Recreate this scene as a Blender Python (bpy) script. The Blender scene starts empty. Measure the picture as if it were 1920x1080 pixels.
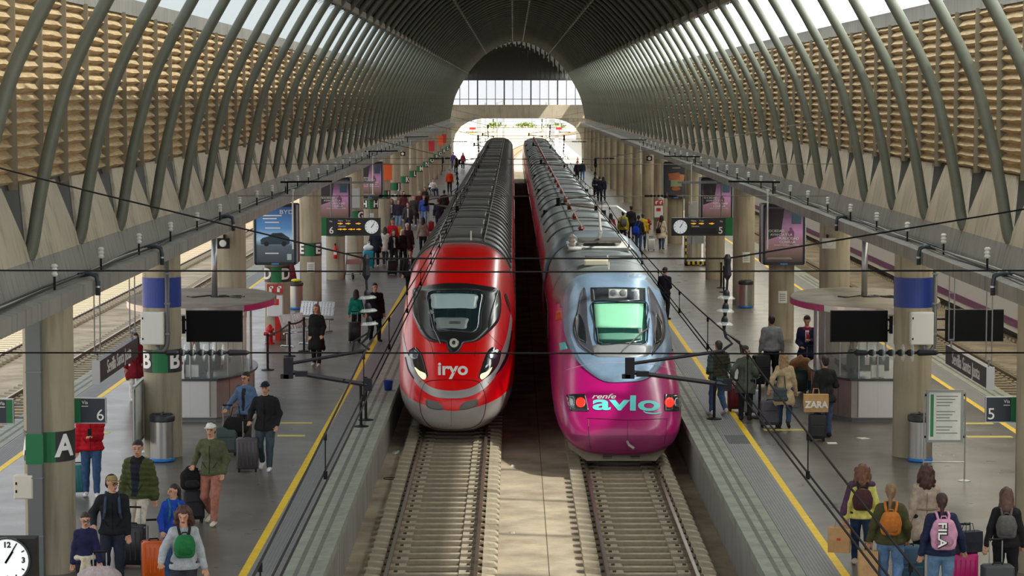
import bpy, bmesh, math, random
import numpy as np
from mathutils import Vector, Matrix, Euler
random.seed(7); RNG = np.random.default_rng(7)
PI = math.pi
SC = bpy.context.scene
COL = SC.collection
# ------------------------------------------------------------------ camera
F = 4500.0; HC = 7.2; PITCH = math.atan(357.0 / F); YAW = 2.0 / F
cam_d = bpy.data.cameras.new('camera'); cam = bpy.data.objects.new('camera', cam_d); COL.objects.link(cam)
cam_d.sensor_width = 36.0; cam_d.lens = F / 1920.0 * 36.0; cam_d.clip_end = 2000
cam.location = (0, 0, HC); cam.rotation_euler = (PI / 2 - PITCH, 0, YAW)
SC.camera = cam
# ------------------------------------------------------------------ light
SC.view_settings.view_transform = 'Standard'; SC.view_settings.look = 'None'
SC.view_settings.gamma = 1.0; SC.view_settings.use_curve_mapping = False
SC.view_settings.exposure = 0.85
W = bpy.data.worlds.new('sky'); SC.world = W; W.use_nodes = True
_n = W.node_tree.nodes; _bg = _n['Background']
_bg.inputs[0].default_value = (0.92, 0.96, 1.0, 1); _bg.inputs[1].default_value = 0.7
def area_light(name, loc, rot, sx, sy, power, col):
    d = bpy.data.lights.new(name, 'AREA'); d.shape = 'RECTANGLE'; d.size = sx; d.size_y = sy
    d.energy = power; d.color = col
    o = bpy.data.objects.new(name, d); o.location = loc; o.rotation_euler = rot; COL.objects.link(o); return o
sun_d = bpy.data.lights.new('sun', 'SUN'); sun_d.energy = 7.0; sun_d.angle = math.radians(1.5); sun_d.color = (1.0, 0.93, 0.82)
sun = bpy.data.objects.new('sun', sun_d); COL.objects.link(sun)
sun.rotation_euler = Vector((-0.69, 0.25, -1.0)).to_track_quat('-Z', 'Y').to_euler()
# daylight arriving at the two long roof lights, just outside the translucent sheets
area_light('daylight_right', (7.75, 146, 9.86), Vector((-0.9, 0, -0.43)).to_track_quat('-Z', 'X').to_euler(), 0.9, 240, 6500, (1.0, 0.95, 0.87))
area_light('daylight_left', (-6.32, 146, 9.9), Vector((0.43, 0, -0.9)).to_track_quat('-Z', 'X').to_euler(), 2.3, 240, 250, (0.9, 0.96, 1.0))

# ------------------------------------------------------------------ maths helpers
_cp, _sp = math.cos(PITCH), math.sin(PITCH)
def ray(u, v):
    d = Vector(((u - 960), F * _cp + (540 - v) * _sp, -F * _sp + (540 - v) * _cp))
    d.rotate(Euler((0, 0, YAW))); return d
def at(u, v, z=0.0):
    d = ray(u, v); t = (z - HC) / d.z; return Vector((d.x * t, d.y * t, z))
def atY(u, v, Y):
    d = ray(u, v); t = Y / d.y; return Vector((d.x * t, Y, HC + d.z * t))
def lerp(a, b, t): return a + (b - a) * t
def interp(x, xs, ys): return float(np.interp(x, xs, ys))
def lin(c):
    c = c / 255.0
    return c / 12.92 if c <= 0.04045 else ((c + 0.055) / 1.055) ** 2.4
def rgb(r, g, b): return (lin(r), lin(g), lin(b), 1.0)
# ------------------------------------------------------------------ materials
MATS = {}
def mat(name, col, rough=0.6, metal=0.0, var=0.0, scale=6.0, bump=0.0, bscale=None, spec=0.5, stretch=None, emit=0.0, alpha=1.0, coat=0.0, stain=None, trans=0.0):
    """procedural principled material; col is sRGB 0-255"""
    if name in MATS: return MATS[name]
    m = bpy.data.materials.new(name); m.use_nodes = True; MATS[name] = m
    nt = m.node_tree; N = nt.nodes; L = nt.links; p = N['Principled BSDF']
    c = rgb(*col)
    p.inputs['Base Color'].default_value = c; p.inputs['Roughness'].default_value = rough
    p.inputs['Metallic'].default_value = metal
    p.inputs['Specular IOR Level'].default_value = spec
    if coat: p.inputs['Coat Weight'].default_value = coat; p.inputs['Coat Roughness'].default_value = 0.08
    if trans: p.inputs['Transmission Weight'].default_value = trans
    if emit:
        p.inputs['Emission Color'].default_value = c; p.inputs['Emission Strength'].default_value = emit
    if alpha < 1: p.inputs['Alpha'].default_value = alpha
    if var or bump:
        tc = N.new('ShaderNodeTexCoord'); src = tc.outputs['Object']
        if stretch:
            mp = N.new('ShaderNodeMapping'); mp.inputs['Scale'].default_value = stretch
            L.new(src, mp.inputs['Vector']); src = mp.outputs['Vector']
    if var:
        nz = N.new('ShaderNodeTexNoise'); nz.inputs['Scale'].default_value = scale; nz.inputs['Detail'].default_value = 5
        nz.inputs['Roughness'].default_value = 0.62
        L.new(src, nz.inputs['Vector'])
        rp = N.new('ShaderNodeValToRGB'); rp.color_ramp.elements[0].position = 0.3; rp.color_ramp.elements[1].position = 0.7
        lo = tuple(max(0, x * (1 - var)) for x in c[:3]) + (1,); hi = tuple(min(1, x * (1 + var)) for x in c[:3]) + (1,)
        if stain: lo = rgb(*stain)
        rp.color_ramp.elements[0].color = lo; rp.color_ramp.elements[1].color = hi
        L.new(nz.outputs['Fac'], rp.inputs['Fac']); L.new(rp.outputs['Color'], p.inputs['Base Color'])
    if bump:
        nb = N.new('ShaderNodeTexNoise'); nb.inputs['Scale'].default_value = bscale or scale * 3; nb.inputs['Detail'].default_value = 3
        L.new(src, nb.inputs['Vector'])
        bp = N.new('ShaderNodeBump'); bp.inputs['Strength'].default_value = bump; bp.inputs['Distance'].default_value = 0.02
        L.new(nb.outputs['Fac'], bp.inputs['Height']); L.new(bp.outputs['Normal'], p.inputs['Normal'])
    return m
def cloth(r, g, b):
    return mat('cloth_%d_%d_%d' % (r, g, b), (r, g, b), 0.85, var=0.22, scale=14, bump=0.35, bscale=28, spec=0.25)
def plain(r, g, b, rough=0.5, metal=0.0):
    return mat('plain_%d_%d_%d_%d_%d' % (r, g, b, int(rough * 100), int(metal * 100)), (r, g, b), rough, metal)
# ------------------------------------------------------------------ mesh builder
class MB:
    def __init__(s): s.v = []; s.f = []; s.m = []; s.mi = 0
    def add(s, vs, fs):
        o = len(s.v); s.v += [tuple(p) for p in vs]
        for f in fs: s.f.append([i + o for i in f]); s.m.append(s.mi)
        return s
    def box(s, x0, x1, y0, y1, z0, z1):
        vs = [(x0,y0,z0),(x1,y0,z0),(x1,y1,z0),(x0,y1,z0),(x0,y0,z1),(x1,y0,z1),(x1,y1,z1),(x0,y1,z1)]
        return s.add(vs, [(0,3,2,1),(4,5,6,7),(0,1,5,4),(1,2,6,5),(2,3,7,6),(3,0,4,7)])
    def cbox(s, x, y, z, sx, sy, sz): return s.box(x-sx/2, x+sx/2, y-sy/2, y+sy/2, z-sz/2, z+sz/2)
    def rbox(s, x0, x1, y0, y1, z0, z1, r, n=3):
        """box with rounded vertical edges and slightly softened top/bottom"""
        pts = []
        for cx, cy, a0 in ((x1-r,y1-r,0),(x0+r,y1-r,PI/2),(x0+r,y0+r,PI),(x1-r,y0+r,1.5*PI)):
            for i in range(n+1):
                a = a0 + PI/2*i/n; pts.append((cx+r*math.cos(a), cy+r*math.sin(a)))
        e = min(r*0.5, (z1-z0)*0.2); cx, cy = (x0+x1)/2, (y0+y1)/2
        def ring(z, k):
            return [(cx+(p[0]-cx)*(1-k/max(1e-6,(x1-x0)/2)), cy+(p[1]-cy)*(1-k/max(1e-6,(y1-y0)/2)), z) for p in pts]
        rings = [ring(z0, e), ring(z0+e, 0), ring(z1-e, 0), ring(z1, e)]
        return s.rings(rings, cap=True)
    def rings(s, rings, cap=False, close=True):
        n = len(rings[0]); o = len(s.v)
        for r in rings: s.v += [tuple(p) for p in r]
        for i in range(len(rings)-1):
            for j in range(n if close else n-1):
                a = o+i*n+j; b = o+i*n+(j+1) % n
                s.f.append([a, b, b+n, a+n]); s.m.append(s.mi)
        if cap:
            s.f.append([o+j for j in range(n)][::-1]); s.m.append(s.mi)
            k = o+(len(rings)-1)*n
            s.f.append([k+j for j in range(n)]); s.m.append(s.mi)
        return s
    def tube(s, pts, r, n=8, cap=True, squash=1.0):
        pts = [Vector(p) for p in pts]; R = r if isinstance(r, (list, tuple)) else [r]*len(pts)
        rings = []; up = None
        for i, p in enumerate(pts):
            t = (pts[min(i+1, len(pts)-1)] - pts[max(i-1, 0)]).normalized()
            if up is None:
                ref = Vector((0,0,1)) if abs(t.z) < 0.9 else Vector((0,1,0))
                a = t.cross(ref).normalized()
            else:
                a = (up - t*up.dot(t)).normalized()
            up = a; b = t.cross(a)
            rings.append([p + (a*math.cos(2*PI*k/n) + b*math.sin(2*PI*k/n)*squash)*R[i] for k in range(n)])
        return s.rings(rings, cap)
    def lathe(s, prof, x=0, y=0, n=20, cap=True, sx=1.0, sy=1.0):
        rings = [[(x+r*sx*math.cos(2*PI*k/n), y+r*sy*math.sin(2*PI*k/n), z) for k in range(n)] for r, z in prof]
        return s.rings(rings, cap)
    def prism(s, poly, y0, y1, axis='y'):
        """poly of (a,b) pairs extruded along axis: y -> (a,t,b); x -> (t,a,b); z -> (a,b,t)"""
        def P(a, b, t): return {'y': (a,t,b), 'x': (t,a,b), 'z': (a,b,t)}[axis]
        return s.rings([[P(a,b,y0) for a,b in poly], [P(a,b,y1) for a,b in poly]], cap=True)
    def ell(s, c, r, n=12, m=8):
        rings = []
        for i in range(1, m):
            ph = PI*i/m
            rings.append([(c[0]+r[0]*math.sin(ph)*math.cos(2*PI*k/n), c[1]+r[1]*math.sin(ph)*math.sin(2*PI*k/n), c[2]-r[2]*math.cos(ph)) for k in range(n)])
        return s.rings(rings, cap=True)
    def build(s, name, mats, parent=None, smooth=False, loc=None, rz=None, auto=None):
        me = bpy.data.meshes.new(name); me.from_pydata(s.v, [], s.f); 
        if not isinstance(mats, (list, tuple)): mats = [mats]
        for m in mats: me.materials.append(m)
        if len(mats) > 1: me.polygons.foreach_set('material_index', s.m)
        bm = bmesh.new(); bm.from_mesh(me); bmesh.ops.recalc_face_normals(bm, faces=bm.faces); bm.to_mesh(me); bm.free()
        if smooth: me.polygons.foreach_set('use_smooth', [True]*len(me.polygons))
        if auto: me.set_sharp_from_angle(angle=math.radians(auto))
        return link(name, me, parent, loc, rz)
def link(name, data, parent=None, loc=None, rz=None):
    o = bpy.data.objects.new(name, data); COL.objects.link(o)
    if parent is not None: o.parent = parent
    if loc is not None: o.location = loc
    if rz is not None: o.rotation_euler = (0, 0, rz)
    return o
def tag(o, label=None, cat=None, group=None, kind=None):
    if label: o['label'] = label
    if cat: o['category'] = cat
    if group: o['group'] = group
    if kind: o['kind'] = kind
    return o
def thing(name, label, cat, loc=(0,0,0), rz=0.0, group=None):
    o = bpy.data.objects.new(name, None); COL.objects.link(o); o.location = loc; o.rotation_euler = (0,0,rz)
    o.empty_display_size = 0.2
    return tag(o, label, cat, group)
def struct(name, loc=(0,0,0)):
    o = bpy.data.objects.new(name, None); COL.objects.link(o); o.location = loc; o['kind'] = 'structure'; return o
def share(name, me, parent, loc=(0,0,0), rz=0.0, scale=None):
    o = bpy.data.objects.new(name, me); COL.objects.link(o); o.parent = parent; o.location = loc; o.rotation_euler = (0,0,rz)
    if scale: o.scale = scale
    return o
def copy_tree(o, parent=None):
    c = o.copy(); COL.objects.link(c); c.parent = parent
    for ch in o.children: copy_tree(ch, c)
    return c
FONTCACHE = {}
def text_mesh(s, size=1.0, ext=0.004, align='CENTER', bold=0.0, shear=0.0, sx=1.0):
    cu = bpy.data.curves.new('txt', 'FONT'); cu.body = s; cu.size = size; cu.extrude = ext; cu.align_x = align; cu.align_y = 'CENTER'
    cu.offset = bold; cu.shear = shear; cu.resolution_u = 4
    o = bpy.data.objects.new('txt', cu); COL.objects.link(o)
    dg = bpy.context.evaluated_depsgraph_get(); me = bpy.data.meshes.new_from_object(o.evaluated_get(dg))
    bpy.data.objects.remove(o); bpy.data.curves.remove(cu)
    if sx != 1.0:
        for v in me.vertices: v.co.x *= sx
    return me
def text(name, s, size, m, parent, loc, rot=(PI/2,0,0), ext=0.004, align='CENTER', bold=0.0, shear=0.0, sx=1.0):
    me = text_mesh(s, size, ext, align, bold, shear, sx); me.name = name; me.materials.clear(); me.materials.append(m)
    o = bpy.data.objects.new(name, me); COL.objects.link(o); o.parent = parent; o.location = loc; o.rotation_euler = rot
    return o
# ------------------------------------------------------------------ common materials
def streaky(name, col, dark, rough=0.85, sc=1.0):
    """cast concrete: base tone, large blotches, vertical run-off streaks, fine bump"""
    m = bpy.data.materials.new(name); m.use_nodes = True; MATS[name] = m
    nt = m.node_tree; N = nt.nodes; L = nt.links; p = N['Principled BSDF']; p.inputs['Roughness'].default_value = rough
    p.inputs['Specular IOR Level'].default_value = 0.3
    tc = N.new('ShaderNodeTexCoord')
    n1 = N.new('ShaderNodeTexNoise'); n1.inputs['Scale'].default_value = 0.9*sc; n1.inputs['Detail'].default_value = 6
    L.new(tc.outputs['Object'], n1.inputs['Vector'])
    mp = N.new('ShaderNodeMapping'); mp.inputs['Scale'].default_value = (7*sc, 7*sc, 0.45*sc); L.new(tc.outputs['Object'], mp.inputs['Vector'])
    n2 = N.new('ShaderNodeTexNoise'); n2.inputs['Scale'].default_value = 1.0; n2.inputs['Detail'].default_value = 4; L.new(mp.outputs['Vector'], n2.inputs['Vector'])
    r1 = N.new('ShaderNodeValToRGB'); r1.color_ramp.elements[0].position = 0.3; r1.color_ramp.elements[1].position = 0.72
    r1.color_ramp.elements[0].color = tuple(x*0.82 for x in rgb(*col)[:3])+(1,); r1.color_ramp.elements[1].color = tuple(min(1,x*1.1) for x in rgb(*col)[:3])+(1,)
    L.new(n1.outputs['Fac'], r1.inputs['Fac'])
    r2 = N.new('ShaderNodeValToRGB'); r2.color_ramp.elements[0].position = 0.52; r2.color_ramp.elements[1].position = 0.75
    r2.color_ramp.elements[0].color = (0,0,0,1); r2.color_ramp.elements[1].color = (0.75,0.75,0.75,1); L.new(n2.outputs['Fac'], r2.inputs['Fac'])
    mx = N.new('ShaderNodeMixRGB'); mx.inputs['Color2'].default_value = rgb(*dark)
    L.new(r2.outputs['Color'], mx.inputs['Fac']); L.new(r1.outputs['Color'], mx.inputs['Color1']); L.new(mx.outputs['Color'], p.inputs['Base Color'])
    n3 = N.new('ShaderNodeTexNoise'); n3.inputs['Scale'].default_value = 40; L.new(tc.outputs['Object'], n3.inputs['Vector'])
    b = N.new('ShaderNodeBump'); b.inputs['Strength'].default_value = 0.2; b.inputs['Distance'].default_value = 0.01
    L.new(n3.outputs['Fac'], b.inputs['Height']); L.new(b.outputs['Normal'], p.inputs['Normal'])
    return m
CONC = streaky('panel_concrete', (190,180,160), (146,136,118))
CONC_COL = streaky('column_concrete', (170,160,138), (122,112,94))
LEDGE = streaky('ledge_concrete', (150,148,142), (104,102,98))
STEEL_GREEN = mat('rib_paint', (98,102,90), 0.42, 0.0, var=0.15, scale=2, spec=0.5)
STEEL_DARK = mat('gusset_paint', (44,46,42), 0.6, var=0.15, scale=3)
LINING = mat('vault_lining', (52,43,36), 0.6, var=0.25, scale=1.5)
SEAM = mat('vault_seam', (150,142,128), 0.5)
SLAT = mat('louvre_wood', (186,162,124), 0.8, var=0.3, scale=3.0, stretch=(4,1,8), bump=0.3)
FIN = mat('louvre_fin', (128,118,98), 0.8)
FLOOR = None
def floor_mat():
    m = bpy.data.materials.new('polished_floor'); m.use_nodes = True; N = m.node_tree.nodes; L = m.node_tree.links; p = N['Principled BSDF']
    tc = N.new('ShaderNodeTexCoord')
    n1 = N.new('ShaderNodeTexNoise'); n1.inputs['Scale'].default_value = 0.5; n1.inputs['Detail'].default_value = 7; L.new(tc.outputs['Object'], n1.inputs['Vector'])
    r1 = N.new('ShaderNodeValToRGB'); r1.color_ramp.elements[0].position = .3; r1.color_ramp.elements[1].position = .7
    r1.color_ramp.elements[0].color = rgb(88,84,78); r1.color_ramp.elements[1].color = rgb(110,105,97); L.new(n1.outputs['Fac'], r1.inputs['Fac'])
    L.new(r1.outputs['Color'], p.inputs['Base Color'])
    n2 = N.new('ShaderNodeTexNoise'); n2.inputs['Scale'].default_value = 1.3; n2.inputs['Detail'].default_value = 5; L.new(tc.outputs['Object'], n2.inputs['Vector'])
    r2 = N.new('ShaderNodeMapRange'); r2.inputs[3].default_value = 0.2; r2.inputs[4].default_value = 0.42; p.inputs['Specular IOR Level'].default_value = 0.3; L.new(n2.outputs['Fac'], r2.inputs[0]); L.new(r2.outputs[0], p.inputs['Roughness'])
    n3 = N.new('ShaderNodeTexNoise'); n3.inputs['Scale'].default_value = 2.5; L.new(tc.outputs['Object'], n3.inputs['Vector'])
    b = N.new('ShaderNodeBump'); b.inputs['Strength'].default_value = 0.015; b.inputs['Distance'].default_value = 0.02; b.inputs['Strength'].default_value = 0.0; L.new(n3.outputs['Fac'], b.inputs['Height'])
    return m
FLOOR = floor_mat()
EDGE = mat('platform_edge_stone', (146,150,138), 0.8, var=0.22, scale=2.5, bump=0.2)
EDGE_DARK = mat('platform_edge_grip', (108,112,104), 0.85, var=0.2, scale=4)
TACT = mat('tactile_grey', (128,128,128), 0.6, var=0.08, scale=4)
YELLOW = mat('yellow_line', (236,196,20), 0.6, var=0.12, scale=5)
BED = mat('track_slab', (178,164,142), 0.95, var=0.25, scale=0.9, bump=0.3, bscale=12, stain=(140,126,106))
SLEEPER = mat('sleeper_concrete', (168,156,134), 0.92, var=0.22, scale=5, bump=0.3)
RAIL = mat('rail_rust', (120,92,66), 0.6, 0.3, var=0.3, scale=6)
RAILTOP = mat('rail_head', (150,140,126), 0.35, 0.8)
BLACK = mat('black_metal', (20,20,22), 0.5, spec=0.25)
STEEL = mat('brushed_steel', (190,188,184), 0.28, 0.9, var=0.08, scale=3, stretch=(12,12,0.6))
WHITE = mat('white_paint', (222,222,216), 0.5)
CREAM = mat('cream_box', (214,208,192), 0.5)
GREY = mat('grey_paint', (120,122,124), 0.5)
ALU = mat('aluminium', (170,172,172), 0.35, 0.8)
GREEN = mat('sign_green', (16,112,62), 0.5)
SIGNBLK = mat('sign_black', (42,44,46), 0.45)
NAVY = mat('sign_navy', (30,42,54), 0.4)
BLUE = mat('column_blue', (34,58,140), 0.45, var=0.06, scale=6, bump=0.12)
RED = mat('fire_red', (200,24,28), 0.4)
WTXT = mat('white_lettering', (240,240,236), 0.5)
GLASS = mat('clear_glass', (205,220,215), 0.05, alpha=0.22, spec=0.6)
DARKGLASS = mat('dark_glass', (14,18,20), 0.08, spec=0.7)
SCREEN = mat('tv_screen', (5,6,6), 0.3, spec=0.12)
# ------------------------------------------------------------------ the hall: measures
XC = 0.5
Y0H, Y1H = 22.0, 267.0
RIB_DY = 3.933; RIB_Y0 = 34.4 - 3*RIB_DY
RIB_YS = [RIB_Y0 + RIB_DY*i for i in range(62) if RIB_Y0 + RIB_DY*i < Y1H - 0.5]
ARCH = [(7.47,4.9),(7.40,5.1),(7.27,5.85),(7.08,6.69),(6.8,7.58),(6.25,8.65),(5.45,9.95),(4.55,11.05),(3.45,12.05),(1.8,13.0),(0.0,13.4)]
def smooth_arch(pts, sub=7):
    P = [Vector((a,b)) for a,b in pts]; out = []
    for i in range(len(P)-1):
        p0 = P[max(i-1,0)]; p1 = P[i]; p2 = P[i+1]; p3 = P[i+2] if i+2 < len(P) else Vector((-P[i][0], P[i][1]))
        for k in range(sub):
            t = k/sub
            out.append(0.5*((2*p1)+(-p0+p2)*t+(2*p0-5*p1+4*p2-p3)*t*t+(-p0+3*p1-3*p2+p3)*t**3))
    out.append(P[-1]); return [(p[0],p[1]) for p in out]
HALF = smooth_arch(ARCH)
FULL = [(-w, z) for w, z in HALF] + [(w, z) for w, z in HALF[-2::-1]]
ceiling = struct('ceiling')
# ribs: one arch each, full span
rb = MB(); rb.tube([(XC+w, 0, z) for w, z in FULL], 0.098, n=10, squash=1.0)
rib_me = rb.build('rib', STEEL_GREEN, ceiling, smooth=True, loc=(0, RIB_YS[0], 0)).data
for y in RIB_YS[1:]: share('rib', rib_me, ceiling, (0, y, 0))
# dark corrugated lining over the crown (w<=5.5), folded across Y
def offset_arch(d, wmax):
    out = []
    for i, (w, z) in enumerate(FULL):
        a = Vector(FULL[max(i-1,0)]); b = Vector(FULL[min(i+1,len(FULL)-1)]); t = (b-a).normalized(); nrm = Vector((-t.y, t.x))
        if abs(w) <= wmax: out.append((w+nrm.x*d, z+nrm.y*d))
    return out
lo, hi = offset_arch(0.24, 5.62), offset_arch(0.40, 5.62)
CREST = 0.66
def lining(keep, name, m, dmin=0.0):
    L = MB(); n = len(lo)
    ys = []; y = Y0H; k = 0
    while y < Y1H: ys.append((y, k % 2)); y += RIB_DY/8; k += 1
    rings = [[(XC+a, y, b) for a, b in (lo if o else hi)] for y, o in ys]
    for seg in keep:
        idx = [i for i in range(n) if seg[0]-1e-6 <= lo[i][0] <= seg[1]+1e-6]
        if len(idx) > 1: L.rings([[r[i] for i in idx] for r in rings], close=False)
    return L.build(name, m, ceiling)
ws = sorted([p[0] for p in lo]); inner = min((w for w in ws if w > CREST-0.3), key=lambda w: abs(w-CREST))
lining([(-9,-inner),(inner,9)], 'vault_lining', LINING)
lining([(-inner,inner)], 'crest_strip', mat('crest_sheet', (120,128,128), 0.5, var=0.1, scale=1))
for sgn in (-1, 1):
    for w, z in ((3.45,12.05),(5.5,9.9),(inner,13.36)):
        s_ = MB(); s_.box(XC+sgn*w-0.05, XC+sgn*w+0.05, Y0H, Y1H, z-0.05, z+0.14); s_.build('purlin', SEAM, ceiling)
# roof lights: one corrugated translucent sheet per bay and side
def skylight_mat():
    m = bpy.data.materials.new('translucent_sheet'); m.use_nodes = True; N = m.node_tree.nodes; L = m.node_tree.links
    N.remove(N['Principled BSDF']); out = N['Material Output']
    tr = N.new('ShaderNodeBsdfTransparent'); tr.inputs[0].default_value = (0.9,0.95,0.97,1)
    tl = N.new('ShaderNodeBsdfTranslucent'); tl.inputs[0].default_value = (0.34,0.38,0.40,1)
    mx = N.new('ShaderNodeMixShader'); mx.inputs[0].default_value = 0.7
    L.new(tr.outputs[0], mx.inputs[1]); L.new(tl.outputs[0], mx.inputs[2]); L.new(mx.outputs[0], out.inputs[0])
    return m
SKY_M = skylight_mat()
for sgn in (-1, 1):
    s_ = MB(); k = 20; rows = []
    for i in range(k+1):
        y = RIB_DY*i/k; o = 0.05 if i % 2 else -0.05
        rows.append([(XC+sgn*7.85, y, 9.0+o), (XC+sgn*5.5, y, 10.12+o)])
    s_.rings(rows, close=False)
    me = s_.build('roof_light_sheet', SKY_M, ceiling, loc=(0, RIB_YS[0]-RIB_DY/2, 0)).data
    for y in RIB_YS[1:]: share('roof_light_sheet', me, ceiling, (0, y-RIB_DY/2, 0))
# ------------------------------------------------------------------ side walls: ledge, panels, gussets, louvres, top beam
NROW = 17; ZL0, ZL1 = 5.93, 8.76; DZ = (ZL1-ZL0)/NROW
def side_wall(sgn, name, conc, slat_m):
    wall = struct(name)
    X = lambda w: XC + sgn*w
    b = MB(); b.box(min(X(7.66),X(8.0)), max(X(7.66),X(8.0)), Y0H, Y1H, 8.74, 9.04); b.build('top_beam', LEDGE, wall)
    b = MB(); b.box(min(X(8.0),X(9.9)), max(X(8.0),X(9.9)), Y0H, Y1H, 8.92, 9.02); b.build('added_sun_shade', LEDGE, wall)  # unseen overhang added to keep outside sun off the louvres
    b = MB(); b.prism([(X(6.98),4.15),(X(6.98),4.38),(X(7.34),4.44),(X(7.9),4.44),(X(7.9),4.15)], Y0H, Y1H); b.build('ledge', LEDGE, wall)
    # concrete panels: trapezoids between the V notches (parts)
    def wz(z): return 7.32 + (z-4.45)*0.245
    zt, zn, zb = 5.93, 5.02, 4.44; hb, ht = RIB_DY/2-0.03, RIB_DY/2-0.72
    outl = [(-hb,zb),(hb,zb),(hb,zn),(ht,zt),(-ht,zt),(-hb,zn)]
    p = MB(); p.rings([[(X(wz(z)), y, z) for y, z in outl], [(X(wz(z)+0.3), y, z) for y, z in outl]], cap=True)
    ym = [y+RIB_DY/2 for y in RIB_YS[:-1]]
    pm = p.build('concrete_panel', conc, wall, loc=(0,ym[0],0)).data
    for y in ym[1:]: share('concrete_panel', pm, wall, (0,y,0))
    bl = [(-hb,zb),(hb,zb),(hb,4.86),(-hb,4.86)]
    p = MB(); p.rings([[(X(wz(z)-0.006), y, z) for y, z in bl], [(X(wz(z)+0.05), y, z) for y, z in bl]], cap=True)
    pm = p.build('plinth_band', LEDGE, wall, loc=(0,ym[0],0)).data
    for y in ym[1:]: share('plinth_band', pm, wall, (0,y,0))
    g = MB(); g.rings([[(X(wz(z)+0.05), y, z) for y, z in ((0,4.95),(0.76,5.97),(-0.76,5.97))], [(X(wz(z)+0.1), y, z) for y, z in ((0,4.95),(0.76,5.97),(-0.76,5.97))]], cap=True)
    gm = g.build('gusset', STEEL_DARK, wall, loc=(0,RIB_YS[0],0)).data
    for y in RIB_YS[1:]: share('gusset', gm, wall, (0,y,0))
    # louvres
    ly = RIB_DY/2
    def slat_mesh(var, tl):
        s = MB(); n = 4; rows = []
        lean = 0.07
        for i in range(n+1):
            y = -ly/2+0.03 + (ly-0.06)*i/n; wob = 0.009*math.sin(i*2.1+var); c = X(7.72)
            # folded blade: fold line towards the hall
            rows.append([(X(7.72+lean*0.3+wob*0.5), y, tl+wob), (X(7.72-lean*0.95), y, -0.012+wob), (X(7.72+lean*1.1), y, -tl), (X(7.72+lean*1.1+0.018), y, -tl+0.006), (X(7.72-lean*0.95+0.02), y, 0.0+wob), (X(7.72+lean*0.3+0.018), y, tl+wob+0.008)])
        s.rings(rows, cap=True); return s
    protos = [slat_mesh(i*1.7, (0.088,0.080,0.090)[i]) for i in range(3)]
    cells = []
    ncol = int((Y1H-RIB_YS[0])/ly)
    for c in range(ncol):
        y = RIB_YS[0] + ly*(c+0.5)
        if y > Y1H-0.5: break
        for r in range(NROW): cells.append((y, r))
    vis = sorted([c for c in cells if c[0] > 38], key=lambda c: c[0])[:300]; vs = set(vis)
    mes = []
    for i, pr in enumerate(protos):
        me = bpy.data.meshes.new('slat'); me.from_pydata(pr.v, [], pr.f); me.materials.append(slat_m); mes.append(me)
    for (y, r) in vis:
        i = (int(y*7)+r*5) % 3
        o = share('slat', mes[i], wall, (0, y, ZL0+DZ*(r+0.5)))
    rest = MB()
    for (y, r) in cells:
        if (y, r) in vs: continue
        pr = protos[(int(y*7)+r*5) % 3]; z = ZL0+DZ*(r+0.5)
        rest.add([(a, b_+y, c_+z) for a, b_, c_ in pr.v], pr.f)
    o = rest.build('slat_rows', slat_m, wall); o['kind'] = 'stuff'
    fm = None
    for c in range(ncol+1):
        y = RIB_YS[0] + ly*c
        if fm is None:
            q = MB(); q.box(min(X(7.6),X(7.84)), max(X(7.6),X(7.84)), -0.025, 0.025, ZL0-0.05, ZL1)
            fm = q.build('fin', FIN, wall, loc=(0,y,0)).data
        else: share('fin', fm, wall, (0,y,0))
    return wall
wall_left = side_wall(-1, 'wall_left', CONC, SLAT)
wall_right = side_wall(1, 'wall_right', CONC, SLAT)
# ------------------------------------------------------------------ end wall with arch, window band and portal beam
wall_end = struct('wall_end')
CORR = mat('tympanum_sheet', (84,86,84), 0.6, var=0.1, scale=2)
t = MB(); ws_ = [w for w, z in FULL if z > 9.1]
def arch_z(w):
    a = abs(w); return float(np.interp(-a, [-x for x, _ in HALF], [z for _, z in HALF]))
def arch_w(z): return float(np.interp(z, [q for _, q in HALF], [x for x, _ in HALF]))
npl = 48; wmax = arch_w(9.15)+0.3
for i in range(npl):
    a, b = -wmax+2*wmax*i/npl, -wmax+2*wmax*(i+1)/npl
    za, zb_ = max(9.17, arch_z(a)+0.3), max(9.17, arch_z(b)+0.3); yo = 0.06*(i % 2)
    t.rings([[(XC+a, Y1H+yo, 9.15), (XC+b, Y1H+yo, 9.15), (XC+b, Y1H+yo, zb_), (XC+a, Y1H+yo, za)], [(XC+a, Y1H+0.3, 9.15), (XC+b, Y1H+0.3, 9.15), (XC+b, Y1H+0.3, zb_), (XC+a, Y1H+0.3, za)]], cap=True)
t.build('tympanum', CORR, wall_end)
b = MB(); b.box(XC-8.6, XC+8.6, Y1H-0.3, Y1H+0.6, 4.9, 6.4); b.build('portal_beam', CONC, wall_end)
a = MB(); 
for sgn in (-1, 1):
    poly = [(XC+sgn*8.6, 4.95), (XC+sgn*3.6, 4.95), (XC+sgn*4.6, 4.8), (XC+sgn*5.5, 4.5), (XC+sgn*6.3, 4.0), (XC+sgn*6.9, 3.2), (XC+sgn*7.1, 2.4), (XC+sgn*7.15, 0), (XC+sgn*8.6, 0)]
    a = MB(); a.prism(poly, Y1H-0.2, Y1H+0.5); a.build('portal_spandrel', CONC, wall_end)
PANE = mat('end_window_pane', (236,222,216), 0.2, alpha=0.15, spec=0.3)
MULL = mat('end_mullion', (52,50,50), 0.6)
nw = 15; wx0, wx1 = XC-7.4, XC+7.4
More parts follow.
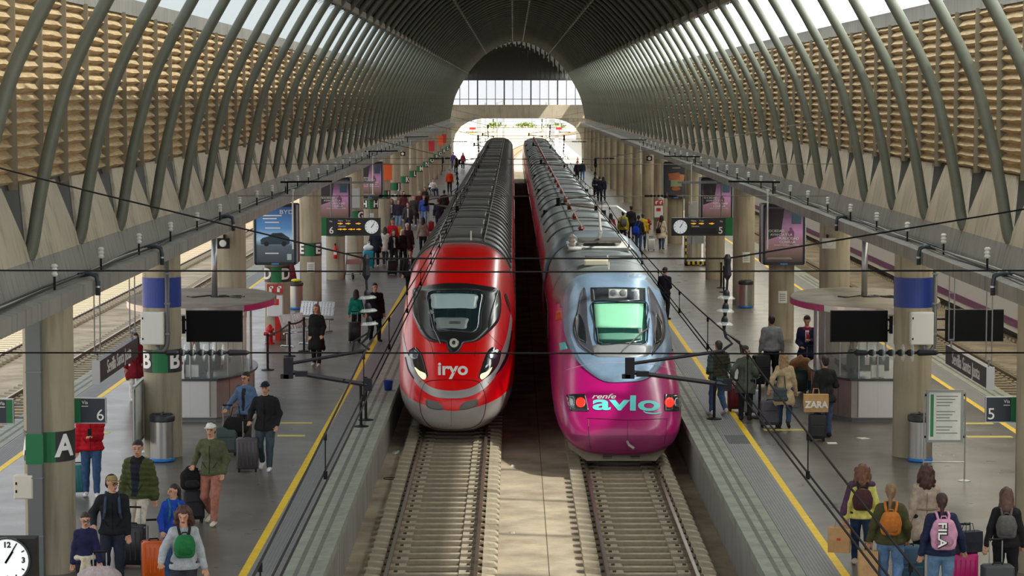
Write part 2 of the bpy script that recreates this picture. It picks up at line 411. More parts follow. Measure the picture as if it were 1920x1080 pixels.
for i in range(nw):
    x0 = wx0+(wx1-wx0)*i/nw; x1 = wx0+(wx1-wx0)*(i+1)/nw
    p = MB(); p.box(x0+0.04, x1-0.04, Y1H+0.1, Y1H+0.13, 6.4, 9.15); p.build('window_pane', PANE, wall_end)
    thick = 0.07 if i % 3 == 0 else 0.035
    p = MB(); p.box(x0-thick, x0+thick, Y1H-0.05, Y1H+0.2, 6.4, 9.15); p.build('mullion', MULL, wall_end)
p = MB(); p.box(wx0, wx1, Y1H-0.08, Y1H+0.2, 9.1, 9.22); p.build('transom', MULL, wall_end)
p = MB(); p.box(wx0, wx1, Y1H+0.05, Y1H+0.15, 7.0, 7.06); p.build('transom', MULL, wall_end)
# ------------------------------------------------------------------ track bed and platforms
ZR = -0.78; ZB = -1.0
bed = MB(); bed.box(-60, 45, 8, 700, ZB-0.2, ZB); fl = bed.build('floor', BED); fl['kind'] = 'structure'
j = MB(); j.box(0.62, 0.635, 20, 260, ZB, ZB+0.004); j.build('slab_joint', plain(96,84,70,0.9), fl)
def platform(name, xa, xb):
    """xa: edge facing the middle tracks, xb: outer edge"""
    P = struct(name); s = 1 if xb > xa else -1
    m = MB(); x0, x1 = sorted((xa+s*0.02, xb-s*0.02)); m.box(x0, x1, 14, 262, ZB, -0.012); m.build('slab', LEDGE, P)
    m = MB(); x0, x1 = sorted((xa+s*1.25, xb-s*1.25)); m.box(x0, x1, 14, 262, -0.012, 0.0); m.build('paving', FLOOR, P)
    for e, q in ((xa, s), (xb, -s)):
        X = lambda d: e+q*d
        # edge stones, 2.4 m long, parts near the camera
        em = None; y = 15.6; k = 0
        while y < 262:
            L_ = 2.4 if y < 95 else 166.8
            if L_ > 10: L_ = 262-y
            if L_ < 3:
                if em is None:
                    mm = MB(); x0, x1 = sorted((X(-0.03), X(0.585))); mm.box(x0, x1, 0.006, 2.394, -0.16, 0.002)
                    mm.mi = 1
                    for d in (0.16, 0.36):
                        x0, x1 = sorted((X(d), X(d+0.07))); mm.box(x0, x1, 0.006, 2.394, 0.0, 0.0045)
                    em = mm.build('edge_stone', [EDGE, EDGE_DARK], P, loc=(0,y,0)).data
                else: share('edge_stone', em, P, (0,y,0))
            else:
                mm = MB(); x0, x1 = sorted((X(-0.03), X(0.585))); mm.box(x0, x1, y, y+L_, -0.16, 0.002); o = mm.build('edge_stone_run', EDGE, P); o['kind'] = 'stuff'
            y += L_
        # ribbed tactile paving
        m = MB(); x0, x1 = sorted((X(0.6), X(1.12))); m.box(x0, x1, 14, 262, -0.012, 0.0)
        for i in range(9):
            c = X(0.645+0.052*i); m.box(c-0.012, c+0.012, 14, 170, 0.0, 0.006)
        m.build('ribbed_strip', TACT, P)
        m = MB(); x0, x1 = sorted((X(1.12), X(1.25))); m.box(x0, x1, 14, 262, -0.012, 0.003); m.build('yellow_line', YELLOW, P)
    return P
PL = platform('platform_left', -2.9, -11.15)
PR = platform('platform_right', 3.84, 12.05)
for par, pts in ((PL, [((525,793),(585,793)),((520,817),(572,817)),((150,786),(198,786)),((150,812),(205,812))]), (PR, [((1808,794),(1862,794)),((1812,819),(1898,819)),((1432,806),(1512,806))])):
    for (a, b) in pts:
        A, B = at(*a), at(*b); m = MB(); m.box(A.x, B.x, A.y-0.13, A.y+0.13, 0, 0.003); m.build('queue_mark', mat('pale_yellow_mark', (196,182,96), 0.7), par)
# manhole / repair patches in the tactile strip
for par, (u, v) in ((PR, (1382,824)),):
    c = at(u, v); m = MB(); m.box(c.x-0.22, c.x+0.22, c.y-0.6, c.y+0.6, 0, 0.008); m.build('hatch_plate', plain(86,86,88,0.7), par)
# ------------------------------------------------------------------ tracks
def sleeper_mesh():
    s = MB()
    for sg in (-1, 1):   # haunched end block
        x0, x1 = sorted((sg*0.46, sg*1.12))
        s.box(x0, x1, -0.155, 0.155, -0.2, -0.10)
        xa, xb = sorted((sg*0.86, sg*1.12))
        s.rings([[(xa,-0.15,-0.10),(xb,-0.15,-0.10),(xb,0.15,-0.10),(xa,0.15,-0.10)], [(xa,-0.11,-0.03),(xb-0.06*max(sg,0),-0.11,-0.05),(xb-0.06*max(sg,0),0.11,-0.05),(xa,0.11,-0.03)]], cap=True)
    s.box(-0.46, 0.46, -0.085, 0.085, -0.2, -0.125)
    s.mi = 1
    for sg in (-1, 1):
        for d in (-0.1, 0.1): s.box(sg*0.7175+d-0.03, sg*0.7175+d+0.03, -0.035, 0.035, -0.1, -0.075)
    return s
sl = sleeper_mesh(); CLIP = plain(70,58,46,0.7)
sl_me = bpy.data.meshes.new('sleeper'); sl_me.from_pydata(sl.v, [], sl.f); sl_me.materials.append(SLEEPER); sl_me.materials.append(CLIP); sl_me.polygons.foreach_set('material_index', sl.m)
def track(xc, ya, yb, label, ysl):
    T = thing('railway_track', label, 'track', (xc, ya, ZR))
    for sg in (-1, 1):
        m = MB(); c = sg*0.7525
        m.box(c-0.07, c+0.07, 0, yb-ya, -0.17, -0.15); m.box(c-0.012, c+0.012, 0, yb-ya, -0.15, -0.035)
        m.box(c-0.036, c+0.036, 0, yb-ya, -0.04, -0.006); m.mi = 1; m.box(c-0.03, c+0.03, 0, yb-ya, -0.006, 0.0)
        m.build('rail', [RAIL, RAILTOP], T)
    m = MB(); m.box(-0.62, 0.62, 0, min(yb,262)-ya, -0.215, -0.205); m.box(-1.02,-0.8,0,min(yb,262)-ya,-0.215,-0.206); m.box(0.8,1.02,0,min(yb,262)-ya,-0.215,-0.206); m.build('ballast_dirt', mat('oily_dirt', (84,66,50), 0.95, var=0.3, scale=3), T)
    n = 0; y = 0.3
    while y < ysl-ya and n < 300: share('sleeper', sl_me, T, (0, y, 0)); y += 0.6; n += 1
    if ysl < yb:
        m = MB()
        while y < min(yb, 250)-ya:
            m.box(-1.12, 1.12, y-0.15, y+0.15, -0.2, -0.11); y += 0.6
        o = m.build('sleeper_row', SLEEPER, T); o['kind'] = 'stuff'
    return T
track(-1.39, 15, 268, 'railway track under the red train with a worn red inner rail', 58)
track(2.35, 15, 268, 'railway track under the magenta train', 54)
track(-12.75, 15, 420, 'outer railway track running close along the outer edge of the red train platform', 150)
track(-16.75, 15, 420, 'far outer railway track with rusty orange rails on sandy ground', 190)
rs = MB(); rs.box(13.2, 34, Y0H, Y1H, 5.5, 5.7); o = rs.build('ceiling_side_aisle', LEDGE); o['kind'] = 'structure'  # flat roof for the unseen neighbouring vault, added to keep this side dark
def translucent_only():
    m = bpy.data.materials.new('light_diffuser'); m.use_nodes = True; N = m.node_tree.nodes; L = m.node_tree.links; N.remove(N['Principled BSDF'])
    t = N.new('ShaderNodeBsdfTranslucent'); t.inputs[0].default_value = (0.75,0.75,0.72,1); L.new(t.outputs[0], N['Material Output'].inputs[0]); return m
rs = MB(); rs.box(8.3, 13.2, Y0H, Y1H, 5.58, 5.59); rs.build('added_diffuser_sheet', translucent_only(), o)  # unseen sheet added to pass soft daylight onto the platform
rs = MB(); rs.box(33.6, 34, Y0H, Y1H, ZB, 5.5); o = rs.build('wall_side_aisle', LEDGE); o['kind'] = 'structure'
track(13.65, 15, 420, 'dark empty railway track beside the outer edge of the magenta train platform', 120)
# ------------------------------------------------------------------ columns
COLY = [36.2 + 11.8*k for k in range(20)]
XL, XR = -7.05, 8.03; CR = 0.38
LET = 'ABCDEFGHIJKLMNOPQRST'
def cyl_text(s, size, R, ang, z, m, parent, name='letter'):
    """letter mesh bent round a column; ang measured from the -Y face, positive to +X"""
    me = text_mesh(s, size, 0.004, bold=size*0.03); me.materials.clear(); me.materials.append(m)
    bm = bmesh.new(); bm.from_mesh(me); bmesh.ops.triangulate(bm, faces=bm.faces); bmesh.ops.subdivide_edges(bm, edges=[e for e in bm.edges if e.calc_length() > 0.05], cuts=3); bmesh.ops.triangulate(bm, faces=bm.faces); bm.to_mesh(me); bm.free()
    for v in me.vertices:
        a = ang + v.co.x/R; r = R+0.008+v.co.z
        v.co = Vector((r*math.sin(a), -r*math.cos(a), z+v.co.y))
    return link(name, me, parent)
def cyl_band(z0, z1, a0, a1, R, m, parent, name):
    b = MB(); n = max(3, int(abs(a1-a0)/0.15))
    rings = []
    for i in range(n+1):
        a = lerp(a0, a1, i/n); s, c = math.sin(a), -math.cos(a)
        rings.append([(R*s, R*c, z0), ((R+0.008)*s, (R+0.008)*c, z0), ((R+0.008)*s, (R+0.008)*c, z1), (R*s, R*c, z1)])
    b.rings(rings, cap=True); return b.build(name, m, parent)
def column(x, y, label, letter=None, blue=False, ztop=4.16):
    C = thing('column', label, 'column', (x, y, 0))
    m = MB(); m.lathe([(CR,0),(CR,ztop)], n=28); m.build('shaft', CONC_COL, C, smooth=True, auto=40)
    if letter:
        cyl_band(1.72, 2.18, -0.42, 0.42, CR, GREEN, C, 'green_band')
        cyl_band(1.72, 2.18, 0.42, 2.3, CR, SIGNBLK, C, 'dark_band'); cyl_band(1.72, 2.18, -2.3, -0.42, CR, SIGNBLK, C, 'dark_band')
        for a in (-0.82, 0.82): cyl_text(letter, 0.46, CR+0.008, a, 1.95, WTXT, C)
    if blue: cyl_band(3.02, 3.62, -PI, PI, CR, BLUE, C, 'blue_band')
    return C
def notice(C, z=1.5, a=0.1, w=0.26, h=0.36):
    cyl_band(z, z+h, a-w/2/CR, a+w/2/CR, CR+0.002, WHITE, C, 'notice')
    for i in range(4): cyl_band(z+h*0.2+i*h*0.17, z+h*0.2+i*h*0.17+0.02, a-w*0.35/CR, a+w*0.3/CR, CR+0.006, plain(120,120,120), C, 'printed_line')
left_cols = []; right_cols = []
for k, y in enumerate(COLY):
    l = LET[k]
    big = k < 18
    extra = {0: ' beside a grey square duct', 1: ' and a blue band near the top', 3: ' under a lit car poster', 5: ' under a purple poster'}.get(k, '')
    c = column(XL, y, 'round concrete column lettered %s with green and dark band%s' % (l, extra) , letter=l, blue=(k == 1))
    left_cols.append(c)
    if k in (4, 7, 9): notice(c, 1.15)
Rlab = {0: 'plain concrete column at the edge beside the hanging number 5 sign', 1: 'round concrete column with blue band, white cabinet and grey pipe on the magenta train side',
        2: 'round concrete column behind the purple rimmed kiosk with a loudspeaker', 3: 'round concrete column under a purple poster with a white notice',
        4: 'round concrete column with a notice and a steel bin at its foot', 5: 'plain concrete column between the purple poster and the number 5 display', 6: 'concrete column with a grey cabinet near the number 5 display'}
for k, y in enumerate(COLY):
    c = column(XR, y, Rlab.get(k, 'plain round concrete column in the far row beyond the fire cabinet'), blue=(k == 1))
    if k > 6: c['group'] = 'far columns along the magenta train platform'
    right_cols.append(c)
    if k in (3, 4, 6, 8): notice(c, 1.1 if k == 3 else 1.5, 0.0 if k != 4 else 0.15)
# coloured hanging flags on far left columns
for k, col in ((8,(222,92,34)),(14,(180,34,40)),(16,(222,92,34)),(17,(190,34,40))):
    c = left_cols[k]; z = 2.75
    b = MB(); b.box(0.1-0.32, 0.1+0.3, -0.62, -0.58, z, z+0.85); o = b.build('hanging_banner', plain(*col), None, loc=(XL+0.1, COLY[k]+0.0, 0))
    b = MB(); b.box(-0.2,0.4,-0.62,-0.38,z+0.85,z+0.88); b.build('bracket', GREY, o)
    tag(o, ('orange' if col[0] == 222 else 'dark red') + ' flag panel on the column lettered ' + LET[k], 'banner')
# left column I has a dark band numbered 1 on its track side
# grey square duct, box and strap at column A
d = thing('cable_duct', 'grey square steel duct running up the column lettered A', 'duct', (XL-0.12, COLY[0]-0.48, 0))
m = MB(); m.box(-0.11,0.11,-0.08,0.08,0,4.14); m.build('duct_body', plain(104,108,106,0.5), d)
for z in (0.62, 1.5, 3.1): 
    m = MB(); m.box(-0.12,0.12,-0.09,0.09,z,z+0.02); m.build('strap', GREY, d)
d2 = MB(); d2.box(-0.13,0.13,-0.085,-0.08,1.72,2.18); d2.build('green_band', GREEN, d)
def cabinet(x, y, z0, z1, w, label, dep=0.18, m_=CREAM):
    C = thing('wall_cabinet', label, 'cabinet', (x, y, 0))
    m = MB(); m.rbox(-w/2, w/2, -dep/2, dep/2, z0, z1, 0.02); m.build('body', m_, C)
    m = MB(); m.box(-w/2+0.02, w/2-0.02, -dep/2-0.012, -dep/2, z0+0.02, z1-0.02); o = m.build('door', m_, C)
    for z in (z0+0.12, z1-0.12):
        q = MB(); q.box(-w/2+0.03, -w/2+0.055, -dep/2-0.02, -dep/2-0.012, z-0.02, z+0.02); q.build('lock', BLACK, o)
    return C
p = atY(46, 912, COLY[0]-0.48); cabinet(p.x, p.y, p.z-0.18, p.z+0.18, 0.29, 'small cream cabinet on the column lettered A')
for sgn, cx, lab in ((-1, XL, 'white cabinet on the blue banded column lettered B'), (1, XR, 'white cabinet on the blue banded column beside the information board')):
    xo = -0.12 if sgn < 0 else 0.1
    cabinet(cx+xo, COLY[1]-CR-0.06, 2.3, 2.95, 0.46, lab, m_=WHITE)
    P = thing('conduit', 'grey conduit bending under the cabinet of the column lettered B' if sgn < 0 else 'grey conduit beside the cabinet on the blue banded column by the information board', 'pipe', (cx+(0.17 if sgn<0 else 0.36), COLY[1]-CR-0.06, 0))
    m = MB(); m.tube([(0,0,4.14),(0,0,2.35),(-0.02,-0.01,2.24),(-0.08,-0.02,2.17),(-0.16,-0.02,2.16),(-0.2,-0.02,2.2),(-0.2,-0.02,2.29)], 0.045, n=8); m.build('pipe', plain(96,98,98,0.4), P, smooth=True)
    for z in (2.5, 3.1, 3.7):
        m = MB(); m.box(-0.055,0.055,-0.055,0.055,z,z+0.03); m.build('clip', GREY, P)
# loudspeakers and clock-like horns on columns
def speaker(x, y, z, label, m_):
    S = thing('loudspeaker', label, 'loudspeaker', (x, y, z))
    m = MB(); m.rings([[(-0.17,-0.2,-0.13),(0.17,-0.2,-0.13),(0.17,-0.2,0.13),(-0.17,-0.2,0.13)],[(-0.1,0.1,-0.08),(0.1,0.1,-0.08),(0.1,0.1,0.08),(-0.1,0.1,0.08)]], cap=True); m.build('horn', m_, S)
    m = MB(); m.lathe([(0.09,0),(0.07,0.02)], n=14); o = m.build('cone', WHITE, S); o.rotation_euler = (PI/2,0,0); o.location = (0,-0.2,0)
    m = MB(); m.box(-0.02,0.02,0.05,0.22,-0.02,0.2); m.build('bracket', BLACK, S)
for (k, x, lab, mm) in ((2, XL-0.1, 'black loudspeaker on the column behind the kiosk by the column lettered B', BLACK), (2, XR-0.25, 'cream loudspeaker on the column behind the magenta rimmed kiosk', CREAM),
                    (10, XL, 'small black loudspeaker on the column lettered K', BLACK), (9, XR, 'small black loudspeaker on a far column of the magenta train platform', BLACK)):
    speaker(x, COLY[k]-CR-0.2, 3.62, lab, mm)
# far cabinets on columns
p = MB(); cabinet(XR-0.05, COLY[6]-CR-0.08, 1.9, 2.6, 0.42, 'grey cabinet on a column beyond the number 5 display', m_=plain(170,174,172))
cabinet(XL+0.05, COLY[6]-CR-0.08, 2.3, 3.2, 0.42, 'pale grey cabinet on the column lettered G', m_=plain(170,174,172))
# ------------------------------------------------------------------ advertising light boxes on columns
def lightbox(x, y, label, art):
    A = thing('advertising_lightbox', label, 'billboard', (x, y, 0))
    z0, z1, w, dp = 2.28, 4.02, 1.18, 0.62
    m = MB()
    for s in (-1, 1): m.box(s*w/2-0.03, s*w/2+0.03, -dp, dp-0.02, z0, z1)
    m.box(-w/2, w/2, -dp, dp-0.02, z1-0.05, z1+0.02); m.box(-w/2, w/2, -dp, dp-0.02, z0-0.03, z0+0.05)
    m.build('frame', mat('lightbox_frame', (40,44,48), 0.35, 0.4), A)
    m = MB(); m.box(-w/2+0.03, w/2-0.03, -dp+0.03, -dp+0.05, z0+0.05, z1-0.05); m.build('poster', art['bg'], A)
    for s in (-1, 1):
        m = MB(); m.box(s*(w/2+0.05)-0.02, s*(w/2+0.05)+0.02, -dp+0.1, -dp+0.2, z0, z1); m.build('side_rail', ALU, A)
    m = MB(); m.box(-0.11,0.11,-dp-0.012,-dp,z0-0.02,z0+0.03); m.build('maker_plate', plain(70,130,190), A)
    art['draw'](A, -dp+0.028, z0, z1, w)
    return A
def flat(parent, name, poly, y, m):
    q = MB(); q.rings([[(a, y, b) for a, b in poly],[(a, y-0.003, b) for a, b in poly]], cap=True); return q.build(name, m, parent)
def ad_mat(name, stops, axis=2):
    m = bpy.data.materials.new(name); m.use_nodes = True; N = m.node_tree.nodes; L = m.node_tree.links; p = N['Principled BSDF']
    tc = N.new('ShaderNodeTexCoord'); sp = N.new('ShaderNodeSeparateXYZ'); L.new(tc.outputs['Generated'], sp.inputs[0])
    r = N.new('ShaderNodeValToRGB'); L.new(sp.outputs[axis], r.inputs[0])
    el = r.color_ramp.elements; el[0].position = stops[0][0]; el[0].color = rgb(*stops[0][1]); el[1].position = stops[-1][0]; el[1].color = rgb(*stops[-1][1])
    for pos, c in stops[1:-1]: e = el.new(pos); e.color = rgb(*c)
    L.new(r.outputs[0], p.inputs['Base Color']); L.new(r.outputs[0], p.inputs['Emission Color']); p.inputs['Emission Strength'].default_value = 0.25; p.inputs['Roughness'].default_value = 0.25
    return m
CAR_BG = ad_mat('car_poster_print', [(0,(44,52,58)),(0.3,(70,82,92)),(0.42,(150,176,196)),(0.6,(70,120,168)),(1,(24,62,112))])
def draw_car(A, y, z0, z1, w):
    z = z0+0.58
    flat(A, 'printed_car', [(-0.42,z),(-0.44,z+0.14),(-0.36,z+0.2),(-0.2,z+0.24),(-0.08,z+0.34),(0.2,z+0.35),(0.34,z+0.25),(0.42,z+0.2),(0.43,z+0.04),(0.38,z)], y, plain(40,66,80,0.4))
    flat(A, 'printed_car_window', [(-0.16,z+0.23),(-0.06,z+0.31),(0.18,z+0.32),(0.28,z+0.24)], y-0.004, plain(16,24,30,0.3))
    for x in (-0.26, 0.26):
        flat(A, 'printed_wheel', [(x+0.075*math.cos(i*PI/6), z+0.02+0.075*math.sin(i*PI/6)) for i in range(12)], y-0.006, plain(18,20,22))
    text('poster_lettering', 'BYD', 0.17, WTXT, A, (0.34, y-0.004, z1-0.2), sx=1.3)
    for zz, x0, x1 in ((1.42,-0.36,0.2),(1.33,-0.36,0.05),(1.22,-0.3,0.12),(1.05,-0.3,0.16),(0.3,-0.3,0.1)):
        flat(A, 'printed_line', [(x0,z0+zz),(x1,z0+zz),(x1,z0+zz+0.035),(x0,z0+zz+0.035)], y-0.004, WTXT)
    flat(A, 'printed_panel', [(0.35,z0+0.12),(0.48,z0+0.12),(0.48,z0+0.3),(0.35,z0+0.3)], y-0.004, plain(190,205,205))
PUR_BG = ad_mat('purple_poster_print', [(0,(40,32,30)),(0.12,(86,66,58)),(0.3,(120,90,92)),(0.55,(150,104,140)),(0.8,(90,60,84)),(1,(46,38,44))])
def draw_purple(A, y, z0, z1, w):
    flat(A, 'printed_shade', [(-w/2+0.05,z1-0.1),(0.0,z1-0.1),(-0.1,z0+0.85),(-w/2+0.05,z0+0.7)], y, plain(52,46,50))
    flat(A, 'printed_screen', [(0.22,z1-0.55),(0.5,z1-0.55),(0.5,z1-0.18),(0.22,z1-0.18)], y-0.003, plain(54,84,104))
    # two walking figures, generic
    for x, s, c in ((0.02,0.55,(176,140,168)),(0.2,0.5,(120,70,110))):
        zb = z0+0.55
        flat(A, 'printed_figure', [(x-0.06,zb),(x-0.02,zb+0.3*s),(x-0.1,zb+0.5*s),(x-0.08,zb+0.85*s),(x-0.03,zb+0.92*s),(x-0.05,zb+1.05*s),(x+0.03,zb+1.08*s),(x+0.05,zb+0.92*s),(x+0.1,zb+0.82*s),(x+0.09,zb+0.45*s),(x+0.04,zb+0.3*s),(x+0.1,zb)], y-0.004, plain(*c))
    for i, row in enumerate(((('SOCIEDAD',-0.25),),(('AVANZA',-0.2),('Y',0.06),('LA',0.18)),(('PUBLICIDAD',0.14),),(('CON',-0.02),('ELLA',0.22)))):
        for t_, x in row: text('poster_lettering', t_, 0.105, WTXT, A, (x, y-0.008, z0+0.98-0.11*i))
    flat(A, 'printed_line', [(-0.3,z0+0.56),(0.45,z0+0.56),(0.45,z0+0.57),(-0.3,z0+0.57)], y-0.008, WTXT)
    flat(A, 'printed_band', [(-0.5,z0+0.14),(0.25,z0+0.14),(0.2,z0+0.2),(-0.5,z0+0.2)], y-0.004, plain(150,140,132))
FOOD_BG = ad_mat('dark_food_poster_print', [(0,(60,40,26)),(0.15,(30,28,28)),(1,(24,24,28))])
def draw_food(A, y, z0, z1, w):
    for (x, z, c, r) in ((-0.1,1.05,(176,104,70),0.1),(0.12,1.0,(190,130,80),-0.12),(0.0,0.72,(140,160,120),0.0)):
        cs, sn = math.cos(r), math.sin(r)
        P = [(-0.27,-0.17),(0.27,-0.17),(0.27,0.17),(-0.27,0.17)]
        flat(A, 'printed_box', [(x+a*cs-b*sn, z0+z+a*sn+b*cs) for a, b in P], y-0.003*(1+z), plain(*c))
    flat(A, 'printed_bowl', [(0.22*math.cos(i*PI/8), z0+0.45+0.1*math.sin(i*PI/8)) for i in range(16)], y-0.004, plain(170,90,40))
    flat(A, 'printed_line', [(-0.2,z0+1.45),(0.2,z0+1.45),(0.2,z0+1.49),(-0.2,z0+1.49)], y-0.004, plain(160,160,160))
lightbox(XL, COLY[3], 'lit advertising box with a blue car poster on the column lettered D', dict(bg=CAR_BG, draw=draw_car))
lightbox(XL, COLY[5], 'purple poster light box above the number 6 display on the column lettered F', dict(bg=PUR_BG, draw=draw_purple))
lightbox(XL, COLY[7], 'purple poster light box on the column lettered H, farther than the display', dict(bg=PUR_BG, draw=draw_purple))
lightbox(XR, COLY[3], 'purple poster light box on a column behind the magenta rimmed kiosk', dict(bg=PUR_BG, draw=draw_purple))
lightbox(XR, COLY[5], 'purple poster light box directly above the number 5 display', dict(bg=PUR_BG, draw=draw_purple))
lightbox(XR, COLY[7], 'dark poster light box with stacked food boxes on a far column', dict(bg=FOOD_BG, draw=draw_food))
# ------------------------------------------------------------------ clocks
def clock_face(parent, x, y, z, R, hh, mm, digits=False):
    m = MB(); m.lathe([(R,0),(R,0.02)], n=28); f = m.build('clock_face', mat('clock_dial', (228,234,238), 0.4, emit=0.15), parent, loc=(x,y,z)); f.rotation_euler = (PI/2,0,0)
    for i in range(12):
        a = i*PI/6; r1 = R*(0.78 if i % 3 else 0.72)
        if digits and i in (0,3,9): continue
        q = MB(); c = (math.sin(a), math.cos(a)); pr = (c[1], -c[0]); w = R*0.03
        q.rings([[(c[0]*r1+pr[0]*w, c[1]*r1+pr[1]*w, 0.022),(c[0]*r1-pr[0]*w, c[1]*r1-pr[1]*w, 0.022),(c[0]*R*0.92-pr[0]*w, c[1]*R*0.92-pr[1]*w, 0.022),(c[0]*R*0.92+pr[0]*w, c[1]*R*0.92+pr[1]*w, 0.022)]]*1+[[(c[0]*r1+pr[0]*w, c[1]*r1+pr[1]*w, 0.026),(c[0]*r1-pr[0]*w, c[1]*r1-pr[1]*w, 0.026),(c[0]*R*0.92-pr[0]*w, c[1]*R*0.92-pr[1]*w, 0.026),(c[0]*R*0.92+pr[0]*w, c[1]*R*0.92+pr[1]*w, 0.026)]], cap=True)
        q.build('hour_mark', BLACK, f)
    for ang, ln, wd in ((2*PI*(hh % 12+mm/60)/12, 0.5, 0.05), (2*PI*mm/60, 0.78, 0.032)):
        q = MB(); c = (math.sin(ang), math.cos(ang)); pr = (c[1], -c[0]); w = R*wd
        rr = lambda z: [(c[0]*-0.15*R+pr[0]*w, c[1]*-0.15*R+pr[1]*w, z),(c[0]*-0.15*R-pr[0]*w, c[1]*-0.15*R-pr[1]*w, z),(c[0]*ln*R-pr[0]*w, c[1]*ln*R-pr[1]*w, z),(c[0]*ln*R+pr[0]*w, c[1]*ln*R+pr[1]*w, z)]
        q.rings([rr(0.028), rr(0.034)], cap=True); q.build('clock_hand', BLACK, f)
    if digits:
        for s_, dx, dz in (('12',0,0.72),('3',0.76,0),('9',-0.76,0)):
            t_ = text('clock_digit', s_, R*0.36, BLACK, f, (dx*R, dz*R, 0.024), rot=(0,0,0), bold=0.003)
    return f
# ------------------------------------------------------------------ departure displays
LED = mat('led_amber', (255,176,40), 0.5, emit=0.7)
def display(side, num):
    u0, u1 = ((600,713) if side < 0 else (1258,1374)); p = atY((u0+u1)/2, 425, 88.0)
    D = thing('departure_display', 'hanging departure display number 6 with its clock beside the red train' if num == '6' else 'hanging departure display number 5 with its clock beside the magenta train', 'display sign', (p.x, p.y, p.z))
    w, h = 2.24, 0.65
    m = MB(); m.box(-w/2, w/2, -0.12, 0.12, -h/2, h/2); m.build('housing', SIGNBLK, D)
    s = -1 if side < 0 else 1
    gx = s*(w/2-0.13)
    m = MB(); m.box(gx-0.135, gx+0.135, -0.135, -0.118, -h/2, h/2+0.02); m.build('green_panel', GREEN, D)
    text('platform_number', num, 0.34, WTXT, D, (s*(w/2-0.42)+(0.02 if s<0 else -0.02), -0.125, -0.14), bold=0.006)
    text('lettering', 'Vía', 0.09, WTXT, D, (s*(w/2-0.42), -0.125, 0.2))
    cx = -s*(w/2-0.32); clock_face(D, cx, -0.12, 0.0, 0.25, 1, 5)
    bx = 0.02*s; KX = 0.78
    for t_, x, z in (('Hora',-0.5,0.22),('Tren',-0.14,0.22),('Destino',-0.42,0.02)):
        text('lettering', t_, 0.085, WTXT, D, (bx+(x+0.08)*KX, -0.125, z))
    for x0, x1, z in ((-0.55,-0.25,0.12),(-0.18,0.08,0.12),(0.3,0.62,0.12)) + (((-0.55,-0.1,-0.09),(-0.05,0.28,-0.09),(0.32,0.62,-0.09)) if s < 0 else ()):
        x0 *= KX; x1 *= KX; n = int((x1-x0)/0.05); q = MB()
        for i in range(n):
            hgt = 0.012+0.009*((i*7) % 3); q.box(bx+x0+i*0.05, bx+x0+i*0.05+0.03, -0.124, -0.12, z-hgt, z+hgt)
        q.build('led_row', LED, D)
    for z in (-0.09, -0.21):
        q = MB(); q.box(bx-0.46, bx+0.5, -0.123, -0.12, z-0.05, z+0.05); q.build('led_window', plain(26,26,24,0.3), D)
    for x in (-0.7, 0.7):
        q = MB(); q.tube([(x,0,h/2),(x,0,4.1-p.z)], 0.02, n=6); q.build('hanger', GREY, D)
    q = MB(); q.box(min(0,s*1.2)-0.9, max(0,s*1.2)+0.9, -0.04, 0.04, 4.06-p.z, 4.14-p.z); q.build('hanger_beam', GREY, D)
display(-1, '6'); display(1, '5')
# ------------------------------------------------------------------ small platform number signs
def via_sign(u0, u1, v0, v1, num, side, label, Y, bracket):
    a, b = atY(u0, v0, Y), atY(u1, v1, Y); w = b.x-a.x; h = a.z-b.z
    S = thing('platform_sign', label, 'sign', ((a.x+b.x)/2, Y, (a.z+b.z)/2))
    m = MB(); m.box(-w/2, w/2, -0.03, 0.03, -h/2, h/2); m.build('panel', NAVY, S)
    m = MB(); e = 0.012
    m.box(-w/2-e, w/2+e, -0.034, 0.034, h/2, h/2+e); m.box(-w/2-e, w/2+e, -0.034, 0.034, -h/2-e, -h/2); m.box(w/2, w/2+e, -0.034, 0.034, -h/2, h/2); m.box(-w/2-e, -w/2, -0.034, 0.034, -h/2, h/2); m.build('frame', ALU, S)
    gx = side*(w/2-w*0.1)
    m = MB(); m.box(gx-w*0.1, gx+w*0.1, -0.036, -0.03, -h/2, h/2); m.build('green_panel', GREEN, S)
    sx = 1 if side < 0 else -1
    text('platform_number', num, 0.25, WTXT, S, (sx*w*0.34, -0.034, -h*0.2))
    text('lettering', 'Vía', 0.075, WTXT, S, (-sx*w*0.16 , -0.034, h*0.34))
    flat(S, 'printed_line', [(-sx*w*0.16-0.05,h*0.17),(-sx*w*0.16+0.05,h*0.17),(-sx*w*0.16+0.05,h*0.2),(-sx*w*0.16-0.05,h*0.2)], -0.032, WTXT)
    for z in (0.1, -0.1):
        m = MB(); sb = 1 if bracket[0] > S.location.x else -1; m.tube([(sb*w/2, 0.0, z), (bracket[0]-S.location.x, 0, z)], 0.018, n=6); m.build('bracket', GREY, S)
via_sign(140,198,747,792,'6',-1,'hanging sign with a white 6 beside the column lettered A',36.5,(XL+0.3,36.4))
via_sign(-36,25,749,793,'5',1,'partly hidden sign on the outer side of the column lettered A',36.5,(XL-0.3,36.4))
via_sign(1849,1906,745,790,'5',1,'hanging sign with a white 5 beyond the information board',36.5,(XR-0.2,36.4))
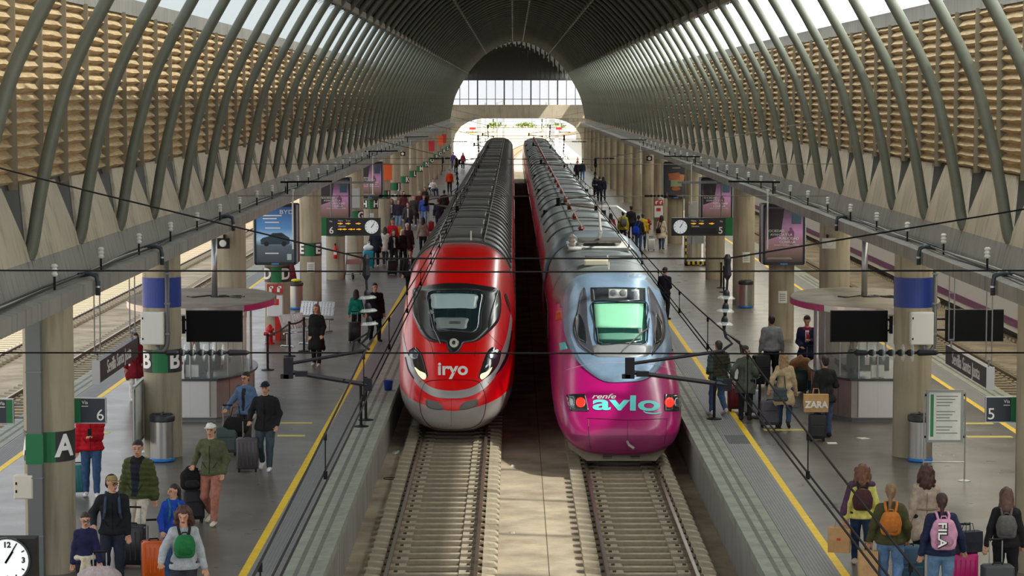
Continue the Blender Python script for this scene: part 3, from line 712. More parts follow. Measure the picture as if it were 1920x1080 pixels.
# ------------------------------------------------------------------ station name boards hung under the ledges
def name_board(side):
    x = -7.32 if side < 0 else 8.32; y0, y1 = (41.9, 46.2) if side < 0 else (41.6, 45.6); z0, z1 = (2.2, 2.58) if side < 0 else (2.14, 2.5)
    S = thing('station_name_board', 'dark station name board reading Sevilla Santa Justa ' + ('' if False else 'beside the column lettered A' if side < 0 else 'beyond the number 5 sign'), 'sign', (x, (y0+y1)/2, 0))
    L_ = y1-y0
    m = MB(); m.box(-0.06, 0.06, -L_/2, L_/2, z0, z1); m.build('panel', SIGNBLK, S)
    m = MB(); m.box(-0.07, 0.07, -L_/2-0.03, -L_/2, z0-0.02, z1+0.02); m.build('end_cap', ALU, S)
    f = -1 if side > 0 else 1
    text('lettering', 'Sevilla Santa Justa', 0.34, WTXT, S, (f*0.065, -0.05, (z0+z1)/2), rot=(PI/2, 0, PI/2*f), sx=1.12)
    for yy in (-L_/2+0.15, L_/2-0.25):
        m = MB()
        for d in (-0.05, 0.05): m.tube([(d, yy, z1+0.12), (d, yy, 4.14)], 0.012, n=6)
        m.box(-0.06, 0.06, yy-0.012, yy+0.012, z1+0.1, z1+0.13); m.box(-0.012, 0.012, yy-0.012, yy+0.012, z1, z1+0.12); m.box(-0.06,0.06,yy-0.012,yy+0.012,3.5,3.52)
        m.build('hanger', GREY, S)
name_board(-1); name_board(1)
# ------------------------------------------------------------------ big clock on a post (near, lower left)
p = atY(18, 1043, 25.0)
K = thing('station_clock', 'black square station clock with white dial on a post', 'clock', (p.x, p.y, 0))
m = MB(); m.box(-0.42, 0.29, -0.1, 0.1, p.z-0.36, p.z+0.205); m.build('housing', BLACK, K)
m = MB(); m.lathe([(0.245,0),(0.245,0.03),(0.225,0.03)], n=28, cap=False); o = m.build('bezel', plain(30,32,36,0.3), K, loc=(0.0,-0.1,p.z-0.02)); o.rotation_euler = (PI/2,0,0)
clock_face(K, 0.0, -0.1, p.z-0.02, 0.225, 1, 5, digits=True)
q = MB(); q.tube([(0,0,0),(0,0,p.z-0.3)], 0.05, n=10); q.build('post', BLACK, K)
q = MB(); q.lathe([(0.2,0),(0.2,0.02),(0.06,0.04)], n=16); q.build('base', BLACK, K)
# ------------------------------------------------------------------ televisions
def tv(u0, u1, v0, v1, Y, label, bx):
    a, b = atY(u0, v0, Y), atY(u1, v1, Y); w = b.x-a.x; h = a.z-b.z
    T = thing('television', label, 'television', ((a.x+b.x)/2, Y, (a.z+b.z)/2))
    m = MB(); m.rbox(-w/2, w/2, -0.03, 0.05, -h/2, h/2, 0.01); m.build('casing', BLACK, T)
    m = MB(); m.box(-w/2+0.015, w/2-0.015, -0.034, -0.03, -h/2+0.015, h/2-0.015); m.build('screen', SCREEN, T)
    s = 1 if bx > T.location.x else -1
    for z in (-0.1, 0.12):
        m = MB(); m.tube([(s*w/4, 0.05, z), (s*w/4, 0.1, z), (bx-T.location.x, 0.12, z)], 0.022, n=6); m.build('arm', BLACK, T)
    m = MB(); m.box(bx-T.location.x-0.03, bx-T.location.x+0.03, 0.06, 0.18, -0.16, 0.2); m.build('wall_plate', BLACK, T)
tv(349, 455, 582, 641, 48.4, 'black switched-off television on the column lettered B', XL+CR-0.02)
tv(1557, 1664, 582, 641, 48.4, 'black switched-off television beside the uniformed person kiosk', XR-CR+0.02)
tv(1773, 1881, 580, 640, 48.4, 'black television on the outer side of the blue banded column by the information board', XR+CR-0.02)
# ------------------------------------------------------------------ kiosks
def kiosk(x, y, side, label):
    K = thing('information_kiosk', label, 'kiosk', (x, y, 0))
    def plan(ax, ay, clip=None, n=48):
        pts = []
        for i in range(n):
            a = 2*PI*i/n; px, py = ax*math.cos(a), ay*math.sin(a)
            if clip: py = max(py, -clip)
            pts.append((px, py))
        return pts
    st = mat('kiosk_steel', (176,168,162), 0.32, 0.75, var=0.06, scale=3)
    m = MB(); P = plan(1.16, 2.55, 2.25); m.rings([[(a,b,0.1) for a,b in P],[(a,b,0.93) for a,b in P]], cap=True); m.build('counter_front', st, K)
    m = MB(); P2 = plan(1.1, 2.48, 2.18); m.rings([[(a,b,0.0) for a,b in P2],[(a,b,0.1) for a,b in P2]], cap=True); m.build('plinth', GREY, K)
    m = MB(); P3 = plan(1.24, 2.64, 2.3); m.rings([[(a,b,0.93) for a,b in P3],[(a,b,0.98) for a,b in P3]], cap=True); m.build('counter_top', plain(60,62,64,0.3), K)
    # vertical joints on the counter front
    for i in range(0, 48, 3):
        a, b = P[i]; q = MB(); q.tube([(a*1.003,b*1.003,0.12),(a*1.003,b*1.003,0.92)], 0.006, n=4); q.build('front_joint', plain(90,86,84), K)
    G = plan(1.1, 2.45, 2.2)
    for i in range(0, 48, 3):
        a, b = G[i]; c, d = G[(i+3) % 48]
        mid = [G[i], G[(i+1) % 48], G[(i+2) % 48], G[(i+3) % 48]]
        q = MB(); q.rings([[(p_[0],p_[1],0.98) for p_ in mid],[(p_[0],p_[1],2.44) for p_ in mid]], close=False); q.build('glass_pane', GLASS, K)
        q = MB(); q.tube([(a,b,0.98),(a,b,2.44)], 0.02, n=6); q.build('mullion', ALU, K)
    R = plan(1.68, 2.86, None, 64)
    m = MB(); m.rings([[(a*0.96,b*0.96,2.44) for a,b in R],[(a,b,2.46) for a,b in R],[(a,b,2.6) for a,b in R],[(a*0.985,b*0.985,2.615) for a,b in R]], cap=True); m.build('roof', mat('kiosk_roof_dusty', (132,124,112), 0.9, var=0.25, scale=1.6), K)
    F_ = [(a*1.004,b*1.004) for a,b in R]
    m = MB(); m.rings([[(a,b,2.46) for a,b in F_],[(a,b,2.6) for a,b in F_]]); o = m.build('fascia', mat('kiosk_fascia_steel', (186,176,172), 0.25, 0.7), K)
    seg = [F_[i] for i in (range(32,41) if side > 0 else range(56,64))]
    m = MB(); m.rings([[(a*1.004,b*1.004,2.462) for a,b in seg],[(a*1.004,b*1.004,2.598) for a,b in seg]], close=False); m.build('magenta_band', mat('kiosk_magenta', (176,30,96), 0.4), K)
    px = 0.12 if side < 0 else -0.13
    m = MB(); m.tube([(px+0.15,0.1,2.6),(px+0.15,0.1,4.14)], 0.07, n=10); m.build('support_pole', ALU, K, smooth=True)
    for k in range(3):
        pts = [(px+0.15+0.1*math.cos(t*0.5+k*2)+(-1)**k*t*0.09, 0.1+0.2*math.sin(t*0.6+k*2.2)-0.03*t, 2.63) for t in range(9)]
        m = MB(); m.tube(pts, 0.018, n=5); m.build('cable', plain(60,60,58), K)
    # inside: desk, screens, column of leaflets
    m = MB(); m.box(-0.5, 0.5, -0.4, 1.2, 0.12, 1.08); m.build('inner_desk', plain(96,70,72), K)
    for (mx, my, rz) in ((0.35*-side,-1.2,0.3*side),(0.1,-1.75,0.0)):
        m = MB(); m.box(-0.22,0.22,-0.02,0.02,1.1,1.42); m.box(-0.03,0.03,-0.02,0.02,0.98,1.1); m.build('monitor', plain(48,30,40,0.4), K, loc=(mx,my,0), rz=rz)
    m = MB(); m.box(-0.12,0.16,-2.1,-1.95,1.0,1.26); m.build('card_machine', WHITE, K)
    for (dx, z) in ((-0.2,1.9),(0.35,1.75)):
        m = MB(); m.box(dx-0.14,dx+0.14,-2.16,-2.155,z,z+0.36); m.build('notice', WHITE, K)
    # end panel towards the camera
    m = MB(); m.box(-0.42,0.42,-2.262,-2.25,0.12,0.92); m.build('end_panel', plain(206,206,204,0.35,0.4), K)
    return K
kl = kiosk(-7.17, 55.2, -1, 'oval glass kiosk with steel counter beside the column lettered B')
kr = kiosk(8.1, 55.2, 1, 'oval glass kiosk with a magenta roof rim near the information board')
a = MB(); a.rings([[(0.92,-1.56,0.55),(1.0,-1.38,0.52),(1.05,-1.22,0.66),(0.98,-1.4,0.74)],[(0.94,-1.58,0.55),(1.02,-1.4,0.52),(1.07,-1.24,0.66),(1.0,-1.42,0.74)]], cap=True); a.build('green_arrow', GREEN, kl)
N_ = thing('counter_notice', 'white notice with a dark heading standing on the counter of the kiosk beside column B', 'notice', (-7.17-0.28, 55.2-2.27, 0.98))
m = MB(); m.box(-0.15,0.15,-0.01,0.01,0,0.42); m.build('sheet', WHITE, N_)
m = MB(); m.box(-0.13,0.13,-0.014,-0.01,0.32,0.38); m.build('heading', plain(110,40,70), N_)
for i in range(5):
    m = MB(); m.box(-0.11,0.1-0.02*(i%3),-0.013,-0.01,0.08+i*0.045,0.092+i*0.045); m.build('printed_line', plain(140,140,140), N_)
# ------------------------------------------------------------------ bins
def bin_(x, y, label, lid=True):
    B = thing('litter_bin', label, 'bin', (x, y, 0))
    m = MB(); m.lathe([(0.235,0.07),(0.235,0.8)], n=24); m.build('drum', STEEL, B, smooth=True, auto=40)
    m = MB(); m.lathe([(0.22,0),(0.245,0.015),(0.25,0.05),(0.236,0.075)], n=24); m.build('base_ring', plain(30,120,200,0.4), B, smooth=True, auto=40)
    m = MB(); m.lathe([(0.24,0.8),(0.26,0.82),(0.26,0.9),(0.24,0.93),(0.13,0.94),(0.12,0.88)], n=24); m.build('lid', plain(40,42,44,0.4), B, smooth=True, auto=40)
    for a in (0, PI/2):
        m = MB(); c, s = math.cos(a), math.sin(a); m.tube([(-0.2*c,-0.2*s,0.945),(0.2*c,0.2*s,0.945)], 0.022, n=6); m.build('lid_bar', plain(52,54,56,0.4), B)
    return B
p = at(302,867); bin_(p.x, 47.28, 'steel litter bin with dark lid in front of the column lettered B')
p = at(1727,866); bin_(p.x, 47.28, 'steel litter bin with blue rim beside the information board')
p = at(1398,577); bin_(p.x, p.y, 'steel litter bin at the foot of the column with a notice and no poster')
p = at(570,578); b_ = bin_(p.x-0.25, p.y-0.3, 'steel litter bin with a yellow bag behind the metal bench')
m = MB(); m.ell((0.0,0,0.98),(0.16,0.12,0.06)); m.build('yellow_bag', plain(222,214,40), b_, smooth=True)
# ------------------------------------------------------------------ information boards
def info_board(pL, pR, label, green=True, zt=1.73, zb=0.74):
    c = (pL+pR)/2; d = pR-pL; w = d.length; rz = math.atan2(d.y, d.x)
    B = thing('information_board', label, 'notice board', (c.x, c.y, 0), rz)
    for s in (-1, 1):
        m = MB(); m.tube([(s*w/2,0,0.03),(s*w/2,0,zt-0.05)], 0.014, n=8); m.build('post', ALU, B)
        m = MB(); m.lathe([(0.12,0),(0.12,0.012),(0.02,0.035)], x=s*w/2, n=18); m.build('foot', ALU, B)
    m = MB(); m.tube([(-w/2,0,0.36),(w/2,0,0.36)], 0.014, n=6); m.build('cross_bar', ALU, B)
    a = w/2-0.04; e = 0.045
    m = MB(); m.box(-a,a,-0.03,0.03,zt-e,zt); m.box(-a,a,-0.03,0.03,zb,zb+e); m.box(-a,-a+e,-0.03,0.03,zb+e,zt-e); m.box(a-e,a,-0.03,0.03,zb+e,zt-e); m.build('frame', plain(150,154,154,0.4,0.5), B)
    m = MB(); m.box(-a+e,a-e,-0.018,0.018,zb+e,zt-e); m.build('sheet', mat('crumpled_paper', (226,230,224), 0.5, var=0.08, scale=5, bump=0.5, bscale=7), B)
    if green:
        m = MB(); m.box(-a+e+0.03,-a+e+0.09,-0.022,-0.018,zb+e+0.06,zt-e-0.04); m.build('green_stripe', plain(50,140,90), B)
        for i in range(13):
            z = zt-0.12-i*0.058; 
            if i in (4, 9): continue
            m = MB(); m.box(-a+e+0.14, a-e-0.06-0.05*((i*5)%4), -0.021,-0.018,z-0.008,z+0.008); m.build('printed_line', plain(120,124,124), B)
    for s in (-1,1):
        for z in (zt-0.1, zb+0.1):
            m = MB(); m.box(s*(w/2-0.03)-0.02, s*(w/2-0.03)+0.02,-0.02,0.02,z-0.02,z+0.02); m.build('clamp', BLACK, B)
    return B
info_board(at(1731,902), at(1808,902), 'framed notice on two steel posts with a green stripe')
info_board(at(252,872), at(272,848), 'narrow framed notice seen edge on beside the column lettered B', green=False, zt=1.55, zb=0.35)
# ------------------------------------------------------------------ fire point on column D, far fire cabinet
def fire_point(x, y, label, hyd=True):
    C = thing('fire_cabinet', label, 'fire cabinet', (x, y, 0))
    m = MB(); m.rbox(-0.23,0.23,-0.12,0.12,0.72,1.34,0.03); m.build('body', mat('white_enamel',(226,228,230),0.35), C)
    m = MB(); m.box(-0.12,0.12,-0.126,-0.12,1.06,1.24); m.build('red_label', RED, C)
    m = MB(); m.box(-0.0,0.14,-0.08,0.08,0,0.72); m.build('red_stand', RED, C)
    for i, dx in enumerate((-0.11, 0.13)):
        m = MB(); m.box(dx-0.115,dx+0.115,-0.125,-0.12,1.4,1.68); s = m.build('fire_sign', mat('fire_sign_red',(180,46,38),0.5), C)
        m = MB(); m.box(dx-0.06,dx+0.02,-0.129,-0.125,1.45,1.6); m.build('pictogram', WTXT, s)
        m = MB(); m.box(dx-0.02,dx+0.07,-0.129,-0.125,1.56,1.63); m.build('pictogram', WTXT, s)
    return C
fire_point(XL-0.02, COLY[3]-CR-0.14, 'white fire cabinet on a red stand at the column lettered D')
fire_point(XR-0.15, COLY[8]-CR-0.14, 'white and red fire cabinet on a far column of the magenta train platform')
def hydrant(x, y, label):
    Hh = thing('fire_hydrant', label, 'fire hydrant', (x, y, 0))
    m = MB(); m.lathe([(0.14,0),(0.14,0.04),(0.09,0.06),(0.09,0.38),(0.13,0.4),(0.13,0.44),(0.1,0.5),(0.05,0.56),(0.03,0.58)], n=18); m.build('barrel', RED, Hh, smooth=True, auto=40)
    for sx, sy in ((-1,0),(1,0),(0,-1)):
        m = MB(); m.tube([(sx*0.06,sy*0.06,0.3),(sx*0.17,sy*0.17,0.3)], 0.055, n=10); m.build('outlet', RED, Hh)
        m = MB(); m.tube([(sx*0.165,sy*0.165,0.3),(sx*0.185,sy*0.185,0.3)], 0.04, n=10); m.build('outlet_cap', WHITE, Hh)
p = at(506,645); hydrant(p.x, p.y, 'red fire hydrant standing before the column lettered D')
p = at(1216,430); hydrant(p.x, p.y, 'small red fire hydrant below the far fire cabinet')
E = thing('fire_extinguisher', 'red fire extinguisher hung on the column lettered F', 'extinguisher', (XL+0.02, COLY[5]-CR-0.09, 0.85))
m = MB(); m.lathe([(0.07,0),(0.08,0.02),(0.08,0.42),(0.05,0.5),(0.02,0.52)], n=14); m.build('cylinder', RED, E, smooth=True)
m = MB(); m.box(-0.03,0.03,-0.03,0.03,0.52,0.6); m.build('valve', BLACK, E)
m = MB(); m.box(-0.06,0.06,-0.085,-0.07,0.16,0.3); m.build('label_plate', WHITE, E)
# ------------------------------------------------------------------ metal bench, trolley, lift
def bench(u, v, rz, n, label):
    p = at(u, v); B = thing('metal_bench', label, 'bench', (p.x, p.y, 0), rz)
    pm = mat('perforated_steel', (186,190,192), 0.35, 0.6)
    for i in range(n):
        x = (i-(n-1)/2)*0.6
        for (nm, fn) in (('seat', lambda a, b: (x+a, -0.02-b*0.44, 0.43+0.03*b)), ('backrest', lambda a, b: (x+a, 0.05+b*0.16, 0.5+b*0.42))):
            m = MB()
            for r in range(6):
                b0, b1 = r/6+0.02, (r+1)/6-0.02
                for c in range(5):
                    a0, a1 = -0.26+c*0.104+0.012, -0.26+(c+1)*0.104-0.012
                    q = [fn(a0,b0),fn(a1,b0),fn(a1,b1),fn(a0,b1)]
                    m.add(q, [(0,1,2,3)])
            for (a0,a1,b0,b1) in ((-0.27,-0.24,0,1),(0.24,0.27,0,1),(-0.27,0.27,0,0.06),(-0.27,0.27,0.94,1)):
                m.add([fn(a0,b0),fn(a1,b0),fn(a1,b1),fn(a0,b1)], [(0,1,2,3)])
            for r in range(1,6):
                m.add([fn(-0.26,r/6-0.02),fn(0.26,r/6-0.02),fn(0.26,r/6+0.02),fn(-0.26,r/6+0.02)], [(0,1,2,3)])
            o = m.build(nm, pm, B); sd = o.modifiers.new('thick','SOLIDIFY'); sd.thickness = 0.012
    m = MB(); m.tube([(-n*0.3,0,0.4),(n*0.3,0,0.4)], 0.03, n=8); m.build('beam', STEEL, B)
    for x in (-n*0.22, n*0.22):
        m = MB(); m.tube([(x,0,0.4),(x,0,0.03)], 0.025, n=8); m.tube([(x,-0.24,0.0),(x,-0.2,0.03),(x,0.2,0.03),(x,0.24,0.0)], 0.02, n=6); m.build('leg', STEEL, B)
    return B
bench(556, 648, math.radians(58), 2, 'perforated metal bench of two seats by the belt post')
bench(592, 622, math.radians(-20), 2, 'perforated metal bench set square behind the coat wearer')
def trolley(u, v, label):
    p = at(u, v); T = thing('luggage_trolley', label, 'trolley', (p.x, p.y, 0), 0.4)
    m = MB(); m.tube([(-0.3,0.5,0.12),(-0.3,-0.5,0.2),(0.3,-0.5,0.2),(0.3,0.5,0.12)], 0.02, n=6); m.build('deck_frame', STEEL, T)
    for x in (-0.3, 0.3):
        m = MB(); m.tube([(x,-0.45,0.2),(x,-0.5,0.6),(x,-0.6,1.05)], 0.02, n=6); m.build('upright', STEEL, T)
    m = MB(); m.tube([(-0.34,-0.6,1.05),(0.34,-0.6,1.05)], 0.022, n=6); m.build('handle', BLACK, T)
    m = MB(); m.box(-0.28,0.28,-0.52,-0.44,0.6,0.8); m.build('basket', STEEL, T)
    for x, y in ((-0.28,0.4),(0.28,0.4),(0,-0.45)):
        m = MB(); m.tube([(x-0.025,y,0.09),(x+0.025,y,0.09)], 0.09, n=12); m.build('wheel', BLACK, T)
trolley(655, 522, 'steel luggage trolley beside the column lettered F')
p = at(1303, 497)
Lf = thing('wheelchair_lift', 'mobile boarding lift with black and yellow hazard edges', 'lift', (p.x, p.y, 0))
m = MB(); m.box(-0.45,0.45,-0.5,0.5,0.12,0.2); m.build('deck', ALU, Lf)
HY, HB = plain(226,190,30), plain(24,24,24)
for s in (-1,1):
    for i in range(8):
        m = MB(); m.box(s*0.43-0.03,s*0.43+0.03,-0.53,-0.47,0.2+i*0.14,0.2+(i+1)*0.14); m.build('hazard_block', HY if i % 2 else HB, Lf)
    m = MB(); m.box(s*0.43-0.02,s*0.43+0.02,0.4,0.5,0.2,1.4); m.build('rear_post', ALU, Lf)
    m = MB(); m.tube([(s*0.35,-0.45,0.07),(s*0.42,-0.45,0.07)],0.07,n=10); m.build('wheel', BLACK, Lf)
    m = MB(); m.tube([(s*0.35,0.45,0.07),(s*0.42,0.45,0.07)],0.07,n=10); m.build('wheel', BLACK, Lf)
for i in range(9):
    m = MB(); m.box(-0.45+i*0.1,-0.35+i*0.1,-0.54,-0.5,0.06,0.2); m.build('hazard_block', HY if i % 2 else HB, Lf)
m = MB(); m.box(-0.4,0.4,0.42,0.46,0.9,1.35); m.build('rear_mesh', plain(150,154,154,0.4,0.5), Lf)
m = MB(); m.box(-0.36,-0.32,-0.3,0.3,0.5,0.54); m.box(-0.1,0.0,0.3,0.4,0.2,1.2); m.build('mast', ALU, Lf)
# belt posts
def stanchion(u, v, label, grp=None):
    p = at(u, v); S = thing('belt_post', label, 'belt post', (p.x, p.y, 0), 0, grp)
    m = MB(); m.lathe([(0.17,0),(0.17,0.02),(0.05,0.04),(0.03,0.05)], n=18); m.build('base', BLACK, S)
    m = MB(); m.lathe([(0.032,0.04),(0.032,0.9),(0.042,0.9),(0.042,0.96),(0.03,0.98)], n=12); m.build('post', BLACK, S)
    return S.location
def belt(a, b, label, m_):
    pts = [Vector((lerp(a.x,b.x,t), lerp(a.y,b.y,t), 0.92-0.05*4*t*(1-t))) for t in [i/8 for i in range(9)]]
    d = (b-a).normalized(); n = Vector((-d.y, d.x, 0))*0.003
    q = MB(); q.rings([[p_+n+Vector((0,0,-0.025)), p_+n+Vector((0,0,0.025)), p_-n+Vector((0,0,0.025)), p_-n+Vector((0,0,-0.025))] for p_ in pts], cap=True)
    o = q.build('belt', m_); tag(o, label, 'belt')
s1 = stanchion(502,694,'black belt post on the floor beside the red fire hydrant'); s2 = stanchion(543,668,'black belt post next to the metal benches'); s3 = stanchion(570,659,'black belt post close to the person in a long black coat')
belt(s1, s2, 'green belt sagging between the kiosk post and the bench post', plain(40,84,70)); belt(s2, s3, 'dark belt between the two bench side posts', plain(30,40,40))
s4 = stanchion(677,800,'black belt post at the yellow line near the blue bucket'); s5 = stanchion(686,788,'black belt post at the yellow line, just beyond its twin')
s6 = stanchion(1339,786,'black belt post beside the person in a padded vest'); s7 = stanchion(1424,784,'black belt post beside the wearer of a beige coat')
belt(s6, s7, 'green belt between the vest wearer and the beige coat wearer', plain(60,104,90))
s8 = stanchion(1352,540,'black belt post standing before the plain column', 'pair of belt posts before the plain column'); s9 = stanchion(1357,548,'black belt post standing before the plain column', 'pair of belt posts before the plain column')
# blue bucket
p = at(728,732); Bk = thing('bucket', 'small blue plastic bucket at the platform edge beside the red train', 'bucket', (p.x, p.y, 0))
m = MB(); m.lathe([(0.09,0),(0.12,0.24),(0.13,0.25),(0.11,0.24),(0.085,0.02)], n=16); m.build('body', plain(40,80,170,0.4), Bk, smooth=True)
m = MB(); m.tube([(0.12*math.cos(t*PI/8),0,0.25+0.1*math.sin(t*PI/8)) for t in range(9)], 0.006, n=5); m.build('handle', WHITE, Bk)
# small devices along the ledges: insulator posts, junction boxes, cable runs
def ledge_bits(sgn):
    X = lambda w: XC+sgn*w
    side = 'red train side' if sgn < 0 else 'magenta train side'
    c = thing('cable_run', 'bundle of loose cables lying along the %s concrete ledge' % side, 'cables', (X(7.2), 30, 4.45))
    for k in range(3):
        pts = [(0.05*k-0.05+0.03*math.sin(t*1.3+k), t*1.5, 0.02+0.015*math.sin(t*0.9+k*2)) for t in range(60)]
        m = MB(); m.tube(pts, 0.016, n=5); m.build('cable', (plain(60,58,54),plain(180,176,166),plain(40,40,40))[k], c)
    for i, y in enumerate(RIB_YS[2:32]):
        S = thing('insulator_post', 'small white insulator post on the %s ledge below the ribs' % side, 'insulator', (X(7.14), y+0.25, 4.42), 0, 'insulator posts on the %s ledge' % side)
        m = MB(); m.tube([(0,0,0),(0,0,0.2)], 0.018, n=6); m.build('stem', BLACK, S)
        m = MB(); m.lathe([(0.035,0.2),(0.055,0.23),(0.035,0.26),(0.055,0.29),(0.035,0.32),(0.055,0.35),(0.03,0.38)], n=10); m.build('insulator', WHITE, S)
    for y in (37.0, 43.8, 55.0):
        P = thing('drain_elbow', 'dark bent drain pipe over the edge of the %s ledge' % side, 'pipe', (X(6.98), y, 4.4), 0, 'drain elbows on the %s ledge' % side)
        s = -sgn
        m = MB(); m.tube([(-s*0.25,0,0.06),(-s*0.05,0,0.09),(s*0.04,0,0.05),(s*0.06,0,-0.05),(s*0.06,0,-0.25)], 0.04, n=8); m.build('elbow', plain(52,60,66,0.4), P, smooth=True)
        m = MB(); m.tube([(s*0.06,0,-0.1),(s*0.06,0,-0.13)], 0.046, n=8); m.build('clip', ALU, P)
ledge_bits(-1); ledge_bits(1)
# ------------------------------------------------------------------ trains
class Nose:
    """lofted nose: rows of (d, half width, z bottom, z top, z centre, exponent)"""
    def __init__(s, xc, y0, rows):
        s.xc, s.y0 = xc, y0; A = np.array(rows, float); s.D = A[:,0]; s.A = A
    def par(s, d): return [np.interp(d, s.D, s.A[:,i]) for i in range(1, 6)]
    def inside(s, P):
        d = P[:,1]-s.y0; w, zb, zt, zc, n = s.par(d)
        h = np.where(P[:,2] >= zc, zt-zc, zc-zb)
        v = np.abs((P[:,0]-s.xc)/w)**n + np.abs((P[:,2]-zc)/h)**n
        return (d >= 0) & (v <= 1)
    def section(s, d, k=64, off=0.0):
        w, zb, zt, zc, n = s.par(d); out = []
        for i in range(k):
            a = 2*PI*i/k; c, q = math.cos(a), math.sin(a)
            h = (zt-zc) if q >= 0 else (zc-zb)
            out.append((s.xc+(w+off)*math.copysign(abs(c)**(2/n), c), s.y0+d, zc+(h+off)*math.copysign(abs(q)**(2/n), q)))
        return out
    def hit(s, px):
        """camera rays through pixels -> points on the nose (nan where missed)"""
        out = []
        for u, v in px:
            d = ray(u, v); d = np.array(d)/d.y
            Y = np.linspace(s.y0-0.02, s.y0+s.D[-1], 900); P = np.array((0,0,HC))+Y[:,None]*d
            I = s.inside(P); 
            if not I.any(): out.append(None); continue
            k = int(np.argmax(I)); a, b = Y[max(k-1,0)], Y[k]
            for _ in range(12):
                m_ = (a+b)/2
                if s.inside((np.array((0,0,HC))+m_*d)[None])[0]: b = m_
                else: a = m_
            out.append(Vector(np.array((0,0,HC))+b*d))
        return out
    def hit1(s, c, p):
        """hit for p, sliding towards the pixel c until the ray meets the nose"""
        for t in (1, .97, .94, .9, .86, .82, .77, .7, .6, .5, .35, .2, 0):
            q = (c[0]+(p[0]-c[0])*t, c[1]+(p[1]-c[1])*t); h = s.hit([q])[0]
            if h is not None: return h
        return Vector((s.xc, s.y0, 0))
    def lift(s, P, off):
        """move out along the approximate normal"""
        c = np.array(P); e = 0.02; 
        def f(p):
            d = p[1]-s.y0; w, zb, zt, zc, n = s.par(d); h = (zt-zc) if p[2] >= zc else (zc-zb)
            return (abs((p[0]-s.xc)/w)**n+abs((p[2]-zc)/h)**n)
        g = np.array([f(c+np.array(v))-f(c-np.array(v)) for v in ((e,0,0),(0,e,0),(0,0,e))]); L_ = np.linalg.norm(g)
        g = g/L_ if L_ > 1e-9 else np.array((0,-1,0)); 
        return Vector(c+g*off)
    def patch(s, name, outline, m, parent, off=0.008, rings=5, conv=None, sub=4, smooth=True, closed_smooth=True):
        O = [(conv[0]+a/conv[2], conv[1]+b/conv[2]) for a, b in outline] if conv else outline
        Q = []
        n = len(O)
        for i in range(n):
            p0, p1, p2, p3 = [Vector(O[(i+j) % n]) for j in (-1,0,1,2)]
            for k in range(sub):
                t = k/sub
                if closed_smooth: q = 0.5*((2*p1)+(-p0+p2)*t+(2*p0-5*p1+4*p2-p3)*t*t+(-p0+3*p1-3*p2+p3)*t**3)
                else: q = p1.lerp(p2, t)
                Q.append((q.x, q.y))
        c = (sum(q[0] for q in Q)/len(Q), sum(q[1] for q in Q)/len(Q))
        B = MB(); R = []
        for r in range(1, rings+1):
            R.append([s.lift(s.hit1(c, (c[0]+(q[0]-c[0])*r/rings, c[1]+(q[1]-c[1])*r/rings)), off) for q in Q])
        B.rings(R); o = len(B.v); B.v.append(tuple(s.lift(s.hit1(c, c), off)))
        for j in range(len(Q)): B.f.append([o, j, (j+1) % len(Q)]); B.m.append(0)
        # thin rim so the patch is a plate, not a sheet
        last = R[-1]; k0 = len(B.v); B.v += [tuple(s.lift(p, -0.02)) for p in last]; base = (rings-1)*len(Q)
        for j in range(len(Q)): B.f.append([base+j, base+(j+1) % len(Q), k0+(j+1) % len(Q), k0+j]); B.m.append(0)
        ob = B.build(name, m, parent, smooth=smooth); return ob
    def ribbon(s, name, A, Bl, m, parent, conv, off=0.008, sub=4, cross=3):
        cv = lambda L: [(conv[0]+a/conv[2], conv[1]+b/conv[2]) for a, b in L]
        def dens(L):
            out = []; n = len(L)
            for i in range(n-1):
                p0, p1, p2, p3 = [Vector(L[min(max(i+j,0),n-1)]) for j in (-1,0,1,2)]
                for k in range(sub):
                    t = k/sub; q = 0.5*((2*p1)+(-p0+p2)*t+(2*p0-5*p1+4*p2-p3)*t*t+(-p0+3*p1-3*p2+p3)*t**3); out.append((q.x,q.y))
            out.append(tuple(L[-1])); return out
        P, Q = dens(cv(A)), dens(cv(Bl)); c = (sum(p[0] for p in P)/len(P), sum(p[1] for p in P)/len(P))
        rows = []
        for p, q in zip(P, Q):
            rows.append([s.lift(s.hit1(c, (lerp(p[0],q[0],k/cross), lerp(p[1],q[1],k/cross))), off) for k in range(cross+1)])
        M_ = MB(); M_.rings(rows, close=False); return M_.build(name, m, parent, smooth=True)
    def line(s, name, L, r, m, parent, conv, off=0.003, closed=False, sub=4):
        O = [(conv[0]+a/conv[2], conv[1]+b/conv[2]) for a, b in L]; n = len(O); Q = []
        for i in range(n if closed else n-1):
            ix = (lambda j: O[(i+j) % n]) if closed else (lambda j: O[min(max(i+j,0),n-1)])
            p0, p1, p2, p3 = [Vector(ix(j)) for j in (-1,0,1,2)]
            for k in range(sub):
                t = k/sub; q = 0.5*((2*p1)+(-p0+p2)*t+(2*p0-5*p1+4*p2-p3)*t*t+(-p0+3*p1-3*p2+p3)*t**3); Q.append((q.x,q.y))
        Q.append(O[0] if closed else O[-1]); c = (sum(q[0] for q in Q)/len(Q), sum(q[1] for q in Q)/len(Q))
        B = MB(); B.tube([s.lift(s.hit1(c, q), off) for q in Q], r, n=5); return B.build(name, m, parent)
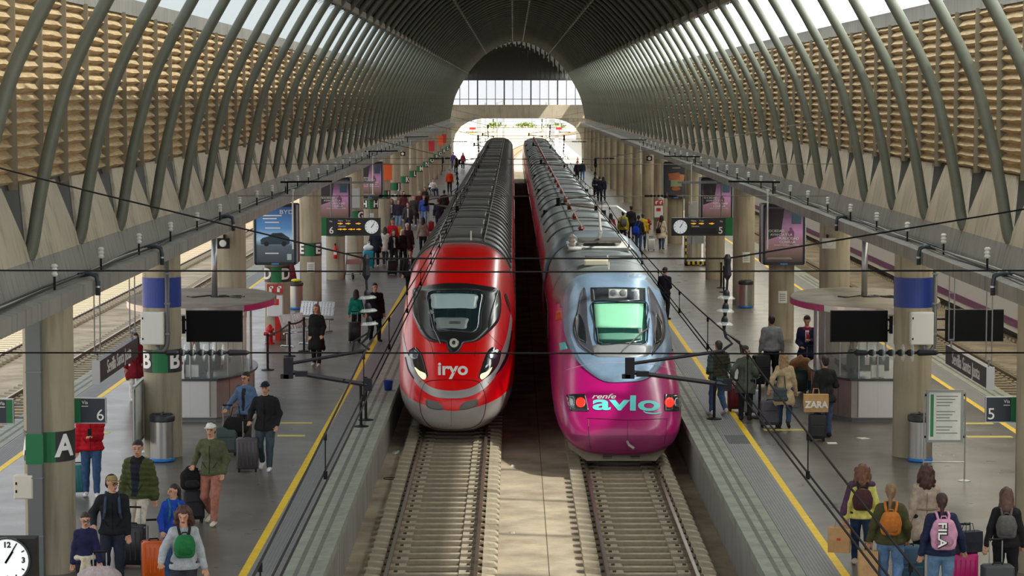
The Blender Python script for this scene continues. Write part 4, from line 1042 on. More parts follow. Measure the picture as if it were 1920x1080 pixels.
    def lettering(s, name, txt, cu, cv, width, m, parent, bold=0.0, shear=0.0, aspect=1.0, off=0.012, rot=0.0):
        me = text_mesh(txt, 1.0, 0.0, bold=bold, shear=shear); 
        bm = bmesh.new(); bm.from_mesh(me); bmesh.ops.triangulate(bm, faces=bm.faces); bmesh.ops.subdivide_edges(bm, edges=[e for e in bm.edges if e.calc_length() > 0.18], cuts=2); bm.to_mesh(me); bm.free()
        xs = [v.co.x for v in me.vertices]; ys = [v.co.y for v in me.vertices]; k = width/(max(xs)-min(xs)); mx, my = (max(xs)+min(xs))/2, (max(ys)+min(ys))/2
        cr, sr = math.cos(rot), math.sin(rot)
        for v in me.vertices:
            a, b = (v.co.x-mx)*k, (v.co.y-my)*k*aspect
            v.co = s.lift(s.hit1((cu, cv), (cu+a*cr-b*sr, cv-(b*cr+a*sr))), off)
        me.materials.clear(); me.materials.append(m); return link(name, me, parent)
    def loft(s, name, m, parent, dens, k=72):
        B = MB(); B.rings([s.section(d, k) for d in dens], cap=True); return B.build(name, m, parent, smooth=True)
def paint_mat(name, top, low, z0, k, xc, rough=0.3, grime=None):
    """two-tone coach paint: low colour under z0 + k*|x-xc|^1.5, all in object space"""
    m = bpy.data.materials.new(name); m.use_nodes = True; N = m.node_tree.nodes; L = m.node_tree.links; p = N['Principled BSDF']
    p.inputs['Roughness'].default_value = rough; p.inputs['Coat Weight'].default_value = 0.25; p.inputs['Coat Roughness'].default_value = 0.08
    tc = N.new('ShaderNodeTexCoord'); sp = N.new('ShaderNodeSeparateXYZ'); L.new(tc.outputs['Object'], sp.inputs[0])
    def mth(op, a, b=None, v=None):
        n = N.new('ShaderNodeMath'); n.operation = op
        for i, q in enumerate((a, b)):
            if q is None: continue
            if isinstance(q, (int, float)): n.inputs[i].default_value = q
            else: L.new(q, n.inputs[i])
        return n.outputs[0]
    ax = mth('ABSOLUTE', mth('SUBTRACT', sp.outputs[0], xc)); cur = mth('MULTIPLY', mth('POWER', ax, 1.5), k)
    msk = mth('GREATER_THAN', mth('SUBTRACT', sp.outputs[2], cur), z0)
    nz = N.new('ShaderNodeTexNoise'); nz.inputs['Scale'].default_value = 2.2; nz.inputs['Detail'].default_value = 6; L.new(tc.outputs['Object'], nz.inputs['Vector'])
    a = N.new('ShaderNodeMixRGB'); a.inputs[1].default_value = rgb(*low); a.inputs[2].default_value = rgb(*top); L.new(msk, a.inputs[0])
    b = N.new('ShaderNodeMixRGB'); b.inputs[2].default_value = rgb(*(grime or tuple(int(c*0.75) for c in top)))
    r = N.new('ShaderNodeMapRange'); r.inputs[1].default_value = 0.5; r.inputs[2].default_value = 0.85; r.inputs[4].default_value = 0.35; L.new(nz.outputs['Fac'], r.inputs[0]); L.new(r.outputs[0], b.inputs[0]); L.new(a.outputs[0], b.inputs[1])
    L.new(b.outputs[0], p.inputs['Base Color']); return m
def conv_pts(conv, L): return [(conv[0]+a/conv[2], conv[1]+b/conv[2]) for a, b in L]
# ---- red train
IR = Nose(-1.39, 55.6, [(0,.40,-.38,.10,-.15,2.3),(.05,.66,-.50,.28,-.12,2.3),(.15,.84,-.56,.45,-.08,2.3),(.4,1.02,-.62,.78,0,2.3),(.8,1.15,-.66,1.08,.1,2.3),(1.3,1.25,-.68,1.38,.2,2.3),(1.9,1.33,-.7,1.68,.3,2.35),
    (2.6,1.385,-.7,2.03,.4,2.4),(3.5,1.42,-.72,2.45,.55,2.5),(4.5,1.44,-.72,2.77,.7,2.65),(5.8,1.45,-.72,3.04,.9,2.8),(7.5,1.45,-.72,3.26,1.05,3.0),(8.6,1.45,-.72,3.3,1.1,3.1)])
c4 = (740, 480, 3.175)
REDP = paint_mat('red_train_paint', (252,6,10), (168,164,158), -0.09, 0.23, -1.39, grime=(190,20,22))
T1 = thing('high_speed_train', 'red high speed train with black windscreen and grey roof', 'train', (0, 0, 0))
dn = [0,.02,.05,.1,.15,.25,.4,.6,.8,1.05,1.3,1.6,1.9,2.25,2.6,3.05,3.5,4,4.5,5.1,5.8,6.6,7.5,8.6]
nose1 = IR.loft('nose', REDP, T1, dn)
MASK = mat('windscreen_mask', (40,40,42), 0.3, spec=0.5)
IR.patch('windscreen_surround', [(118,195),(200,178),(300,166),(420,166),(530,180),(612,198),(628,240),(630,330),(610,400),(555,458),(490,508),(412,520),(396,548),(375,574),(350,580),(325,572),(310,545),(300,518),(215,508),(160,465),(128,400),(108,340),(110,240)], MASK, T1, off=0.02, rings=7, conv=c4)
for pl in ([(612,205),(626,245),(628,330),(606,396),(560,448),(556,400),(572,330),(596,250)], [(116,215),(140,300),(150,380),(160,440),(132,392),(112,338),(112,260)]):
    IR.patch('cab_side_glass', pl, mat('cab_side_glass', (70,66,68), 0.15), T1, off=0.026, rings=4, conv=c4)
ws1 = IR.patch('windscreen', [(204,222),(280,212),(360,208),(450,213),(528,222),(522,290),(512,360),(496,452),(420,452),(350,449),(280,447),(226,446),(214,370),(206,300)], mat('windscreen_glass', (34,52,58), 0.06, spec=0.8), T1, off=0.03, rings=6, conv=c4)
IR.patch('sky_reflection_and_blind', [(222,235),(300,231),(400,231),(490,240),(486,285),(478,318),(400,316),(300,318),(226,314),(222,270)], mat('sky_reflection_and_blind', (188,214,214), 0.3), ws1, off=0.038, rings=4, conv=c4)  # pale sky reflection painted onto the windscreen
IR.patch('dashboard', [(248,376),(340,374),(434,378),(430,410),(420,440),(340,436),(258,438),(250,410)], mat('dashboard_grey', (142,156,152), 0.4), ws1, off=0.038, rings=3, conv=c4)
IR.patch('dashboard_slot', [(326,396),(392,396),(392,412),(326,412)], plain(84,92,90), ws1, off=0.044, rings=2, conv=c4, closed_smooth=False)
IR.line('windscreen_seal', [(204,222),(360,206),(530,222),(514,350),(496,455),(350,452),(226,448),(210,330)], 0.008, plain(120,124,124,0.3,0.5), T1, c4, closed=True, off=0.034)
LENS = mat('headlight_lens', (52,50,52), 0.1, spec=0.8); LEDW = mat('headlight_led', (255,232,180), 0.3, emit=0.6)
for pl, led, rd in (([(82,572),(104,552),(126,544),(150,566),(166,592),(186,660),(198,714),(184,730),(166,737),(140,706),(118,676),(92,622)], [(122,664),(150,686),(185,704),(186,728),(168,735),(140,704)], (118,590)),
               ([(580,544),(606,556),(632,572),(618,636),(590,684),(556,718),(522,737),(506,730),(500,714),(514,668),(530,620),(552,570)], [(578,664),(548,690),(512,706),(510,728),(524,735),(556,708)], (580,592))):
    h = IR.patch('headlight', pl, LENS, T1, off=0.012, rings=4, conv=c4)
    IR.patch('led_strip', led, LEDW, h, off=0.02, rings=3, conv=c4)
    IR.patch('lamp_reflector', [(rd[0]+26*math.cos(a*PI/4), rd[1]+26*math.sin(a*PI/4)) for a in range(8)], plain(150,160,170,0.15,0.6), h, off=0.02, rings=3, conv=c4)
lc = (352,524)
lm = IR.patch('centre_lamp', [(lc[0]+30*math.cos(a*PI/6), lc[1]+32*math.sin(a*PI/6)) for a in range(12)], plain(26,26,28,0.2), T1, off=0.03, rings=3, conv=c4)
IR.patch('lamp_ring', [(lc[0]+25*math.cos(a*PI/6), lc[1]+26*math.sin(a*PI/6)) for a in range(12)], plain(214,214,196,0.3), lm, off=0.038, rings=3, conv=c4)
IR.patch('lamp_core', [(lc[0]+11*math.cos(a*PI/6), lc[1]+12*math.sin(a*PI/6)) for a in range(12)], plain(60,60,60,0.2), lm, off=0.044, rings=2, conv=c4)
SILV = mat('silver_band', (190,188,186), 0.3, 0.3)
IR.ribbon('silver_band', [(48,440),(62,520),(85,600),(125,690),(180,755),(240,790),(340,803),(440,790),(500,760),(560,705),(620,600),(665,480),(690,340)],
          [(46,500),(58,580),(80,660),(112,735),(170,800),(240,838),(340,848),(440,838),(520,800),(585,735),(645,635),(684,520),(699,380)], SILV, T1, c4)
IR.ribbon('dark_pinstripe', [(590,722),(632,650),(672,560),(694,440)], [(586,724),(640,668),(682,575),(700,450)], BLACK, T1, c4, off=0.01)
IR.ribbon('dark_pinstripe', [(118,728),(86,668),(70,600)], [(114,736),(80,680),(62,604)], BLACK, T1, c4, off=0.01)
IR.line('coupler_hatch_seam', [(150,880),(154,830),(170,775),(205,744),(340,737),(480,743),(516,772),(538,830),(543,880),(530,950),(500,1000),(440,1026),(340,1034),(230,1020),(185,985),(160,940)], 0.009, plain(60,10,12), T1, c4, closed=True)
IR.line('centre_seam', [(340,740),(338,860),(337,940),(336,1030)], 0.004, plain(110,20,20), T1, c4)
IR.line('bonnet_seam', [(160,470),(210,515),(235,600)], 0.004, plain(90,8,10), T1, c4); IR.line('bonnet_seam', [(555,460),(600,505),(648,552)], 0.004, plain(90,8,10), T1, c4); IR.line('bonnet_seam', [(485,515),(474,600)], 0.004, plain(90,8,10), T1, c4)
for pl in ([(190,856),(225,860),(265,874),(288,900),(288,914),(250,916),(210,906),(188,890)], [(384,914),(400,882),(440,862),(488,853),(495,868),(492,888),(462,904),(420,915)]):
    IR.patch('bumper_grille', pl, plain(120,118,114,0.5), T1, off=0.01, rings=3, conv=c4)
IR.lettering('train_lettering', 'iryo', 740+347/3.175, 480+686/3.175, 56, WTXT, T1, bold=0.03, aspect=0.92)
wp = [(206,262),(212,330),(240,420),(262,480),(292,528)]
w_ = IR.line('wiper', wp, 0.012, plain(30,30,32,0.4), T1, c4, off=0.04)
IR.line('wiper_arm', [(214,340),(232,430),(258,490),(275,532)], 0.012, plain(150,150,148,0.3,0.5), T1, c4, off=0.045)
IR.patch('wiper_hub', [(205,330),(232,330),(234,348),(206,350)], plain(140,144,144,0.3), T1, off=0.04, rings=2, conv=c4)
# cab door window on the side facing the other train
IR.ribbon('cab_side_window', [(652,232),(660,225),(672,250),(688,310)], [(656,250),(670,290),(682,320),(690,335)], plain(40,30,34,0.2), T1, c4, off=0.012)
# coaches
def coach(T, nz, y0, y1, roof_m, body_m, hoops, name='coach', strip=None):
    d = nz.D[-1]; sec = nz.section(d, 72); L_ = y1-y0
    C = MB(); C.rings([[(x, 0, z) for x, _, z in sec],[(x, L_, z) for x, _, z in sec]], cap=True)
    o = C.build(name, body_m, T, smooth=True, loc=(0,y0,0), auto=50)
    up = [(x, z) for x, _, z in nz.section(d, 120, off=0.02) if z > 2.35]; up.sort(key=lambda p: p[0])
    R = MB(); R.rings([[(x, 0.02, z) for x, z in up]+[(x, 0.02, z-0.05) for x, z in up[::-1]], [(x, L_-0.02, z) for x, z in up]+[(x, L_-0.02, z-0.05) for x, z in up[::-1]]], cap=True)
    R.build('roof', roof_m, o, smooth=True, auto=50)
    if hoops:
        hp = [(x, z) for x, _, z in nz.section(d, 120, off=0.045) if z > 2.6]; hp.sort(key=lambda p: p[0]); hm = None
        k = int(L_/hoops)
        for i in range(k+1):
            if hm is None:
                q = MB(); q.tube([(x, 0, z) for x, z in hp], 0.03, n=6); hm = q.build('roof_hoop', plain(86,84,82,0.4), o, loc=(0, i*hoops+0.3, 0)).data
            else: share('roof_hoop', hm, o, (0, i*hoops+0.3, 0))
    for s in (-1, 1):
        w = nz.A[-1,1]+0.004; ny = int((L_-3)/1.9)
        q = MB(); q.box(-0.01, 0.01, 0.0, 1.35, 1.0, 1.75); wm = None
        for i in range(ny):
            if wm is None: wm = q.build('window', DARKGLASS, o, loc=(nz.xc+s*w, 1.6+i*1.9, 0)).data
            else: share('window', wm, o, (nz.xc+s*w, 1.6+i*1.9, 0))
    return o
ROOF1 = mat('red_train_roof', (150,146,140), 0.4, 0.1, var=0.35, scale=0.8)
REDC = paint_mat('red_coach_paint', (228,14,18), (150,146,142), 0.25, 0.0, -1.39)
y = 55.6+8.6
m = MB(); coach_y = []
for k in range(7):
    L_ = 17.0 if k == 0 else 24.5
    c = coach(T1, IR, y, y+L_, ROOF1, REDC, 2.2); coach_y.append((y, L_, c)); y += L_
    g = MB(); g.box(-1.39-1.2, -1.39+1.2, y, y+0.45, -0.4, 2.95); g.build('gangway', BLACK, T1); y += 0.45
    # roof equipment
    for i in range(3):
        q = MB(); yy = L_*(0.2+0.3*i); q.rbox(-1.39-0.55, -1.39+0.5, yy, yy+2.6, 3.28, 3.4, 0.05); q.build('roof_unit', plain(110,108,106,0.5), c)
    for xx in (-0.75, 0.6):
        q = MB(); q.tube([(-1.39+xx, 0.4, 3.33),(-1.39+xx, L_-0.4, 3.33)], 0.022, n=5); q.build('roof_cable', plain(60,58,56), c)
    # pale graphic on the side facing the other train
    q = MB(); q.rings([[(-1.39+1.457, 3+1.2*i+0.6*j, 1.9+0.5*j) for j in (0,1)] for i in range(2)], close=False); q.build('side_graphic', WHITE, c)
q = MB(); q.tube([(-1.39-0.55,63.6,3.3),(-1.39-0.55,63.6,3.62)],0.02,n=6); q.box(-1.39-0.6,-1.39-0.5,63.2,64,3.26,3.32); q.build('aerial', WHITE, T1)
q = MB(); q.tube([(-1.39+0.25,65.0,3.3),(-1.39+0.25,65.0,3.6)],0.02,n=6); q.box(-1.39+0.2,-1.39+0.3,64.7,65.4,3.26,3.32); q.build('aerial', WHITE, T1)
q = MB(); q.box(-1.39-1.1,-1.39+1.1,58,y,-0.78+0.25,-0.3); q.build('underframe', BLACK, T1)
for yy in [60+i*12.6 for i in range(14)]:
    for s in (-1,1):
        q = MB(); q.tube([(-1.39+s*0.70,yy,-0.34),(-1.39+s*0.79,yy,-0.34)],0.44,n=16); q.build('wheel', plain(60,56,52,0.5,0.5), T1)
# ---- magenta train
c5 = (1030, 500, 2.842)
AV = Nose(2.35, 51.3, [(0,.72,-.36,.05,-.15,2.7),(.05,.95,-.46,.20,-.12,2.7),(.15,1.08,-.51,.34,-.1,2.6),(.35,1.2,-.54,.55,0,2.5),(.8,1.3,-.57,.84,.1,2.4),(1.4,1.37,-.58,1.15,.2,2.35),(2.0,1.41,-.6,1.42,.3,2.3),(2.6,1.435,-.6,1.7,.35,2.2),(4.0,1.45,-.6,2.42,.45,2.2),(4.7,1.45,-.6,2.75,.5,2.3),(5.6,1.45,-.6,3.0,.6,2.5),(6.5,1.45,-.6,3.08,.8,2.8),(8.0,1.45,-.6,3.1,1.0,3.0),(9.0,1.45,-.6,3.1,1.1,3.1)])
MAGP = paint_mat('magenta_train_paint', (182,18,112), (136,44,92), -0.05, 0.0, 2.35, grime=(140,34,92))
T2 = thing('high_speed_train', 'magenta high speed train with blue cab and rounded nose', 'train', (0, 0, 0))
AV.loft('nose', MAGP, T2, [0,.02,.05,.1,.15,.25,.35,.55,.8,1.1,1.4,1.7,2.0,2.3,2.6,3.0,3.5,4,4.35,4.7,5.1,5.6,6,6.5,7.2,8,9])
SBLUE = mat('cab_silver_blue', (140,168,196), 0.35, 0.25, var=0.2, scale=1.5)
AV.patch('cab_shell', [(86,150),(120,80),(180,48),(300,38),(450,42),(530,60),(598,130),(640,230),(660,330),(655,420),(605,520),(520,600),(400,618),(290,612),(190,545),(130,470),(92,380),(76,260)], SBLUE, T2, off=0.03, rings=9, conv=c5)
AV.patch('cab_apron', [(232,432),(300,420),(400,418),(500,420),(540,432),(532,470),(500,486),(400,490),(300,488),(248,482)], mat('cab_apron_grey', (160,162,166), 0.35, 0.3), T2, off=0.04, rings=4, conv=c5)
for pl in ([(150,250),(170,150),(192,118),(204,190),(208,300),(226,400),(246,476),(205,462),(160,425),(132,360),(134,300)], [(520,110),(560,170),(600,260),(612,340),(600,405),(560,460),(542,478),(548,400),(540,280),(524,180)]):
    AV.patch('cab_side_recess', pl, mat('cab_recess', (92,94,104), 0.25, 0.3), T2, off=0.04, rings=5, conv=c5)
for pl in ([(140,290),(154,268),(168,262),(186,300),(198,350),(203,415),(180,412),(162,402),(148,360)], [(562,256),(584,284),(596,320),(598,372),(586,408),(556,418),(554,370),(560,310)]):
    AV.patch('cab_side_window', pl, mat('cab_window_dark', (36,42,44), 0.1, spec=0.8), T2, off=0.048, rings=4, conv=c5)
vp = AV.patch('vent_panel', [(223,119),(360,117),(506,121),(507,160),(508,192),(370,192),(229,192),(226,155)], mat('vent_panel_dark', (58,64,70), 0.15, spec=0.7), T2, off=0.042, rings=4, conv=c5, closed_smooth=False)
vb = AV.patch('vent_box', [(316,129),(412,131),(412,173),(316,176)], plain(196,200,198,0.4), vp, off=0.054, rings=3, conv=c5, closed_smooth=False)
for x in (341, 390): AV.patch('fan', [(x+18*math.cos(a*PI/6), 152+18*math.sin(a*PI/6)) for a in range(12)], plain(120,124,124,0.4), vb, off=0.062, rings=2, conv=c5)
ws2 = AV.patch('windscreen', [(231,201),(370,197),(510,197),(512,300),(508,414),(380,418),(258,418),(244,310)], mat('windscreen_glass_green', (28,62,56), 0.06, spec=0.8), T2, off=0.042, rings=6, conv=c5, closed_smooth=False)
AV.patch('sky_reflection_and_blind', [(241,209),(370,206),(496,206),(494,270),(490,335),(370,334),(250,333),(245,270)], mat('sun_blind_green', (150,226,186), 0.4), ws2, off=0.052, rings=4, conv=c5, closed_smooth=False)  # the green blind itself
AV.patch('dashboard', [(262,366),(380,362),(488,366),(484,392),(380,398),(266,396)], mat('dash_green', (96,150,130), 0.5), ws2, off=0.052, rings=3, conv=c5, closed_smooth=False)
AV.line('windscreen_seal', [(231,201),(370,197),(510,197),(512,300),(508,414),(380,418),(258,418),(244,310)], 0.01, BLACK, T2, c5, closed=True, off=0.048)
for pl, cx, clear in (([(92,684),(140,680),(190,681),(202,725),(212,770),(160,770),(112,767),(100,730)], 168, 118), ([(612,683),(660,681),(708,684),(704,730),(696,771),(650,772),(612,770),(611,725)], 638, 682)):
    h = AV.patch('headlight', pl, LENS, T2, off=0.014, rings=4, conv=c5, closed_smooth=False)
    AV.patch('red_lamp', [(cx+25*math.cos(a*PI/6), 726+26*math.sin(a*PI/6)) for a in range(12)], mat('tail_lamp', (240,50,34), 0.3, emit=0.4), h, off=0.022, rings=3, conv=c5)
    AV.patch('clear_lamp', [(clear+18*math.cos(a*PI/6), 724+26*math.sin(a*PI/6)) for a in range(12)], plain(150,156,160,0.1,0.6), h, off=0.022, rings=3, conv=c5)
CY = mat('cyan_lettering', (110,226,222), 0.4)
AV.lettering('train_lettering', 'avlo', 1030+410/2.842, 500+728/2.842, 126, CY, T2, bold=0.026, aspect=0.5, rot=-0.02)
AV.lettering('small_train_lettering', 'renfe', 1030+292/2.842, 500+692/2.842, 45, WTXT, T2, bold=0.012, shear=0.35, aspect=0.6)
AV.ribbon('lettering_stroke', [(499,770),(520,777),(560,781),(597,777)], [(501,775),(520,784),(560,788),(594,784)], CY, T2, c5, off=0.012)
DK = plain(70,14,44)
AV.line('bonnet_seam', [(95,556),(160,538),(250,524),(360,518),(480,520),(580,532),(690,566)], 0.005, plain(214,190,214), T2, c5, off=0.034)
AV.line('hatch_seam', [(200,808),(300,812),(420,818),(530,814),(628,810)], 0.007, DK, T2, c5)
for L_ in ([(206,812),(212,900),(222,985)], [(417,818),(417,900),(416,978)], [(628,812),(622,880),(612,945)]): AV.line('hatch_seam', L_, 0.006, DK, T2, c5)
p0 = AV.lift(AV.hit1((420,920),(1030+415/2.842,500+932/2.842)),0.0)
q = MB(); q.tube([p0, p0+Vector((0.03,-0.14,-0.05)), p0+Vector((0.14,-0.2,-0.12))], 0.03, n=8); q.build('coupling_hook', plain(200,198,194,0.3,0.6), T2)
for pl, c in (([(54,408),(90,402),(100,438),(60,446)], CY), ([(648,404),(672,404),(684,452),(646,446)], CY), ([(36,240),(72,232),(74,280),(34,288)], mat('orange_tag', (220,86,30), 0.4)), ([(626,226),(650,238),(668,296),(634,284)], mat('orange_tag', (220,86,30), 0.4)), ([(616,155),(634,166),(656,230),(630,222)], mat('pink_tag', (222,30,130), 0.4))):
    AV.patch('corner_tag', pl, c, T2, off=0.016, rings=2, conv=c5, closed_smooth=False)
AV.line('wiper', [(388,465),(430,425),(480,375),(522,340)], 0.014, plain(120,122,120,0.3,0.4), T2, c5, off=0.09)
AV.line('wiper', [(523,290),(518,360),(516,418)], 0.012, BLACK, T2, c5, off=0.08)
SK = mat('nose_skirt', (150,142,126), 0.6, var=0.2, scale=2)
q = MB(); q.rings([[(2.35-1.0,51.75,-0.38),(2.35+1.0,51.75,-0.38),(2.35+1.15,53.6,-0.38),(2.35-1.15,53.6,-0.38)],[(2.35-0.75,51.62,-0.66),(2.35+0.75,51.62,-0.66),(2.35+1.1,53.6,-0.66),(2.35-1.1,53.6,-0.66)]], cap=True); sk = q.build('skirt', SK, T2)
for x in (-0.3, 0.3):
    for i in range(5):
        q = MB(); q.cbox(2.35+x, 51.65, -0.6+i*0.035, 0.2, 0.03, 0.012); q.build('skirt_slot', BLACK, sk)
ROOF2 = mat('magenta_train_roof', (128,136,138), 0.38, 0.25, var=0.25, scale=0.7)
MAGC = paint_mat('magenta_coach_paint', (176,30,84), (130,60,80), 0.1, 0.0, 2.35, grime=(200,60,90))
y = 51.3+9.0
for k in range(9):
    L_ = 10.0 if k == 0 else 21.0
    c = coach(T2, AV, y, y+L_, ROOF2, MAGC, 5.2 if k else 0); 
    for i in range(3):
        q = MB(); yy = L_*(0.12+0.3*i); q.rbox(2.35-0.5, 2.35+0.75, yy, yy+0.14, 3.1, 3.16, 0.03); q.build('roof_seam', plain(96,98,100), c)
    if k: 
        q = MB(); q.tube([(2.05,0.6,3.36),(2.05,L_-0.3,3.36)], 0.022, n=6); q.build('roof_busbar', plain(190,186,182,0.3,0.4), c)
        im = None
        for i in range(3):
            if im is None:
                q = MB(); q.lathe([(0.05,3.1),(0.11,3.13),(0.06,3.17),(0.11,3.2),(0.06,3.24),(0.11,3.27),(0.05,3.36),(0.03,3.38)], x=2.05, n=12); im = q.build('roof_insulator', plain(112,38,36,0.3), c, loc=(0,1.5+i*7.5,0)).data
            else: share('roof_insulator', im, c, (0,1.5+i*7.5,0))
    y += L_
    g = MB(); g.box(2.35-1.2, 2.35+1.2, y, y+0.4, -0.4, 2.9); g.build('gangway', BLACK, T2); y += 0.4
# raised rear fairing of the power car
fs = [(x, z) for x, _, z in AV.section(9.0, 96, off=0.08) if z > 1.9]; fs.sort(key=lambda p: p[0])
q = MB(); q.rings([[(x, 68.2, z-0.02) for x, z in fs],[(x, 69.0, z+0.14) for x, z in fs],[(x, 70.3, z+0.14) for x, z in fs]], close=False); fo = q.build('roof_fairing', mat('fairing_grey', (120,132,140), 0.35, 0.2), T2, smooth=True)
sd = fo.modifiers.new('thick','SOLIDIFY'); sd.thickness = 0.06
q = MB(); rr_ = []
for d in (5.45, 5.75, 6.1, 6.6, 7.2, 8.0, 9.02):
    sec = sorted([(x, y_, z) for x, y_, z in AV.section(d, 120, off=0.014) if z > 2.2], key=lambda p: p[0]); n_s = 40
    xs_ = np.linspace(sec[0][0], sec[-1][0], n_s); zs_ = np.interp(xs_, [p[0] for p in sec], [p[2] for p in sec]); rr_.append([(a_, sec[0][1], b_) for a_, b_ in zip(xs_, zs_)])
q.rings(rr_, close=False); ro = q.build('cab_roof', ROOF2, T2, smooth=True); ro.modifiers.new('thick','SOLIDIFY').thickness = 0.03
q = MB(); q.rbox(2.35-0.85,2.35+0.85,64.6,67.8,3.1,3.16,0.1); q.build('pantograph_tray', WHITE, T2)
q = MB(); q.rbox(2.35-0.62,2.35-0.02,58.6,59.5,3.1,3.24,0.05); q.build('roof_box', plain(200,192,170,0.5), T2)
q = MB(); q.box(2.35-0.9,2.35+0.9,64.3,64.36,3.1,3.13); q.build('roof_seam', GREY, T2)
pan = MB(); WG = plain(200,198,192,0.35,0.3)
pan.tube([(2.35,66.6,3.2),(2.35,64.2,3.62)], 0.05, n=8); po = pan.build('pantograph', WG, T2)
q = MB(); q.tube([(2.35,64.2,3.62),(2.35,65.8,4.18)], 0.035, n=8); q.build('upper_arm', WG, po)
q = MB(); q.tube([(2.35-0.75,65.8,4.05),(2.35-0.5,65.8,4.22),(2.35+0.5,65.8,4.22),(2.35+0.75,65.8,4.05)], 0.035, n=6); q.build('contact_bow', WG, po)
q = MB(); q.tube([(2.35-0.5,66.1,4.22),(2.35+0.5,66.1,4.22)], 0.03, n=6); q.build('contact_bow', WG, po)
for x in (-0.5,0.5):
    for yy in (65.4,66.8):
        q = MB(); q.lathe([(0.06,3.12),(0.1,3.16),(0.06,3.2),(0.1,3.24),(0.04,3.3)], x=2.35+x, y=yy, n=12); q.build('base_insulator', WG, po)
q = MB(); q.lathe([(0.05,3.1),(0.12,3.14),(0.06,3.18),(0.12,3.22),(0.06,3.27),(0.12,3.32),(0.06,3.38),(0.12,3.43),(0.03,3.5)], x=2.35-0.75, y=65.2, n=14); q.build('roof_insulator', plain(170,160,150,0.3), T2)
q = MB(); q.box(2.35-0.55,2.35+0.6,65.3,66.9,3.26,3.32); q.build('base_frame', plain(90,88,84,0.5), po)
for x, yy in ((2.35-0.05,57.6),(2.35+0.02,60.1)):
    q = MB(); q.tube([(x,yy,3.08),(x,yy,3.26)],0.018,n=6); q.build('aerial', WHITE, T2)
q = MB(); q.box(2.35-1.1,2.35+1.1,54,y,-0.53,-0.3); q.build('underframe', BLACK, T2)
for yy in [56+i*13 for i in range(12)]:
    for s in (-1,1):
        q = MB(); q.tube([(2.35+s*0.70,yy,-0.34),(2.35+s*0.79,yy,-0.34)],0.44,n=16); q.build('wheel', plain(60,56,52,0.5,0.5), T2)
# ---- parked train beyond the right platform
T3 = thing('passenger_train', 'white and purple passenger train parked beyond the magenta train platform', 'train', (17.9, 0, 0))
q = MB(); q.rings([[(x, yy, z) for x, z in ((-1.4,-0.5),(-1.45,0.4),(-1.45,1.9),(-1.3,2.7),(-0.7,3.1),(0.7,3.1),(1.3,2.7),(1.45,1.9),(1.45,-0.5))] for yy in (40, 190)], cap=True); q.build('body', plain(196,196,198,0.3), T3)
q = MB(); q.box(-1.47,-1.44,40,190,1.85,2.15); q.build('purple_stripe', plain(96,40,92,0.4), T3)
q = MB(); q.box(-1.47,-1.44,40,190,-0.3,-0.05); q.build('purple_stripe', plain(96,40,92,0.4), T3)
wm = None
for i in range(56):
    if wm is None: q = MB(); q.box(-1.475,-1.45,0,1.7,0.75,1.7); wm = q.build('window', DARKGLASS, T3, loc=(0,41,0)).data
    else: share('window', wm, T3, (0,41+i*2.6,0))
q = MB(); q.box(-1.1,1.1,40,190,-0.78,-0.4); q.build('underframe', BLACK, T3)
track(17.9, 15, 420, 'railway track under the parked purple striped train', 60)
# ------------------------------------------------------------------ overhead line
WIRE = mat('wire_dark', (8,8,9), 0.9, spec=0.1); WIRE_SUNLIT = mat('wire_sunlit', (104,98,86), 0.5, 0.3)  # second tone is the same wire with sunlight put into its colour
IGL = mat('insulator_glass', (180,192,192), 0.1, alpha=0.14, spec=0.4); IBLK = mat('insulator_cap', (12,13,18), 0.6, spec=0.12)
def disc_string(parent, p0, p1, n, r):
    """glass disc insulators threaded between two points"""
    p0, p1 = Vector(p0), Vector(p1); d = (p1-p0); ax = d.normalized(); q = ax.to_track_quat('Z','Y')
    for i in range(n):
        c = p0+d*(i+0.5)/n
        m = MB(); L_ = d.length/n
        m.lathe([(0.015,-L_*0.5),(0.03,-L_*0.3),(0.035,L_*0.05),(0.02,L_*0.2),(0.015,L_*0.5)], n=10); o = m.build('insulator_cap', IBLK, parent, smooth=True, loc=c); o.rotation_euler = q.to_euler()
        m = MB(); m.lathe([(0.03,-L_*0.05),(r*0.7,-L_*0.02),(r,L_*0.12),(r*0.95,L_*0.2),(r*0.6,L_*0.14),(0.03,L_*0.1)], n=18); g = m.build('glass_disc', IGL, parent, smooth=True, loc=c); g.rotation_euler = q.to_euler()
